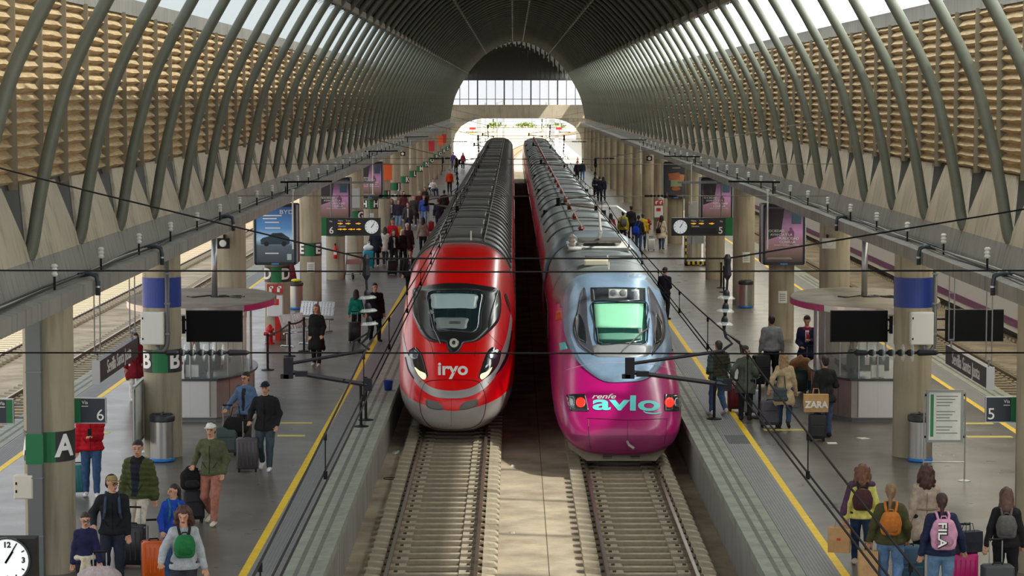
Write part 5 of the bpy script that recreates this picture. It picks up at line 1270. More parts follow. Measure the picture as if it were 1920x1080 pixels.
def cross_span(Y, near):
    far = '' if near else ' beyond the magenta nose'
    n_ = 'nearest' if near else 'far'
    where = {23: 'in front of both trains', 60: 'above the two cab roofs', 97: 'above the second coaches', 134: 'above the middle of the trains', 171: 'towards the portal'}[Y]
    S = thing('cross_span', 'catenary cross span wires with glass insulators ' + where, 'overhead line', (0, Y, 0))
    W_ = WIRE if near else WIRE_SUNLIT  # distant spans take the sunlit tone
    r = 0.0085 if near else 0.009
    def wire(pts, nm='span_wire'):
        m = MB(); m.tube([(x, 0, z) for x, z in pts], r, n=5); m.build(nm, W_, S)
    wr = lambda z: 7.32+(z-4.45)*0.245
    XLw, XRw = lambda z: XC-wr(z), lambda z: XC+wr(z)
    wire([(XLw(5.55),5.55),(-3,5.54),(0,5.53),(3,5.54),(XRw(5.55),5.55)])
    wire([(-1.42,5.66),(2.06,5.66)])
    for a, b in (((XLw(7.0)+0.9, 6.95),(-1.42,5.66)), ((XRw(6.65)-0.6, 6.65),(2.06,5.66))):
        wire([a, ((a[0]+b[0])/2, (a[1]+b[1])/2-0.02), b])
    # lower wire with two horizontal insulator chains
    zl = 4.75
    wire([(XLw(zl),zl),(-3.36,zl)]); wire([(-2.54,zl),(-2.1,zl)]); wire([(-2.1,zl),(2.9,zl-0.01)]); wire([(2.9,zl-0.01),(3.28,zl)]); wire([(4.1,zl),(XRw(zl),zl)])
    for x0 in (-3.36, 3.28):
        disc_string(S, (x0+0.14,0,zl), (x0+0.6,0,zl), 5, 0.085)
        for a, b in ((x0,x0+0.15),(x0+0.6,x0+0.82)):
            m = MB(); m.tube([(a,0,zl),(a+0.03,0,zl),(b-0.03,0,zl),(b,0,zl)], [0.01,0.03,0.025,0.01], n=8); m.build('chain_end', IBLK, S)
    for x, s in ((-1.41,-1),(2.06,1)):
        m = MB(); m.tube([(x,0,5.70),(x,0,5.66),(x,0,5.6),(x,0,5.5),(x,0,5.45)], [0.02,0.036,0.03,0.04,0.012], n=8); m.build('strain_body', IBLK, S)
        disc_string(S, (x-s*0.005,0,5.36), (x-s*0.03,0,4.98), 3, 0.088)
        m = MB(); m.tube([(x,0,5.45),(x-s*0.005,0,5.36)], 0.012, n=6); m.build('link', IBLK, S)
        m = MB(); m.tube([(x-s*0.03,0,4.98),(x-s*0.01,0,4.9),(x+s*0.05,0,4.84),(x-s*0.03,0,4.78)], 0.014, n=6); m.tube([(x-s*0.03,0,4.95),(x+s*0.12,0,4.86),(x+s*0.14,0,4.74)], 0.01, n=5); m.build('shackle', IBLK, S)
        # registration arms
        xa = x-s*0 - (0.77 if s < 0 else 0.95)
        m = MB(); m.tube([(xa,0,4.64),(x-0.02,0,4.77)], 0.018, n=6); m.build('registration_tube', IBLK if near else WIRE_SUNLIT, S)
        m = MB(); m.tube([(xa+0.05,0,4.56),(x+0.0,0,4.44)], 0.024, n=6); m.build('steady_arm', IBLK if near else WIRE_SUNLIT, S)
        m = MB(); m.box(xa-0.03,xa+0.06,-0.03,0.03,4.5,4.7); m.box(xa-0.06,xa+0.02,-0.03,0.03,4.5,4.54); m.box(xa+0.08,xa+0.2,-0.03,0.03,4.52,4.57); m.build('arm_bracket', IBLK, S)
        m = MB(); m.box(x-0.03,x+0.05,-0.02,0.02,4.38,4.5); m.build('contact_clamp', IBLK, S)
for Y in (23, 60, 97, 134, 171): cross_span(Y, Y == 23)
def overhead(x, label):
    O = thing('contact_line', label, 'overhead line', (x, 0, 0))
    for d, nm in ((-0.025,'contact_wire'),(0.025,'contact_wire')):
        m = MB(); m.tube([(d,-6,4.36),(d,23,4.38),(d,60,4.36),(d,150,4.36),(d,300,4.36)], 0.0085, n=5); m.build(nm, WIRE, O)
    pts = []
    zs = lambda y: 4.82 - 0.24*4*(((y-23) % 37)/37)*(1-((y-23) % 37)/37)
    y = -14
    while y <= 300: pts.append((0.0, y, zs(y))); y += 2.3125
    m = MB(); m.tube(pts, 0.0085, n=5); m.build('messenger_wire', WIRE, O)
    y = 8.5
    while y < 140:
        m = MB(); m.tube([(0,y,4.37),(0,y,zs(y))], 0.005, n=4); m.box(-0.014,0.014,y-0.014,y+0.014,4.36,4.42); m.box(-0.012,0.012,y-0.012,y+0.012,zs(y)-0.05,zs(y)); m.build('dropper', WIRE, O); y += 4.625
overhead(-1.40, 'contact and messenger wires hung above the red train'); overhead(2.2, 'contact and messenger wires hung above the magenta train')
# ledge lamps on white poles and rods over the ledges
for i, (sgn, y) in enumerate(((-1,70),(-1,110),(1,70),(1,100),(-1,150),(1,140))):
    x = XC+sgn*7.08
    nm = {0:'before the purple poster',1:'past the second purple poster',4:'near the far banners'}.get(i, 'over the magenta train platform, number %d' % i)
    L_ = thing('ledge_rod', ('dark strut fixed to the ledge over the red train platform ' + {0:'before the purple poster',1:'past the second purple poster',4:'near the orange banner'}[i]) if sgn < 0 else ('dark strut fixed to the ledge over the magenta train platform ' + {2:'above the purple poster',3:'beyond the number 5 display',5:'near the far columns'}[i]), 'strut', (x, y, 4.385))
    m = MB(); m.tube([(-sgn*0.0,0,0.0),(0,0,0.35)], 0.02, n=6); m.build('stem', WIRE, L_)
    m = MB(); m.tube([(-sgn*-0.2,0,0.36),(-sgn*1.3,0,0.38)], 0.03, n=6); m.build('bar', IBLK, L_)
    m = MB(); m.tube([(0,0,0.0),(-sgn*-0.1,0,0.5),(-sgn*0.3,0,0.36)], 0.012, n=5); m.build('stay', GREY, L_)
    m = MB(); m.tube([(-sgn*0.15,0,-1.6),(-sgn*0.15,0,0.1)], 0.025, n=6); m.lathe([(0.06,0.1),(0.06,0.16)], x=-sgn*0.15, n=10); m.build('lamp_pole', WHITE, L_)
# ------------------------------------------------------------------ beyond the portal
MAST = mat('galvanised_mast', (170,174,178), 0.5, 0.3)
def mast(u, Y, h, label, arm=0.0, thick=0.12):
    p = atY(u, 240, Y); M_ = thing('catenary_mast', label, 'mast', (p.x, Y, ZB))
    m = MB(); m.box(-thick,thick,-thick,thick,0,h); m.build('post', MAST, M_)
    if arm:
        m = MB(); m.tube([(0,0,h-1.5),(arm,0,h-0.9)], 0.06, n=6); m.tube([(0,0,h-0.3),(arm,0,h-0.9)], 0.04, n=6); m.build('bracket_arm', MAST, M_)
        m = MB(); m.tube([(arm,0,h-0.9),(arm,0,h-1.9)], 0.05, n=6); m.build('insulator', plain(80,60,50), M_)
for i, (u, Y, h, a, t) in enumerate(((898,300,7.0,0,0.28),(910,330,7.5,1.5,0.14),(932,350,7.5,-1.4,0.12),(944,380,8.0,-1.5,0.2),(1031,340,7.5,1.5,0.14),(1024,360,7.5,1.2,0.12),(1036,300,7.0,0,0.28),(1050,330,7.5,-1.2,0.12))):
    mast(u, Y, h, ['thick pale mast beyond the portal by the red sign','slim catenary mast behind the thick mast by the red sign outside','slim mast beyond the red train tail','broad white mast in the middle of the yard','slim mast outside behind the magenta train tail','slim catenary mast just past the magenta tail mast','thick grey mast outside near the red board past the magenta train','slim catenary mast under the red board past the magenta train'][i], a, t)
def yard_sign(u, v, Y, col, w, h, label):
    p = atY(u, v, Y); S = thing('signal_board', label, 'sign', (p.x, Y, p.z))
    m = MB(); m.box(-w/2,w/2,-0.04,0.04,-h/2,h/2); m.build('board', plain(*col), S)
    m = MB(); m.tube([(0,0.06,-(p.z-ZB)),(0,0.06,h/2)], 0.05, n=6); m.build('post', MAST, S)
yard_sign(886,241,285,(210,40,36),0.75,0.26,'red board outside past the red train'); yard_sign(886,249,287,(236,196,40),0.75,0.14,'yellow board under the red board past the red train'); yard_sign(1048,241,285,(210,40,36),0.75,0.26,'red board outside past the magenta train')
def curved_track(x0, bend, y0, y1, label):
    T = thing('railway_track', label, 'track', (0,0,ZR))
    for s in (-1,1):
        pts = []
        for i in range(40):
            t = i/39; y = lerp(y0,y1,t); pts.append((x0+s*0.75+bend*t*t, y, -0.06))
        m = MB(); m.tube(pts, 0.06, n=5); m.build('rail', RAIL, T)
    m = MB()
    for i in range(int((y1-y0)/1.2)):
        t = i*1.2/(y1-y0); x = x0+bend*t*t; m.box(x-1.15,x+1.15,y0+i*1.2-0.14,y0+i*1.2+0.14,-0.2,-0.12)
    o = m.build('sleeper_row', SLEEPER, T); o['kind'] = 'stuff'
curved_track(2.35, 30, 268.2, 620, 'curved track outside sweeping away from the magenta train'); curved_track(-1.39, 26, 268.2, 640, 'curved track outside sweeping away from the red train')
ap = MB(); ap.box(-11,-3.4,262.5,430,ZB,-0.05); o = ap.build('apron_left', mat('pale_apron', (226,222,210), 0.9, var=0.06, scale=0.3)); o['kind'] = 'structure'
ap = MB(); ap.box(4.3,11.5,262.5,430,ZB,-0.05); o = ap.build('apron_right', mat('pale_apron', (226,222,210), 0.9)); o['kind'] = 'structure'
for sx, x in (('left',-10.4),('right',11.2)):
    w = MB(); w.box(x-0.2,x+0.2,268,420,-0.05,4.0); wo = w.build('wall_yard_'+sx, CONC); wo['kind'] = 'structure'
def bush(x, y, r, label, seed):
    rg = random.Random(seed); B = thing('bush', label, 'bush', (x, y, ZB))
    m = MB()
    for i in range(240):
        a = rg.uniform(0,2*PI); b = rg.uniform(0,PI*0.5); rr = r*rg.uniform(0.6,1.0); c = Vector((rr*2.2*math.cos(a)*math.cos(b), rr*math.sin(a)*math.cos(b), 0.1+rr*math.sin(b)*0.9)); q = Vector((rg.uniform(-1,1),rg.uniform(-1,1),rg.uniform(-1,1)))*0.3; w = Vector((rg.uniform(-1,1),rg.uniform(-1,1),rg.uniform(-1,1)))*0.25
        m.add([c-q, c+w, c+q, c-w], [(0,1,2,3)])
    o = m.build('foliage', mat('bush_green', (120,140,60), 0.8, var=0.3, scale=2), B); o['kind'] = 'stuff'
    m = MB(); m.tube([(0,0,0),(0,0,r*0.6)], 0.08, n=6); m.build('stem', plain(90,70,50), B)
for i, (u, v, Y, r) in enumerate(((912,243,400,0.9),(930,214,650,1.6),(985,214,652,1.6),(1040,214,655,1.5),(903,250,350,0.7))):
    p = atY(u, v, Y); bush(p.x, Y, r, ['small round green bush nearer than the far hedge bushes','green bush right behind the broad white mast','larger green bush by the curved rails','green bush under the slim magenta side mast','low green bush just past the red train tail'][i], i)
# ------------------------------------------------------------------ litter between the rails
def litter(u, v, s, col, label, i):
    p = at(u, v, ZB); rg = random.Random(i); m = MB(); n = 7; ring = []; top = []
    for k in range(n):
        a = 2*PI*k/n; r = s*rg.uniform(0.6,1.1); ring.append((r*math.cos(a), r*0.8*math.sin(a), 0.0)); top.append((r*0.7*math.cos(a+0.3), r*0.6*math.sin(a+0.3), s*rg.uniform(0.2,0.7)))
    m.rings([ring, top], cap=True); o = m.build('litter', plain(*col), None, loc=(p.x,p.y,ZB)); tag(o, label, 'litter')
for i, (u, v, s, c, l) in enumerate(((742,850,0.12,(196,206,200),'crumpled clear plastic beside the red train track'),(751,868,0.07,(230,230,226),'small white paper scrap at the rail before the red train'),(686,900,0.09,(190,60,60),'red and white wrapper by the wall of the red train platform'),(657,980,0.13,(176,128,76),'torn brown cardboard by the wall of the red train platform'),
        (836,883,0.05,(236,236,232),'white paper ball between the rails before the red train'),(961,875,0.06,(226,226,222),'flat white scrap in the shade between tracks'),(959,1000,0.07,(226,222,214),'flat white scrap on the sunny slab'),(1385,1010,0.12,(150,156,158),'grey plastic by the wall of the magenta train platform'),(1322,900,0.1,(120,122,124),'dark plastic by the magenta nose'))):
    litter(u, v, s, c, l, i)
p = at(731,898,ZB); m = MB(); m.tube([(0.14*math.cos(a*PI/8),0.14*math.sin(a*PI/8),0.01) for a in range(17)], 0.008, n=4); o = m.build('wire_hoop', BLACK, None, loc=(p.x,p.y,ZB)); tag(o, 'thin black hoop lying beside the red train track', 'litter')
for i, (u,v) in enumerate(((1560,831),(1619,822))):
    p = at(u,v); m = MB(); m.box(-0.1,0.1,-0.12,0.12,0,0.006); o = m.build('paper_scrap', WHITE, None, loc=p, rz=0.4*i); tag(o, ['white paper scrap on the floor by the black suitcase','white paper scrap on the floor before the magenta rimmed kiosk'][i], 'litter')
# ------------------------------------------------------------------ people: implicit surfaces, one closed skin per piece
def surfnet(D, org, h):
    I = D < 0; nx, ny, nz = D.shape
    S = [(a, b, c) for a in (0,1) for b in (0,1) for c in (0,1)]
    sl = lambda A, s: A[s[0]:nx-1+s[0], s[1]:ny-1+s[1], s[2]:nz-1+s[2]]
    cnt = sum(sl(I, s).astype(np.int8) for s in S); act = (cnt > 0) & (cnt < 8)
    ids = -np.ones(act.shape, np.int64); n = int(act.sum())
    if n == 0: return np.zeros((0,3)), np.zeros((0,4), int)
    ids[act] = np.arange(n); base = np.argwhere(act).astype(float)
    acc = np.zeros((n,3)); w = np.zeros(n)
    for a in S:
        for ax in range(3):
            if a[ax] == 1: continue
            b = list(a); b[ax] = 1; va = sl(D, a)[act]; vb = sl(D, tuple(b))[act]; m = (va < 0) != (vb < 0)
            t = np.where(m, va/np.where(m, va-vb, 1), 0); p = np.tile(np.array(a, float), (n,1)); p[:,ax] += t
            acc += p*m[:,None]; w += m
    V = (base+acc/np.maximum(w,1)[:,None])*h+np.array(org)
    F_ = []
    for ax in range(3):
        o = [i for i in range(3) if i != ax]
        A = np.take(I, range(0, I.shape[ax]-1), ax); B = np.take(I, range(1, I.shape[ax]), ax); e = np.argwhere(A != B)
        e = e[(e[:,o[0]] > 0) & (e[:,o[1]] > 0) & (e[:,o[0]] < act.shape[o[0]]) & (e[:,o[1]] < act.shape[o[1]])]
        if len(e) == 0: continue
        q = []
        for d0, d1 in ((1,1),(0,1),(0,0),(1,0)):
            c = e.copy(); c[:,o[0]] -= d0; c[:,o[1]] -= d1; q.append(ids[c[:,0],c[:,1],c[:,2]])
        Q = np.stack(q, 1); s = A[e[:,0],e[:,1],e[:,2]]
        if ax == 1: s = ~s
        Q[~s] = Q[~s][:, ::-1]; F_.append(Q)
    Fq = np.concatenate(F_); Fq = Fq[(Fq >= 0).all(1)]
    return V, Fq
def field(prims, h, k=0.03, post=None):
    """prims: (a, b, ra, rb, scale) tapered capsules; scale squashes space about a"""
    lo = np.min([np.minimum(np.array(p[0])-max(p[2],p[3])*np.array(p[4]), np.array(p[1])-max(p[2],p[3])*np.array(p[4])) for p in prims], 0)-0.05
    hi = np.max([np.maximum(np.array(p[0])+max(p[2],p[3])*np.array(p[4]), np.array(p[1])+max(p[2],p[3])*np.array(p[4])) for p in prims], 0)+0.05
    n = np.ceil((hi-lo)/h).astype(int)+1; D = np.full(n, 0.3)
    ax = [lo[i]+h*np.arange(n[i]) for i in range(3)]
    for a, b, ra, rb, sc in prims:
        a = np.array(a, float); b = np.array(b, float); sc = np.array(sc, float); R = max(ra,rb)*sc+0.06
        l = np.clip(((np.minimum(a,b)-R-lo)/h).astype(int), 0, n); u = np.clip(((np.maximum(a,b)+R-lo)/h).astype(int)+2, 0, n)
        X, Y, Z = np.meshgrid(ax[0][l[0]:u[0]], ax[1][l[1]:u[1]], ax[2][l[2]:u[2]], indexing='ij')
        P = [(X-a[0])/sc[0], (Y-a[1])/sc[1], (Z-a[2])/sc[2]]; B = (b-a)/sc; L2 = max(float(B@B), 1e-9)
        t = np.clip((P[0]*B[0]+P[1]*B[1]+P[2]*B[2])/L2, 0, 1)
        d = (np.sqrt((P[0]-t*B[0])**2+(P[1]-t*B[1])**2+(P[2]-t*B[2])**2)-(ra+(rb-ra)*t))*sc.min()
        o = D[l[0]:u[0], l[1]:u[1], l[2]:u[2]]; q = np.maximum(k-np.abs(o-d), 0)/k
        D[l[0]:u[0], l[1]:u[1], l[2]:u[2]] = np.minimum(o, d)-q*q*k/4
    if post: D = post(D, *np.meshgrid(*ax, indexing='ij'))
    return D, lo
def skin_piece(prims, h, k=0.03, post=None):
    D, lo = field(prims, h, k, post); return surfnet(D, lo, h)
def mesh_np(name, V, Fq, mats, idx=None, parent=None):
    me = bpy.data.meshes.new(name); me.vertices.add(len(V)); me.vertices.foreach_set('co', V.astype(np.float32).ravel())
    me.loops.add(len(Fq)*4); me.loops.foreach_set('vertex_index', Fq.astype(np.int32).ravel())
    me.polygons.add(len(Fq)); me.polygons.foreach_set('loop_start', np.arange(0, len(Fq)*4, 4, dtype=np.int32))
    for m in mats: me.materials.append(m)
    if idx is not None: me.polygons.foreach_set('material_index', idx.astype(np.int32))
    me.polygons.foreach_set('use_smooth', np.ones(len(Fq), bool)); me.update(calc_edges=True); me.validate()
    return link(name, me, parent)
def ik(a, t, L1, L2, pole):
    a, t = np.array(a, float), np.array(t, float); d = t-a; D = np.linalg.norm(d)
    if D > (L1+L2)*0.995: t = a+d/D*(L1+L2)*0.995; d = t-a; D = np.linalg.norm(d)
    u = d/D; c = (L1*L1-L2*L2+D*D)/(2*D); hgt = math.sqrt(max(L1*L1-c*c, 0)); p = np.array(pole, float); p = p-u*(p@u); p /= np.linalg.norm(p)
    return a+u*c+p*hgt, t
ONE = (1,1,1)
PEOPLE = []
def person(label, u, v, face=0, h=1.7, top=(60,60,60), bottom=(40,44,56), shoes=(220,220,220), hair=('short',(40,28,22)), skin=(196,148,120), stride=0.0, lh=None, rh=None, lean=0.0, head=(0,0), kind='jacket', hem=0.86, puff=False, front=None, inner=None, cap=None, build=1.0, fem=False, group=None, sit=False, glasses=False, sleeve=None, collar=None, pos=None, vest=None, lodscale=1.0):
    p = pos if pos is not None else at(u, v); S = h/1.75
    P_ = thing('person', label, 'person', (p.x, p.y, p.z), math.radians(face), group); P_.scale = (S,S,S); PEOPLE.append(P_)
    dist = p.y; lod = (0.0145 if dist < 42 else 0.019 if dist < 60 else 0.026 if dist < 85 else 0.036)*lodscale
    W_ = build
    sx = (0.146 if fem else 0.17)*W_; hx = 0.095
    ly, ry = -stride/2, stride/2
    hipz = 0.085+math.sqrt(max(0.852**2-(stride/2)**2, 0.3))
    if sit: hipz = 0.5
    sh = np.array((0, -lean*0.5, hipz+0.515)); hz = hipz
    Hp = {}; 
    for s, fy in ((1, ly), (-1, ry)):
        hip = np.array((s*hx, 0, hz)); an = np.array((s*0.10, fy, 0.085+(0.07 if fy > 0.12 else 0.0)))
        if sit: an = np.array((s*0.12,-0.48,0.1))
        kn, an = ik(hip, an, 0.44, 0.415, (s*0.1,-1,0.6 if sit else 0)); Hp[s] = (hip, kn, an)
    tz = lambda z: np.array((0, -lean*(z-hz), z))
    Ar = {}
    for s, tgt in ((1, lh), (-1, rh)):
        shd = np.array((s*sx, -lean*0.5, hz+0.462)); t = tgt if tgt is not None else (s*(0.25*W_+0.02), -0.03-lean*0.2+(-0.06 if (stride and s < 0) else 0.05 if stride else 0), hz-0.10)
        el, wr = ik(shd, t, 0.285, 0.255, (s*0.5, 1, -0.35)); Ar[s] = (shd, el, wr)
    nk = sh+np.array((0,0,0.0)); hc = sh+np.array((0,-0.03-lean*0.05,0.185))
    yaw, pit = math.radians(head[0]), math.radians(head[1])
    cy, sy, cp_, sp_ = math.cos(yaw), math.sin(yaw), math.cos(pit), math.sin(pit)
    def HD(x, y, z):
        y, z = y*cp_-z*sp_*-1*-1 if False else y*cp_+z*-sp_, z*cp_+y*sp_
        return hc+np.array((x*cy-y*sy, x*sy+y*cy, z))
    # ---- body: torso and limbs, head and hands joined in one mesh
    def torso(t, zlo=0.0):
        f = 0.94 if fem else 1.0
        return [(tz(hz-0.02), tz(hz+0.10), 0.135*W_+t, 0.125*W_*f+t, (1.05,0.72,1)), (tz(hz+0.12), tz(hz+0.36), 0.118*W_*f+t, 0.145*W_+t, (1.08,0.7,1)), (tz(hz+0.34), tz(hz+0.40), 0.148*W_+t, 0.115*W_+t, (1.08,0.68,1)),
                (np.array((0,-lean*0.5,hz+0.495)), np.array((-sx*0.88,-lean*0.5,hz+0.455)), 0.06+t*0.7, 0.05+t*0.8, ONE), (np.array((0,-lean*0.5,hz+0.495)), np.array((sx*0.88,-lean*0.5,hz+0.455)), 0.06+t*0.7, 0.05+t*0.8, ONE)]
    def arm(s, t, upto=1.0):
        a, e, w = Ar[s]; e2 = e+(w-e)*upto
        return [(a, e, 0.052*W_+t, 0.043*W_+t, ONE), (e, e2, 0.043*W_+t, 0.032+t, ONE)]
    def leg(s, t, upto=1.0):
        a, k_, n_ = Hp[s]; return [(a, k_, 0.088*W_+t, 0.057*W_+t, ONE), (k_, k_+(n_-k_)*upto, 0.057*W_+t, 0.04+t, ONE)]
    base = torso(0)+arm(1,0)+arm(-1,0)+leg(1,0)+leg(-1,0)+[(nk-np.array((0,0,0.05)), hc-np.array((0,0,0.06)), 0.056, 0.052, ONE)]
    V, Fq = skin_piece(base, max(lod*1.5, 0.024), 0.04)
    Vs, Fs, Is = [V], [Fq], [np.zeros(len(Fq))]
    hl = 0.0105 if dist < 60 else 0.016 if dist < 85 else 0.028
    hp = [(HD(0,0.012,0.03), HD(0,0.012,0.031), 0.088, 0.088, (0.88,1.08,1.0)), (HD(0,-0.02,-0.045), HD(0,-0.035,-0.085), 0.062, 0.040, (1,1,1)), (nk, HD(0,0.02,-0.06), 0.054, 0.05, ONE)]
    if dist < 85:
        hp += [(HD(0,-0.088,0.0), HD(0,-0.108,-0.028), 0.012, 0.017, ONE), (HD(-0.03,-0.085,0.018), HD(0.03,-0.085,0.018), 0.013, 0.013, ONE), (HD(-0.016,-0.082,-0.062), HD(0.016,-0.082,-0.062), 0.012, 0.012, ONE)]
        for s in (-1,1): hp.append((HD(s*0.079,0.01,0.0), HD(s*0.082,0.014,0.025), 0.014, 0.018, (0.6,1,1)))
    V, Fq = skin_piece(hp, hl, 0.02); C = V[Fq].mean(1)-hc
    lx = C[:,0]*cy+C[:,1]*sy; lyy = -C[:,0]*sy+C[:,1]*cy; lz = C[:,2]; lyy, lz = lyy*cp_+lz*sp_, lz*cp_-lyy*sp_
    ix = np.zeros(len(Fq)); fr = lyy < -0.05
    ix[fr & (np.abs(np.abs(lx)-0.032) < 0.014) & (np.abs(lz-0.003) < 0.007)] = 2
    ix[fr & (np.abs(np.abs(lx)-0.034) < 0.02) & (np.abs(lz-0.027) < 0.005)] = 3
    ix[fr & (np.abs(lx) < 0.024) & (np.abs(lz+0.062) < 0.009)] = 1
    Vs.append(V); Fs.append(Fq); Is.append(ix)
    for s in (1,-1):
        a, e, w = Ar[s]; d = (w-e)/np.linalg.norm(w-e); sd = np.cross(d, (0,1,0) if abs(d[1]) < 0.8 else (0,0,1)); sd /= np.linalg.norm(sd); nn = np.cross(sd, d)
        if nn[1] > 0: nn = -nn
        pc = w+d*0.055; thick = 1.0 if dist < 60 else 1.35
        pr = [(w-d*0.03, w+d*0.02, 0.030, 0.030, ONE), (w+d*0.02-sd*0.016, pc+d*0.02-sd*0.02, 0.018, 0.017, ONE), (w+d*0.02+sd*0.016, pc+d*0.02+sd*0.02, 0.018, 0.017, ONE)]
        for i, (o_, L_) in enumerate(((-0.03,0.06),(-0.01,0.075),(0.01,0.07),(0.03,0.052))):
            b0 = pc+d*0.03+sd*o_; m1 = b0+d*L_*0.55+nn*0.008; e1 = m1+d*L_*0.35+nn*(0.022+0.003*i)
            pr += [(b0, m1, 0.0095*thick, 0.009*thick, ONE), (m1, e1, 0.009*thick, 0.0075*thick, ONE)]
        tb = w+d*0.03-sd*0.03*s; pr += [(tb, tb+d*0.035-sd*0.022*s+nn*0.012, 0.013*thick, 0.0105*thick, ONE), (tb+d*0.035-sd*0.022*s+nn*0.012, tb+d*0.062-sd*0.02*s+nn*0.02, 0.0105*thick, 0.009*thick, ONE)]
        V, Fq = skin_piece(pr, 0.0075 if dist < 60 else 0.012 if dist < 85 else 0.022, 0.008); Vs.append(V); Fs.append(Fq); Is.append(np.zeros(len(Fq)))
    off = 0; FF = []
    for V, Fq in zip(Vs, Fs): FF.append(Fq+off); off += len(V)
    SK_ = mat('skin_%d_%d_%d' % skin, skin, 0.55, var=0.06, scale=20)
    mesh_np('body', np.concatenate(Vs), np.concatenate(FF), [SK_, plain(150,84,78,0.5), plain(38,28,24,0.4), plain(104,72,56,0.6)], np.concatenate(Is), P_)
    ph = RNG.uniform(0, 6.28, 6)
    def folds(amp):
        def f(D, X, Y, Z):
            D = D+amp*(np.sin(17*X+9*Z+ph[0])*np.sin(13*Y-15*Z+ph[1])+0.6*np.sin(31*Z+12*X+ph[2]))
            if puff: D = D-0.014*np.abs(np.sin(Z*PI/0.085+1.2*X))
            return D
        return f
    # ---- trousers
    tr = leg(1,0.018,0.96)+leg(-1,0.018,0.96)+[(tz(hz-0.02), tz(hz+0.08), 0.138*W_, 0.122*W_, (1.05,0.76,1))]
    pf = puff; puff = False; V, Fq = skin_piece(tr, lod, 0.03, folds(0.0045)); puff = pf
    mesh_np('trousers', V, Fq, [cloth(*bottom)], None, P_)
    # ---- shoes
    for s in (1,-1):
        a, k_, n_ = Hp[s]; t0 = 0.0
        toe = np.array((n_[0]+s*0.015, n_[1]-0.17, n_[2]-0.045)); heel = np.array((n_[0], n_[1]+0.045, n_[2]-0.035))
        if n_[2] > 0.12: toe[2] = 0.035; 
        pr = [(heel, toe, 0.043, 0.04, (1,1,0.9)), (heel+np.array((0,0,0.035)), n_+np.array((0,0,0.0)), 0.04, 0.042, ONE)]
        def flatsole(D, X, Y, Z, z0=min(heel[2],toe[2])-0.036): return np.maximum(D, z0-Z)
        V, Fq = skin_piece(pr, lod*0.85, 0.02, flatsole); V[:,2] = np.maximum(V[:,2], 0.0); mesh_np('shoe', V, Fq, [cloth(*shoes)], None, P_)
    # ---- top garment
    th = 0.034 if puff else 0.024
    slv = 0.5 if sleeve == 'short' else 0.0 if sleeve == 'none' else 0.95
    def tops(t, arms_upto, hemz):
        g = torso(t)
        zb = hz-(0.93-hemz)*1.0
        if hemz < 0.93:
            fl = 0.02 if hemz > 0.78 else 0.05
            g.append((tz(hz+0.02), np.array((0,0.0,zb+0.06)), 0.15*W_+t, 0.158*W_+t+fl, (1.08,0.8,1)))
            if hemz < 0.7: g.append((np.array((0,ly*0.25,zb+0.1)), np.array((0,ry*0.25,zb+0.08)), 0.15*W_+t+fl, 0.15*W_+t+fl, (1.06,0.85,1)))
        if arms_upto: 
            for s in (1,-1): g += arm(s, t*0.8, arms_upto)
        return g
    gp = tops(th, slv, hem)
    gp.append((nk-np.array((0,-0.01,0.05)), nk+np.array((0,0.012,0.012 if kind in ('jacket','coat','vest') else -0.012)), 0.072, 0.062, (1,1,0.8)))
    def cut(D, X, Y, Z, f=folds(0.005 if kind != 'coat' else 0.006)):
        D = f(D, X, Y, Z); zb = hz-(0.93-hem)
        low = (np.abs(X) < 0.24*W_) & (Z < hz+0.25)
        hands = np.zeros_like(D)
        return np.where((Z < zb) & (np.hypot(X, Y) < 0.21*W_), np.maximum(D, zb-Z), D)
    V, Fq = skin_piece(gp, lod, 0.035, cut); C = V[Fq].mean(1); ix = np.zeros(len(Fq)); ms = [cloth(*top)]
    if front:
        hw, zl, zh_, colr = front; msk = (np.abs(C[:,0]) < hw*(0.6+0.4*(C[:,2]-zl)/(max(zh_-zl,0.01)))) & (C[:,1] < -0.04-lean*(C[:,2]-hz)) & (C[:,2] > hz-0.93+zl) & (C[:,2] < hz-0.93+zh_)
        ix[msk] = len(ms); ms.append(cloth(*colr))
    if inner:
        msk = (np.abs(C[:,0]) < 0.035) & (C[:,1] < -0.02) & (C[:,2] > hz+0.4); ix[msk] = len(ms); ms.append(cloth(*inner))
    if collar:
        ix[C[:,2] > hz+0.475] = len(ms); ms.append(cloth(*collar))
        ix[(C[:,2] > hz+0.475) & (np.abs(C[:,0]) > sx*0.62)] = 0
    if vest:
        far_ = (np.abs(C[:,0]) > sx+0.015); ix[far_] = len(ms); ms.append(cloth(*vest))
    mesh_np({'coat':'coat','jacket':'jacket','sweater':'sweater','tshirt':'shirt','suit':'suit_jacket','vest':'padded_vest'}[kind], V, Fq, ms, ix, P_)
    # ---- garment details for the nearer figures: placket, collar, pockets, hem
    if dist < 62 and kind in ('jacket','coat','suit','vest'):
        dk = cloth(*[max(6, int(c*0.55)) for c in top]); FV = V
        def surf(x, z, back=False):
            m_ = (np.abs(FV[:,0]-x) < lod*1.3) & (np.abs(FV[:,2]-z) < lod*1.3)
            if not m_.any(): return None
            return (FV[m_,1].max()+0.002) if back else (FV[m_,1].min()-0.002)
        zb_, zt_ = hz-(0.93-hem)+0.03, hz+0.44
        if not front:
            pts = [(0.0, surf(0,z_), z_) for z_ in np.linspace(zb_, zt_, 14)]; pts = [q_ for q_ in pts if q_[1] is not None]
            if len(pts) > 3: m = MB(); m.tube(pts, 0.006, n=5); m.build('placket', dk, P_)
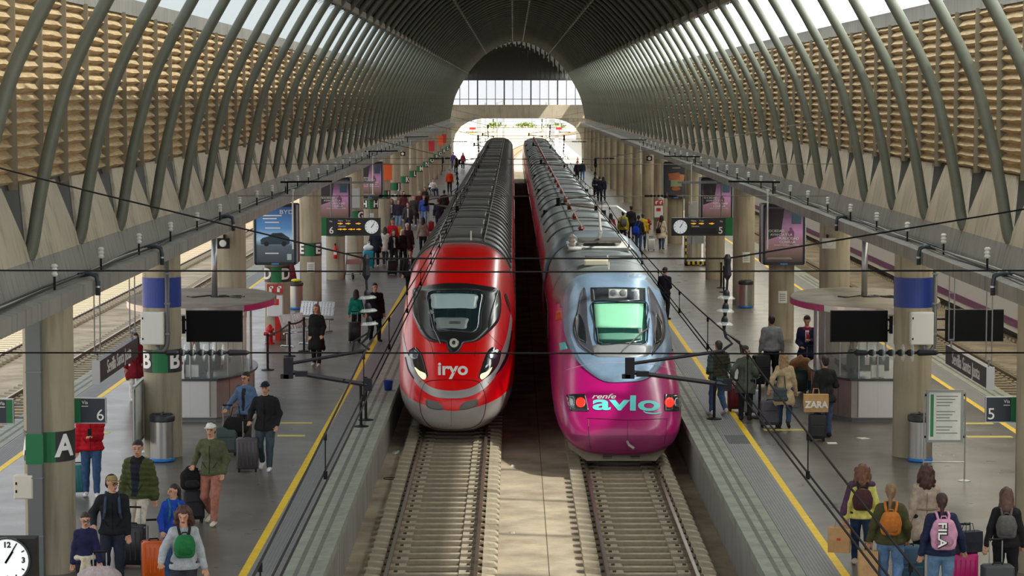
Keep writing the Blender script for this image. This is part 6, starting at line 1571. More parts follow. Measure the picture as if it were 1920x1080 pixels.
        for s in (1,-1):
            zp = hz+0.06; ys_ = [surf(s*x_, zp-0.0*x_) for x_ in (0.06,0.10,0.135)]
            if all(y_ is not None for y_ in ys_): m = MB(); m.tube([(s*x_, y_, zp+0.05*i_) for i_, (x_, y_) in enumerate(zip((0.06,0.10,0.135), ys_))], 0.006, n=5); m.build('pocket_seam', dk, P_)
        if kind != 'suit':
            m = MB(); m.tube([(nk[0]+0.072*math.sin(a_), nk[1]+0.012-0.07*math.cos(a_), nk[2]-0.012+0.012*math.cos(a_)*-1) for a_ in np.linspace(0.35, 2*PI-0.35, 18)], 0.016, n=6); m.build('collar', cloth(*(collar or top)), P_, smooth=True)
        yb_ = surf(0, hz+0.3, True)
        pts = [(0.0, surf(0,z_,True), z_) for z_ in np.linspace(zb_, zt_-0.05, 10)]; pts = [q_ for q_ in pts if q_[1] is not None]
        if len(pts) > 3 and kind == 'coat': m = MB(); m.tube(pts, 0.004, n=4); m.build('back_seam', dk, P_)
    # ---- hair
    st, hcol = hair; HM = mat('hair_%d_%d_%d' % hcol, hcol, 0.5, var=0.35, scale=30, stretch=(3,3,0.4), bump=0.4)
    if st and st != 'none':
        pr = [(HD(0,0.03,0.05), HD(0,0.02,0.055), 0.092, 0.092, (0.92,1.06,0.97)), (HD(0,0.06,0.0), HD(0,0.07,-0.03), 0.07, 0.06, (1.05,0.75,1))]
        if st == 'long': pr += [(HD(0,0.05,0.02), HD(0,0.095,-0.22), 0.085, 0.075, (1.12,0.6,1))]+[(HD(s*0.07,0.02,0.03), HD(s*0.085,0.03,-0.16), 0.036, 0.04, (0.9,1.2,1)) for s in (-1,1)]
        if st == 'curly': pr += [(HD(0,0.06,0.02), HD(0,0.085,-0.17), 0.105, 0.11, (1.15,0.75,1))]+[(HD(s*0.08,0.03,0.02), HD(s*0.1,0.04,-0.13), 0.048, 0.05, ONE) for s in (-1,1)]
        if st == 'bun': pr += [(HD(0,0.10,0.09), HD(0,0.105,0.10), 0.042, 0.042, ONE)]
        if st == 'ponytail': pr += [(HD(0,0.10,0.06), HD(0,0.12,0.02), 0.03, 0.036, ONE), (HD(0,0.12,0.02), HD(0.02,0.14,-0.24), 0.038, 0.022, ONE)]
        if st == 'bald': pr = [(HD(0,0.055,0.0), HD(0,0.06,-0.03), 0.068, 0.058, (1.12,0.75,1))]
        def face_cut(D, X, Y, Z):
            q = np.stack([X-hc[0], Y-hc[1], Z-hc[2]], -1); fx = q[...,0]*cy+q[...,1]*sy; fy = -q[...,0]*sy+q[...,1]*cy; fz = q[...,2]; fy, fz = fy*cp_+fz*sp_, fz*cp_-fy*sp_
            n_ = 0.0035*(np.sin(83*fx+31*fz+ph[0])+np.sin(47*fx-64*fy+38*fz+ph[1])+np.sin(29*fx+71*fy-52*fz+ph[2])) if st in ('curly','long') else 0.003*np.sin(80*fx)*np.sin(70*fz)
            D = D+n_*(1.6 if st == 'curly' else 0.8)
            return np.maximum(D, np.minimum(-(fy+0.035), 0.062-fz))
        V, Fq = skin_piece(pr, hl*1.15, 0.02, face_cut); mesh_np('hair', V, Fq, [HM], None, P_)
    if cap:
        CM = cloth(*cap)
        def capcut(D, X, Y, Z):
            return np.maximum(D, hc[2]+0.045-Z)
        V, Fq = skin_piece([(HD(0,0.014,0.045), HD(0,0.014,0.05), 0.098, 0.097, (0.92,1.06,0.93))], hl, 0.02, capcut)
        V2, F2 = skin_piece([(HD(-0.04,-0.1,0.05), HD(0.04,-0.1,0.05), 0.05, 0.05, (1,1.4,0.18))], hl*0.8, 0.02)
        mesh_np('cap', np.concatenate([V,V2]), np.concatenate([Fq,F2+len(V)]), [CM], None, P_)
    if glasses:
        m = MB()
        for s in (-1,1):
            m.tube([Vector(HD(s*0.034+0.024*math.cos(a*PI/5), -0.108, 0.004+0.018*math.sin(a*PI/5))) for a in range(11)], 0.004, n=4)
        m.tube([Vector(HD(-0.012,-0.112,0.006)), Vector(HD(0.012,-0.112,0.006))], 0.004, n=4); m.build('glasses', BLACK, P_)
    P_['hand_l'] = [float(x) for x in Ar[1][2]]; P_['hand_r'] = [float(x) for x in Ar[-1][2]]
    info = dict(o=P_, hz=hz, S=S, lean=lean, W=W_, loc=p, rz=math.radians(face), sx=sx, lh=Ar[1][2], rh=Ar[-1][2])
    del P_['hand_l']; del P_['hand_r']
    return info
def to_world(I, q):
    q = np.array(q)*I['S']; c, s = math.cos(I['rz']), math.sin(I['rz'])
    return Vector((I['loc'].x+q[0]*c-q[1]*s, I['loc'].y+q[0]*s+q[1]*c, I['loc'].z+q[2]))
# ------------------------------------------------------------------ luggage
def suitcase(x, y, rz, w, h, d, col, label, ext=0.4, soft=False, group=None, tilt=0.0):
    B = thing('suitcase', label, 'suitcase', (x, y, 0), rz, group)
    if tilt: B.rotation_euler = (tilt, 0, rz)
    bm_ = mat('case_%d_%d_%d' % col, col, 0.75 if soft else 0.35, var=0.08, scale=6)
    z0 = 0.06
    m = MB(); m.rbox(-w/2, w/2, -d/2, d/2, z0, z0+h, 0.05, n=4); m.build('shell', bm_, B, smooth=True, auto=50)
    dk = plain(*[int(c*0.6) for c in col])
    if soft:
        m = MB(); m.rbox(-w/2+0.04, w/2-0.04, -d/2-0.03, -d/2+0.02, z0+0.06, z0+h*0.55, 0.02); m.build('front_pocket', bm_, B)
        m = MB(); m.tube([(-w/2+0.05,-d/2-0.005,z0+h*0.62),(w/2-0.05,-d/2-0.005,z0+h*0.62)], 0.006, n=4); m.build('zip', dk, B)
    else:
        for i in range(5):
            xx = -w/2+w*(i+0.7)/5.4; m = MB(); m.box(xx-0.008, xx+0.008, -d/2-0.006, -d/2+0.01, z0+0.08, z0+h-0.08); m.build('rib', bm_, B)
        m = MB(); m.box(-w/2-0.003, w/2+0.003, -0.008, 0.008, z0-0.002, z0+h+0.003); m.build('seam', dk, B)
    m = MB(); m.tube([(-0.07,0,z0+h),(-0.06,0,z0+h+0.03),(0.06,0,z0+h+0.03),(0.07,0,z0+h)], 0.012, n=6); m.build('carry_handle', BLACK, B)
    if ext:
        for s in (-1,1):
            m = MB(); m.tube([(s*0.09,d/2-0.03,z0+h),(s*0.09,d/2-0.03,z0+h+ext)], 0.009, n=6); m.build('telescopic_rod', ALU, B)
        m = MB(); m.tube([(-0.1,d/2-0.03,z0+h+ext),(0.1,d/2-0.03,z0+h+ext)], 0.017, n=6); m.build('grip', BLACK, B)
    for sx_ in (-1,1):
        for sy_ in (-1,1):
            m = MB(); m.tube([(sx_*(w/2-0.05)-0.015,sy_*(d/2-0.05),0.03),(sx_*(w/2-0.05)+0.015,sy_*(d/2-0.05),0.03)], 0.03, n=10); m.box(sx_*(w/2-0.05)-0.02,sx_*(w/2-0.05)+0.02,sy_*(d/2-0.05)-0.02,sy_*(d/2-0.05)+0.02,0.04,0.075); m.build('wheel', BLACK, B)
    return B
def case_at(u, v, *a, **k): p = at(u, v); return suitcase(p.x, p.y, *a, **k)
def backpack(I, col, label, w=0.3, h=0.42, d=0.16, straps=None, front=False, zc=0.28, x=0.0):
    """worn on the back (local +Y) or the chest; a thing of its own"""
    c = I; s = -1 if front else 1; zc = c['hz']+zc
    B = thing('backpack', label, 'backpack', tuple(to_world(c, (x, s*(0.125*c['W']+0.03+d/2)-c['lean']*0.3, zc-h/2))), c['rz']); B.scale = (c['S'],)*3
    pr = [(( -w*0.28,0,h*0.18),(w*0.28,0,h*0.18),h*0.2,h*0.2,(1,d/h*2.0,1)), ((-w*0.28,0,h*0.5),(w*0.28,0,h*0.5),h*0.24,h*0.24,(1,d/h*2.0,1)), ((-w*0.2,0,h*0.78),(w*0.2,0,h*0.78),h*0.2,h*0.2,(1,d/h*2.0,1))]
    V, Fq = skin_piece(pr, 0.018, 0.06); bm_ = cloth(*col); mesh_np('bag_body', V, Fq, [bm_], None, B)
    V, Fq = skin_piece([((-w*0.2,s*d*0.42,h*0.28),(w*0.2,s*d*0.42,h*0.28),h*0.16,h*0.16,(1,0.35,1))], 0.016, 0.03); mesh_np('front_pocket', V, Fq, [cloth(*[int(q*0.85) for q in col])], None, B)
    m = MB(); m.tube([(-0.04,-s*d*0.2,h*0.98),(-0.03,-s*d*0.2,h*1.05),(0.03,-s*d*0.2,h*1.05),(0.04,-s*d*0.2,h*0.98)], 0.01, n=5); m.build('top_loop', cloth(*(straps or col)), B)
    yb = -s*(d/2+0.02)
    for q in (-1,1):
        zs = c['hz']+0.535-(zc-h/2); X_ = q*c['sx']*0.55-x
        m = MB(); m.tube([(q*w*0.22,yb*0.6,h*0.9),(X_,yb*1.0,zs),(X_,yb*1.0-s*0.11,zs+0.03),(X_*1.1,yb-s*0.27,zs-0.1),(X_*1.2,yb-s*0.28,zs-0.26),(X_*1.55,yb-s*0.14,h*0.1),(q*w*0.4,yb*0.4,h*0.08)], 0.02, n=6); m.build('strap', cloth(*(straps or col)), B)
    return B
def paper_bag(w_, label, w=0.3, h=0.36, d=0.14, col=(184,144,98), rz=0.0, txt=None, name='paper_bag', logo=None):
    """hangs with its handles at world point w_"""
    B = thing(name, label, 'bag', (w_.x, w_.y, max(w_.z-h-0.13, 0.0)), rz)
    m = MB(); m.rings([[(-w/2*0.96,-d/2*0.9,0),(w/2*0.96,-d/2*0.9,0),(w/2*0.96,d/2*0.9,0),(-w/2*0.96,d/2*0.9,0)],[(-w/2,-d/2,h*0.5),(w/2,-d/2,h*0.5),(w/2*0.97,0,h*0.5),(w/2,d/2,h*0.5)][:2]+[(w/2,d/2,h*0.5),(-w/2,d/2,h*0.5)],[(-w/2,-d*0.42,h),(w/2,-d*0.42,h),(w/2,d*0.42,h),(-w/2,d*0.42,h)]], cap=True)
    m.build('bag_body', mat('bag_%d_%d_%d' % col, col, 0.8, var=0.12, scale=8, bump=0.4, bscale=10), B)
    for s in (-1,1):
        m = MB(); m.tube([(-0.07,s*d*0.35,h),(-0.05,s*d*0.2,h+0.12),(0.05,s*d*0.2,h+0.12),(0.07,s*d*0.35,h)], 0.006, n=5); m.build('handle', mat('bag_%d_%d_%d' % col, col), B)
    if txt: text('bag_lettering', txt, 0.155*w/0.42, WTXT, B, (0,-d/2-0.006,h*0.42), bold=0.008, sx=0.95)
    if logo: m = MB(); m.box(-0.03,0.03,-d/2-0.004,-d/2,h*0.5,h*0.6); m.build('red_print', plain(*logo), B)
    return B
# ------------------------------------------------------------------ people on the left platform
D2 = 2
# foreground, walking towards the camera
p1 = person('person in a red quilted jacket and blue jeans holding a phone', 172, 931, 6, 1.74, (176,20,36), (58,84,120), (226,222,218), ('short',(60,40,30)), stride=0.18, puff=True, lh=(0.03,-0.26,1.14), rh=(-0.27,-0.04,0.84))
ph_ = MB(); ph_.box(-0.035,0.035,-0.006,0.006,0,0.13); o = ph_.build('smartphone', BLACK, None, loc=to_world(p1,(0.0,-0.33,1.16)), rz=0.3); tag(o, 'dark smartphone held by the person in the red quilted jacket', 'phone')
w = to_world(p1, p1['rh']); suitcase(w.x-0.02, w.y+0.25, 0.2, 0.34, 0.5, 0.22, (54,120,122), 'teal suitcase with pink tag behind the column lettered A', ext=0.28)
p2 = person('person in an open olive green quilted jacket and cream trousers', 262, 1030, -18, 1.78, (72,78,44), (206,196,180), (224,220,214), ('short',(34,24,20)), stride=0.5, puff=True, front=(0.09,0.9,1.45,(34,36,48)), collar=(30,30,28), head=(20,0))
p3 = person('person with a tan cap and glasses in a black jacket', 213, 1106, 8, 1.7, (30,32,36), (38,42,56), (40,40,44), ('short',(36,26,22)), stride=0.25, cap=(150,128,88), glasses=True, head=(38,5), rh=(-0.28,-0.12,1.02), lh=(0.24,-0.06,0.78))
backpack(p3, (60,72,96), 'slate blue backpack on the person with the tan cap')
p4 = person('child in a navy jumper with cream sweater tied at the waist', 162, 1144, 10, 1.38, (34,36,70), (40,38,46), (200,200,200), ('ponytail',(46,30,24)), fem=True, stride=0.15, glasses=True, kind='sweater', head=(10,8), lh=(0.26,-0.16,0.86), rh=(-0.24,0,0.8), build=0.92)
q = MB(); 
hz4 = p4['hz']
V, Fq = skin_piece([((-0.13,-0.02,hz4+0.03),(0.13,-0.02,hz4+0.03),0.075,0.075,(1.1,1.7,0.75)), ((-0.03,-0.16,hz4+0.02),(-0.07,-0.17,hz4-0.22),0.04,0.05,(1,0.6,1)), ((0.03,-0.16,hz4+0.02),(0.08,-0.17,hz4-0.2),0.04,0.05,(1,0.6,1))], 0.016, 0.04)
mesh_np('tied_sweater', V, Fq, [cloth(206,196,168)], None, p4['o'])
p5 = person('child in a bright blue sweatshirt turning to look back', 326, 1090, 20, 1.46, (34,70,168), (60,88,130), (210,206,204), ('ponytail',(34,24,22)), fem=True, kind='sweater', head=(-70,0), rh=(-0.24,-0.2,0.95), lh=(0.05,-0.25,1.05), build=0.95, stride=0.2)
backpack(p5, (50,110,130), 'teal backpack on the child in the blue sweatshirt', w=0.28, h=0.38)
p6 = person('person with long wavy brown hair in a pale grey top', 346, 1178, 12, 1.66, (170,174,178), (52,54,60), (60,60,64), ('curly',(74,44,32)), fem=True, kind='sweater', rh=(-0.34,-0.28,1.02), lh=(0.3,-0.02,0.86), head=(-12,18))
backpack(p6, (36,112,62), 'green and black bag worn on the chest of the grey top wearer', w=0.26, h=0.34, d=0.14, front=True, zc=0.3, straps=(34,34,36))
p7 = person('person in an olive overshirt with white cap and pink trousers', 398, 981, -10, 1.74, (88,92,66), (168,112,96), (214,206,184), ('short',(40,30,26)), stride=0.45, cap=(226,222,214), kind='jacket',  rh=(-0.3,-0.08,1.0), lh=(0.22,-0.06,0.88), collar=(88,92,66))
w = to_world(p7, p7['rh']); 
suitcase(w.x-0.02, w.y+0.12, 0.3, 0.36, 0.5, 0.24, (34,34,38), 'black cabin suitcase rolled by the wearer of the olive overshirt', ext=0.34, soft=True)
B = thing('backpack', 'black backpack standing on the black cabin suitcase', 'backpack', (w.x-0.04, w.y+0.02, 0.57), 0.3)
V, Fq = skin_piece([((-0.09,0,0.1),(0.09,0,0.1),0.1,0.1,(1,0.9,1)),((-0.08,0,0.24),(0.08,0,0.24),0.11,0.1,(1,0.85,1)),((-0.03,0,0.36),(0.03,0,0.36),0.06,0.06,(1,0.8,1))], 0.018, 0.06); mesh_np('bag_body', V, Fq, [cloth(28,28,30)], None, B)
V, Fq = skin_piece([((-0.06,-0.1,0.12),(0.06,-0.1,0.12),0.07,0.07,(1,0.4,1))], 0.016, 0.03); mesh_np('front_pocket', V, Fq, [cloth(40,40,42)], None, B)
p8 = person('person in a black hooded jacket with dark cap and white shoes', 499, 881, -6, 1.72, (34,34,36), (64,76,82), (224,222,220), ('short',(30,24,22)), stride=0.3, cap=(30,34,52), kind='jacket',  rh=(-0.3,-0.12,0.98), lh=(0.23,-0.05,0.9), hem=0.8, build=1.08)
V, Fq = skin_piece([((-0.1,0.09,p8['hz']+0.5),(0.1,0.09,p8['hz']+0.5),0.06,0.06,(1,1,0.8))], 0.02, 0.03); mesh_np('hood', V, Fq, [cloth(34,34,36)], None, p8['o'])
w = to_world(p8, p8['rh']); suitcase(w.x-0.03, w.y-0.12, 0.05, 0.42, 0.6, 0.27, (74,66,70), 'large grey brown suitcase pushed by the dark cap wearer', ext=0.32)
p9 = person('person in a denim jacket with sunglasses and hair tied up', 462, 851, -22, 1.66, (92,116,150), (66,60,56), (226,224,220), ('bun',(28,22,20)), fem=True, stride=0.25, glasses=True, kind='jacket', rh=(-0.36,-0.2,0.98), lh=(0.22,-0.04,0.9), front=(0.05,0.95,1.42,(44,44,48)))
w = to_world(p9, p9['rh']); suitcase(w.x+0.02, w.y-0.1, 0.0, 0.42, 0.52, 0.26, (72,84,82), 'dark green grey suitcase pulled by the denim jacket wearer', ext=0.42, soft=True)
w = to_world(p9, (0.0,-0.24,0.5)); bgd = thing('handbag', 'large black handbag carried by the denim jacket wearer', 'bag', (w.x-0.1, w.y, w.z))
V, Fq = skin_piece([((-0.14,0,0.1),(0.14,0,0.1),0.12,0.12,(1,0.6,1)),((-0.1,0,0.22),(0.1,0,0.22),0.1,0.08,(1,0.5,1))], 0.02, 0.05); mesh_np('bag_body', V, Fq, [cloth(34,32,32)], None, bgd)
m = MB(); m.tube([(-0.1,0,0.28),(-0.06,0,0.5),(0.06,0,0.52),(0.1,0,0.28)], 0.01, n=5); m.build('strap', cloth(34,32,32), bgd)
p10 = person('person in a long black coat walking past the benches', 594, 686, -12, 1.66, (26,26,28), (28,28,32), (200,200,200), ('long',(92,66,48)), fem=True, stride=0.22, kind='coat', hem=0.48, rh=(-0.17,-0.1,0.88), lh=(0.2,-0.1,0.9), head=(-14,0))
p11 = person('person in a dark red coat and white trousers behind the column lettered B', 254, 752, 25, 1.62, (122,24,36), (226,222,214), (210,206,200), ('long',(34,24,24)), fem=True, kind='coat', hem=0.6, head=(-10,4))
p12 = person('person in a maroon jacket and jeans behind the column lettered D', 541, 572, 150, 1.74, (110,28,38), (54,70,110), (60,50,44), ('short',(50,38,30)), stride=0.2)
w = to_world(p12, p12['rh']); paper_bag(w, 'brown bag in the hand of the maroon jacket wearer', 0.26, 0.34, col=(140,104,74))
p13 = person('person all in black standing behind the hanging glass insulators', 703, 640, 20, 1.72, (24,24,28), (24,24,28), (24,24,26), ('short',(24,20,20)), kind='coat', hem=0.7, stride=0.2, build=1.1)
p14 = person('person in a teal top pushing a black suitcase by the black coated one', 668, 634, 170, 1.45, (24,122,106), (30,30,34), (30,30,32), ('long',(30,24,22)), fem=True, stride=0.1)
case_at(665, 643, 0.1, 0.36, 0.56, 0.24, (24,24,28), 'black suitcase in front of the teal top wearer', ext=0.3)
p15 = person('person in a black suit with white shirt and dark tie beside the red train', 770, 560, -8, 1.76, (26,26,30), (24,24,28), (24,22,22), ('short',(34,26,22)), stride=0.2, kind='suit', front=(0.05,1.0,1.45,(224,224,224)), hem=0.78)
m = MB(); hz_ = p15['hz']; m.rings([[(-0.02,-0.135,hz_+0.45),(0.02,-0.135,hz_+0.45),(0.03,-0.15,hz_+0.16),(0.0,-0.15,hz_+0.1),(-0.03,-0.15,hz_+0.16)],[(-0.02,-0.145,hz_+0.45),(0.02,-0.145,hz_+0.45),(0.03,-0.16,hz_+0.16),(0.0,-0.16,hz_+0.1),(-0.03,-0.16,hz_+0.16)]], cap=True); m.build('tie', plain(30,34,60), p15['o'])
# crowd beside the red train: (u, feet v, facing, height, top, bottom, hair, female, label)
crowd = [
 (704,500,10,1.72,(36,40,52),(34,36,46),'short',0,'person in a dark navy coat beside the tall turquoise suitcase'),
 (722,496,170,1.62,(196,188,176),(60,60,66),'long',1,'person in a pale beige coat beside the navy coat wearer'),
 (736,482,0,1.72,(186,26,44),(36,38,48),'short',0,'person in a bright red jacket in the crowd by the red train'),
 (738,502,20,1.62,(28,28,32),(30,30,34),'long',1,'person in black with light scarf in the crowd before the red jacket'),
 (764,496,-10,1.78,(54,34,40),(30,32,38),'short',0,'tall person with white hair in a dark maroon coat'),
 (755,500,30,1.6,(40,38,42),(32,32,38),'long',1,'person in charcoal beside the tall white haired one'),
 (793,476,185,1.7,(150,138,128),(36,36,40),'long',1,'person in a grey beige jacket walking away beside the train'),
 (765,440,0,1.72,(60,58,60),(50,52,60),'short',0,'person in an open grey jacket near the yellow suitcase'),
 (747,432,10,1.68,(52,44,60),(120,150,180),'short',0,'person in a plum jacket and pale jeans in the crowd'),
 (735,430,-10,1.66,(60,60,76),(70,90,120),'long',1,'person in a slate jacket next to the plum jacket'),
 (776,424,0,1.74,(70,66,66),(44,44,50),'bald',0,'bald person in a grey coat by the third coach'),
 (795,424,5,1.76,(70,90,170),(120,150,190),'short',0,'person in a blue shirt with jacket round the waist'),
 (787,414,0,1.76,(70,30,38),(36,34,38),'bald',0,'bald person in a maroon sweater'),
 (797,400,-10,1.64,(40,38,38),(222,214,200),'long',1,'person in a black top and white trousers'),
 (822,434,170,1.76,(40,42,54),(50,54,70),'short',0,'person in a navy jacket walking away close to the train'),
 (833,412,175,1.76,(42,36,32),(40,40,46),'short',0,'person in a dark brown jacket near the coach doors'),
 (757,412,0,1.68,(90,40,44),(60,60,70),'long',1,'person in a dusty red top under the J column'),
 (843,362,5,1.76,(206,70,30),(40,36,40),'short',0,'person in a bright orange jacket far along the platform'),
 (868,318,0,1.7,(150,40,60),(60,40,50),'long',1,'person in crimson at the far platform end'),
 (850,318,10,1.76,(90,60,140),(60,60,80),'short',0,'person in violet at the far end by a lamp'),
 (855,326,0,1.66,(150,140,140),(60,60,70),'long',1,'person in pale grey beside the violet one'),
 (827,322,0,1.72,(40,40,46),(40,40,46),'short',0,'person in black far along by the columns'),
]
for i, (u, v, fc, hh, tp, bt, hr, fm, lab) in enumerate(crowd):
    hc_ = [(40,30,26),(28,22,20),(80,60,44)][i % 3]
    if 'white hair' in lab: hc_ = (190,186,180)
    person(lab, u, v, fc+(i*13 % 11)-5, hh, tp, bt, (60,56,54) if i % 2 else (200,198,194), (hr, hc_), fem=bool(fm), stride=0.15+0.08*(i % 4), kind=('coat' if 'coat' in lab else 'jacket'), hem=(0.62 if 'coat' in lab else 0.84), front=((0.05,0.95,1.42,(190,188,184)) if i in (7,9,3) else None), head=(((i*37) % 50)-25, 0))
case_at(691, 502, 0.1, 0.46, 0.66, 0.3, (24,136,160), 'tall turquoise suitcase with a white bag on top', ext=0.0)
p = at(691,502); wb = thing('plastic_bag', 'white plastic bag resting on the turquoise suitcase', 'bag', (p.x,p.y,0.75))
V, Fq = skin_piece([((-0.08,0,0.1),(0.08,0,0.1),0.13,0.12,(1.1,0.9,0.9)),((0,0,0.2),(0.02,0,0.26),0.07,0.04,ONE)], 0.025, 0.05); mesh_np('bag_body', V, Fq, [mat('white_plastic',(226,228,226),0.4)], None, wb)
m = MB(); m.tube([(-0.05,0,0.24),(-0.02,0,0.36),(0.05,0,0.36),(0.06,0,0.24)], 0.012, n=5); m.build('handle', mat('white_plastic',(226,228,226),0.4), wb)
case_at(746, 452, 0.1, 0.46, 0.66, 0.28, (214,158,34), 'mustard yellow suitcase in the crowd by the red train', ext=0.0)
case_at(808, 436, 0.1, 0.34, 0.52, 0.24, (150,30,38), 'dark red suitcase beside the walker close to the train', ext=0.0)
for (u,v,c,l) in ((735,516,(30,30,34),'black suitcase under the person in black with light scarf'),(757,514,(36,34,38),'charcoal suitcase before the tall white haired person')):
    case_at(u, v, 0.2, 0.4, 0.55, 0.26, c, l, ext=0.0)
# wheelchair user
p = at(812, 368)
WC = thing('wheelchair', 'black wheelchair on the platform by the far columns', 'wheelchair', (p.x, p.y, 0), 0.5)
for s in (-1,1):
    m = MB(); m.tube([(s*0.3, 0.1+0.3*math.cos(a*PI/10), 0.31+0.3*math.sin(a*PI/10)) for a in range(21)], 0.02, n=5); m.build('wheel', BLACK, WC)
    m = MB(); m.tube([(s*0.27,-0.32+0.09*math.cos(a*PI/6),0.1+0.09*math.sin(a*PI/6)) for a in range(13)], 0.018, n=5); m.build('caster', BLACK, WC)
    m = MB(); m.tube([(s*0.25,0.22,1.0),(s*0.25,0.2,0.45),(s*0.25,-0.3,0.45),(s*0.2,-0.42,0.15)], 0.016, n=6); m.build('side_frame', GREY, WC)
m = MB(); m.box(-0.25,0.25,-0.28,0.2,0.4,0.44); m.build('seat', BLACK, WC)
m = MB(); m.box(-0.25,0.25,0.19,0.22,0.45,0.9); m.build('backrest', BLACK, WC)
person('person in a white shirt sitting in the wheelchair', 812, 368, 29, 1.7, (224,222,220), (50,56,76), (40,40,44), ('short',(50,40,34)), sit=True, lh=(0.24,-0.25,0.75), rh=(-0.24,-0.25,0.75), pos=Vector((p.x, p.y, 0)))
# foreground luggage
case_at(250, 1064, -0.15, 0.44, 0.6, 0.28, (30,30,34), 'black suitcase pulled by the wearer of the tan cap', ext=0.26)
case_at(289, 1088, 0.25, 0.36, 0.54, 0.25, (226,98,22), 'bright orange suitcase held by the grey top wearer', ext=0.3)
case_at(236, 1022, 0.0, 0.4, 0.6, 0.25, (180,40,44), 'red suitcase mostly hidden behind the tan cap wearer', ext=0.0)
case_at(188, 1166, 0.1, 0.4, 0.56, 0.26, (70,66,72), 'dark suitcase under the mauve padded coat', ext=0.34)
p = at(188,1166); cb = thing('folded_coat', 'bundled mauve grey padded coat on the dark suitcase', 'coat', (p.x, p.y-0.02, 0.6))
def quilt(D, X, Y, Z): return D-0.012*np.abs(np.sin((X*0.7+Z)*PI/0.08))
V, Fq = skin_piece([((-0.16,-0.02,0.03),(0.16,-0.02,0.03),0.14,0.14,(1,0.95,0.75)),((-0.05,-0.02,0.08),(0.1,-0.02,0.1),0.12,0.1,(1,0.9,0.8))], 0.015, 0.06, quilt); mesh_np('bundle', V, Fq, [cloth(176,162,160)], None, cb)
V, Fq = skin_piece([((-0.22,-0.06,-0.06),(-0.1,-0.12,-0.16),0.06,0.05,ONE)], 0.015, 0.04, quilt); mesh_np('sleeve', V, Fq, [cloth(176,162,160)], None, cb)
# ------------------------------------------------------------------ people on the right platform
r1 = person('person with a yellow jacket and floral backpack carrying a paper bag', 1615, 1064, 174, 1.62, (214,206,110), (34,52,80), (200,180,160), ('curly',(112,74,54)), fem=True, stride=0.5, rh=(-0.24,0.0,0.84), lh=(0.28,0.05,0.78))
backpack(r1, (74,44,46), 'dark floral backpack on the yellow jacket wearer', w=0.3, h=0.36, straps=(34,34,36))
w = to_world(r1, r1['lh']); paper_bag(w+Vector((-0.1,-0.02,-0.02)), 'brown paper bag with a red print held beside the yellow jacket', 0.34, 0.38, 0.16, rz=-0.25, logo=(190,50,40))
V, Fq = skin_piece([((-0.16,0.02,r1['hz']+0.5),(0.16,0.02,r1['hz']+0.5),0.06,0.06,(1,1.3,0.9)),((0.2,0.03,r1['hz']+0.46),(0.3,0.05,r1['hz']+0.05),0.06,0.08,(0.8,1,1))], 0.018, 0.05); mesh_np('draped_scarf', V, Fq, [cloth(84,60,84)], None, r1['o'])
r2 = person('person in an olive sweater and wide jeans with a tan leather backpack', 1668, 1124, 172, 1.68, (72,72,44), (96,128,166), (60,50,44), ('ponytail',(130,104,74)), fem=True, stride=0.35, kind='sweater', build=1.08, lh=(0.32,-0.04,0.84), rh=(-0.25,-0.1,0.9))
backpack(r2, (186,112,46), 'tan leather backpack on the olive sweater', w=0.28, h=0.36, d=0.15)
w = to_world(r2, r2['lh']); paper_bag(w+Vector((-0.02,-0.02,0)), 'plain brown paper bag held by the olive sweater wearer', 0.28, 0.4, 0.15, col=(190,150,102))
case_at(1703, 1110, 0.2, 0.42, 0.62, 0.28, (40,74,96), 'navy blue suitcase between the tan and the pink backpack', ext=0.0, soft=True)
r3 = person('person in a beige trench coat with long dark curly hair', 1734, 1074, 180, 1.66, (168,152,136), (34,34,44), (120,84,54), ('curly',(70,44,38)), fem=True, stride=0.35, kind='coat', hem=0.6)
m = MB(); m.tube([(0.17*math.cos(a*PI/8)*1.05, 0.125*math.sin(a*PI/8)*1.05, r3['hz']+0.13) for a in range(17)], 0.02, n=6); m.build('belt', cloth(140,124,108), r3['o'])
r4 = person('person in a navy jacket and pale jeans with a pink backpack', 1763, 1148, 178, 1.68, (36,44,72), (104,134,166), (70,60,56), ('ponytail',(56,34,30)), fem=True, stride=0.3, build=1.08, rh=(-0.34,-0.1,0.9), lh=(0.3,0.0,0.82))
bp = backpack(r4, (206,150,176), 'pink backpack with bold FILA lettering on the navy jacket'.replace('FILA ',''), w=0.32, h=0.46, d=0.17, straps=(214,150,180))
text('backpack_lettering', 'FILA', 0.17, WTXT, bp, (0.045,0.127,0.24), rot=(PI/2,PI/2,PI), bold=0.003, ext=0.006, sx=1.15)
text('backpack_lettering_shade', 'FILA', 0.17, plain(30,26,34), bp, (0.035,0.121,0.232), rot=(PI/2,PI/2,PI), bold=0.012, ext=0.004, sx=1.15)
case_at(1807, 1112, 0.0, 0.38, 0.54, 0.25, (196,30,112), 'hot pink suitcase next to the pink backpack', ext=0.4)
p = at(1807,1112); w = Vector((p.x+0.04, p.y-0.05, 1.05)); paper_bag(w, 'black glossy shopping bags piled on the hot pink suitcase', 0.4, 0.3, 0.18, col=(44,46,56), rz=0.3, name='shopping_bag')
r5 = person('person in black with a grey backpack pulling a dark suitcase', 1884, 1128, 170, 1.64, (30,28,30), (30,28,32), (34,32,32), ('long',(84,58,46)), fem=True, stride=0.3, lh=(0.3,0.16,0.86), head=(0,18))
backpack(r5, (92,90,88), 'grey flap backpack on the person in black', w=0.27, h=0.36)
case_at(1869, 1146, 0.05, 0.44, 0.6, 0.28, (58,60,64), 'charcoal suitcase behind the person in black', ext=0.34, soft=True)
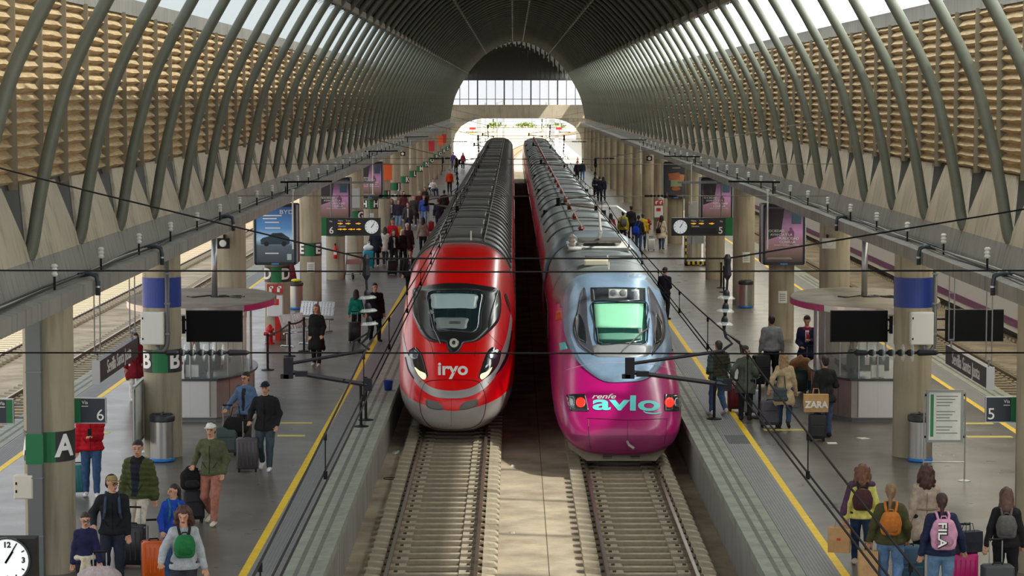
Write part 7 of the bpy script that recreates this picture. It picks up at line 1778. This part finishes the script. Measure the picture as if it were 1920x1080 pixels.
r6 = person('person in a beige coat with grey tote bag', 1470, 803, 172, 1.64, (186,164,132), (50,70,104), (60,46,40), ('long',(156,124,92)), fem=True, stride=0.25, kind='coat', hem=0.58, lh=(0.34,0.12,0.92), head=(-25,0))
w = to_world(r6, (0.08,0.24,1.2)); tb = thing('tote_bag', 'slate grey tote bag hung on the beige coat', 'bag', (w.x,w.y,w.z-0.5))
V, Fq = skin_piece([((-0.11,0,0.05),(0.11,0,0.05),0.06,0.06,(1,0.7,1)),((-0.1,0,0.24),(0.1,0,0.24),0.06,0.05,(1,0.6,1))], 0.02, 0.12); mesh_np('bag_body', V, Fq, [cloth(74,84,90)], None, tb)
m = MB(); m.tube([(-0.1,0,0.28),(-0.06,-0.02,0.55),(0.08,-0.02,0.55),(0.11,0,0.28)], 0.012, n=5); m.build('strap', cloth(74,84,90), tb)
case_at(1443, 801, 0.05, 0.42, 0.52, 0.26, (84,80,92), 'grey soft suitcase pulled by the beige coat wearer', ext=0.42, soft=True)
r7 = person('person in a black coat standing at the magenta rimmed kiosk counter', 1546, 820, 190, 1.72, (38,38,40), (70,84,116), (40,40,44), ('short',(34,26,22)), kind='coat', hem=0.78, rh=(-0.18,-0.26,1.08), lh=(0.29,0.0,0.8))
case_at(1532, 827, 0.02, 0.36, 0.5, 0.25, (44,44,46), 'black suitcase carrying a kraft shopping bag', ext=0.0, soft=True)
p = at(1532,827); paper_bag(Vector((p.x-0.03,p.y+0.02,0.62+0.5)), 'kraft paper shopping bag with large white letters', 0.52, 0.37, 0.18, col=(198,158,104), txt='ZARA', name='shopping_bag')
r8 = person('person in a grey sweatshirt seen from behind with black trousers', 1446, 722, 182, 1.74, (132,134,136), (28,28,30), (200,200,200), ('short',(36,28,24)), kind='sweater', build=1.08)
case_at(1427, 724, 0.2, 0.42, 0.72, 0.28, (28,28,32), 'tall black luggage beside the grey sweatshirt wearer', ext=0.0, soft=True)
r9 = person('person in a navy uniform suit with red tie reading a phone', 1512, 726, -6, 1.78, (32,36,62), (32,36,58), (28,26,26), ('short',(34,26,22)), kind='suit', front=(0.05,1.12,1.45,(226,226,226)), collar=(130,24,66), hem=0.76, lh=(0.05,-0.24,1.18), rh=(-0.13,-0.22,1.02), head=(0,22))
m = MB(); hz_ = r9['hz']; m.rings([[(-0.018,-0.14,hz_+0.44),(0.018,-0.14,hz_+0.44),(0.028,-0.16,hz_+0.22),(0.0,-0.16,hz_+0.18),(-0.028,-0.16,hz_+0.22)],[(-0.018,-0.15,hz_+0.44),(0.018,-0.15,hz_+0.44),(0.028,-0.17,hz_+0.22),(0.0,-0.17,hz_+0.18),(-0.028,-0.17,hz_+0.22)]], cap=True); m.build('tie', plain(196,30,60), r9['o'])
m = MB(); m.box(-0.035,0.035,-0.006,0.006,0,0.13); o = m.build('smartphone', plain(120,20,50), None, loc=to_world(r9,(0.03,-0.32,1.2)), rz=0.2); tag(o, 'red smartphone in the hand of the uniformed person', 'phone')
case_at(1521, 735, 0.1, 0.44, 0.66, 0.28, (22,110,130), 'teal blue suitcase before the uniformed person', ext=0.4)
case_at(1498, 738, -0.1, 0.42, 0.56, 0.26, (34,60,52), 'dark green suitcase under the camel coat', ext=0.0)
p = at(1498,738); fc = thing('draped_coat', 'camel brown coat draped over the dark green suitcase', 'coat', (p.x+0.03,p.y,0.58))
V, Fq = skin_piece([((-0.16,0,0.14),(0.14,0,0.2),0.12,0.12,(1,1,0.9)),((0.1,-0.06,0.16),(0.22,-0.08,-0.2),0.1,0.07,(1,0.6,1)),((-0.1,0,0.2),(0.0,0,0.32),0.1,0.06,ONE)], 0.02, 0.06); mesh_np('coat_body', V, Fq, [cloth(160,118,82)], None, fc)
V, Fq = skin_piece([((-0.15,-0.08,0.12),(-0.2,-0.1,-0.12),0.05,0.045,ONE)], 0.02, 0.04); mesh_np('sleeve', V, Fq, [cloth(150,110,76)], None, fc)
r10 = person('person in a dark padded vest and jeans by the yellow line', 1347, 779, 205, 1.7, (58,58,44), (66,92,128), (214,210,206), ('short',(48,40,36)), kind='vest', puff=True, vest=(70,86,84), stride=0.3, rh=(-0.2,-0.25,1.0), lh=(0.14,-0.22,1.0), build=1.1)
r11 = person('person with dark hair in a bun and a grey green shawl', 1397, 788, 160, 1.66, (82,88,78), (34,34,38), (50,46,46), ('bun',(30,24,22)), fem=True, kind='coat', hem=0.66, rh=(-0.22,-0.22,1.02), lh=(0.3,0.08,0.96), head=(-60,5))
case_at(1410, 778, 0.0, 0.38, 0.52, 0.25, (150,156,160), 'silver grey suitcase next to the shawl wearer', ext=0.3)
case_at(1379, 771, 0.1, 0.36, 0.56, 0.25, (110,32,44), 'maroon suitcase behind the padded vest wearer', ext=0.5)
r12 = person('person in dark clothes looking at a phone behind the magenta cab', 1246, 600, 150, 1.7, (34,36,44), (34,36,46), (40,40,44), ('short',(40,30,26)), rh=(-0.08,-0.25,1.12), lh=(0.08,-0.25,1.12), head=(0,20))
for i, (u, v, fc_, hh, tp, bt, hr, fm, lab) in enumerate([
 (1240,468,160,1.62,(200,186,160),(66,84,116),'long',1,'person in a cream coat with a dark bag beside the magenta train platform display'),
 (1168,462,180,1.7,(196,180,40),(40,44,60),'short',0,'person in a yellow jacket with grey backpack near the pantograph'),
 (1197,472,170,1.7,(40,42,50),(60,84,130),'short',0,'person in dark jacket with a bright blue bag on the arm'),
 (1145,462,175,1.6,(150,30,44),(50,50,60),'long',1,'person in a red top partly behind the magenta coach'),
 (1183,450,180,1.72,(44,44,50),(40,40,48),'short',0,'person in charcoal beyond the yellow jacket'),
 (1124,378,170,1.74,(34,34,44),(40,44,66),'short',0,'person in dark navy standing in the far trio'),
 (1117,372,10,1.7,(44,36,36),(34,34,40),'short',0,'person in dark brown in the far trio'),
 (1131,376,200,1.68,(28,30,46),(34,40,70),'long',1,'person in black jacket in the far trio'),
 (1082,340,10,1.74,(40,36,40),(34,34,40),'short',0,'person in black far away by the magenta coaches'),
 (1092,338,190,1.72,(40,46,56),(70,110,170),'short',0,'person in jeans gesturing far away by the columns'),
 (1205,466,175,1.66,(206,170,40),(50,56,70),'short',0,'child like figure in a yellow hood behind the blue bag')]):
    I_ = person(lab, u, v, fc_, hh, tp, bt, (70,60,56), (hr,(36,28,24)), fem=bool(fm), stride=0.2, kind='coat' if 'coat' in lab else 'jacket', hem=0.58 if 'coat' in lab else 0.84)
    if i == 0: backpack(I_, (40,34,34), 'dark shoulder bag on the cream coat', w=0.24, h=0.26, d=0.1, zc=0.05, x=0.1)
    if i == 1: backpack(I_, (110,108,106), 'grey backpack on the yellow jacket near the pantograph')
    if i == 2: backpack(I_, (30,70,190), 'bright blue bag on the dark jacket', zc=0.1, x=0.1)
case_at(1221, 470, 0.0, 0.34, 0.5, 0.24, (206,206,200), 'white suitcase beside the cream coat wearer', ext=0.1)
# kiosk staff
person('person in purple uniform seated inside the magenta rimmed kiosk', 1597, 760, 60, 1.66, (76,30,62), (30,30,36), (30,30,30), ('long',(120,84,60)), fem=True, pos=Vector((7.75,54.4,0.1)))
person('person in dark uniform inside the kiosk by the column lettered B', 380, 760, -20, 1.68, (60,70,90), (30,30,36), (30,30,30), ('long',(60,40,36)), fem=True, pos=Vector((-7.2,54.1,0.1)))
c_ = thing('traffic_cone', 'red and white traffic cone far along the magenta train platform', 'cone', tuple(at(1083,305)))
m = MB(); m.lathe([(0.2,0),(0.2,0.03),(0.14,0.03),(0.03,0.75)], n=14); m.build('cone_body', RED, c_, smooth=True, auto=40)
m = MB(); m.lathe([(0.115,0.25),(0.085,0.42)], n=14, cap=False); m.build('white_band', WHITE, c_)
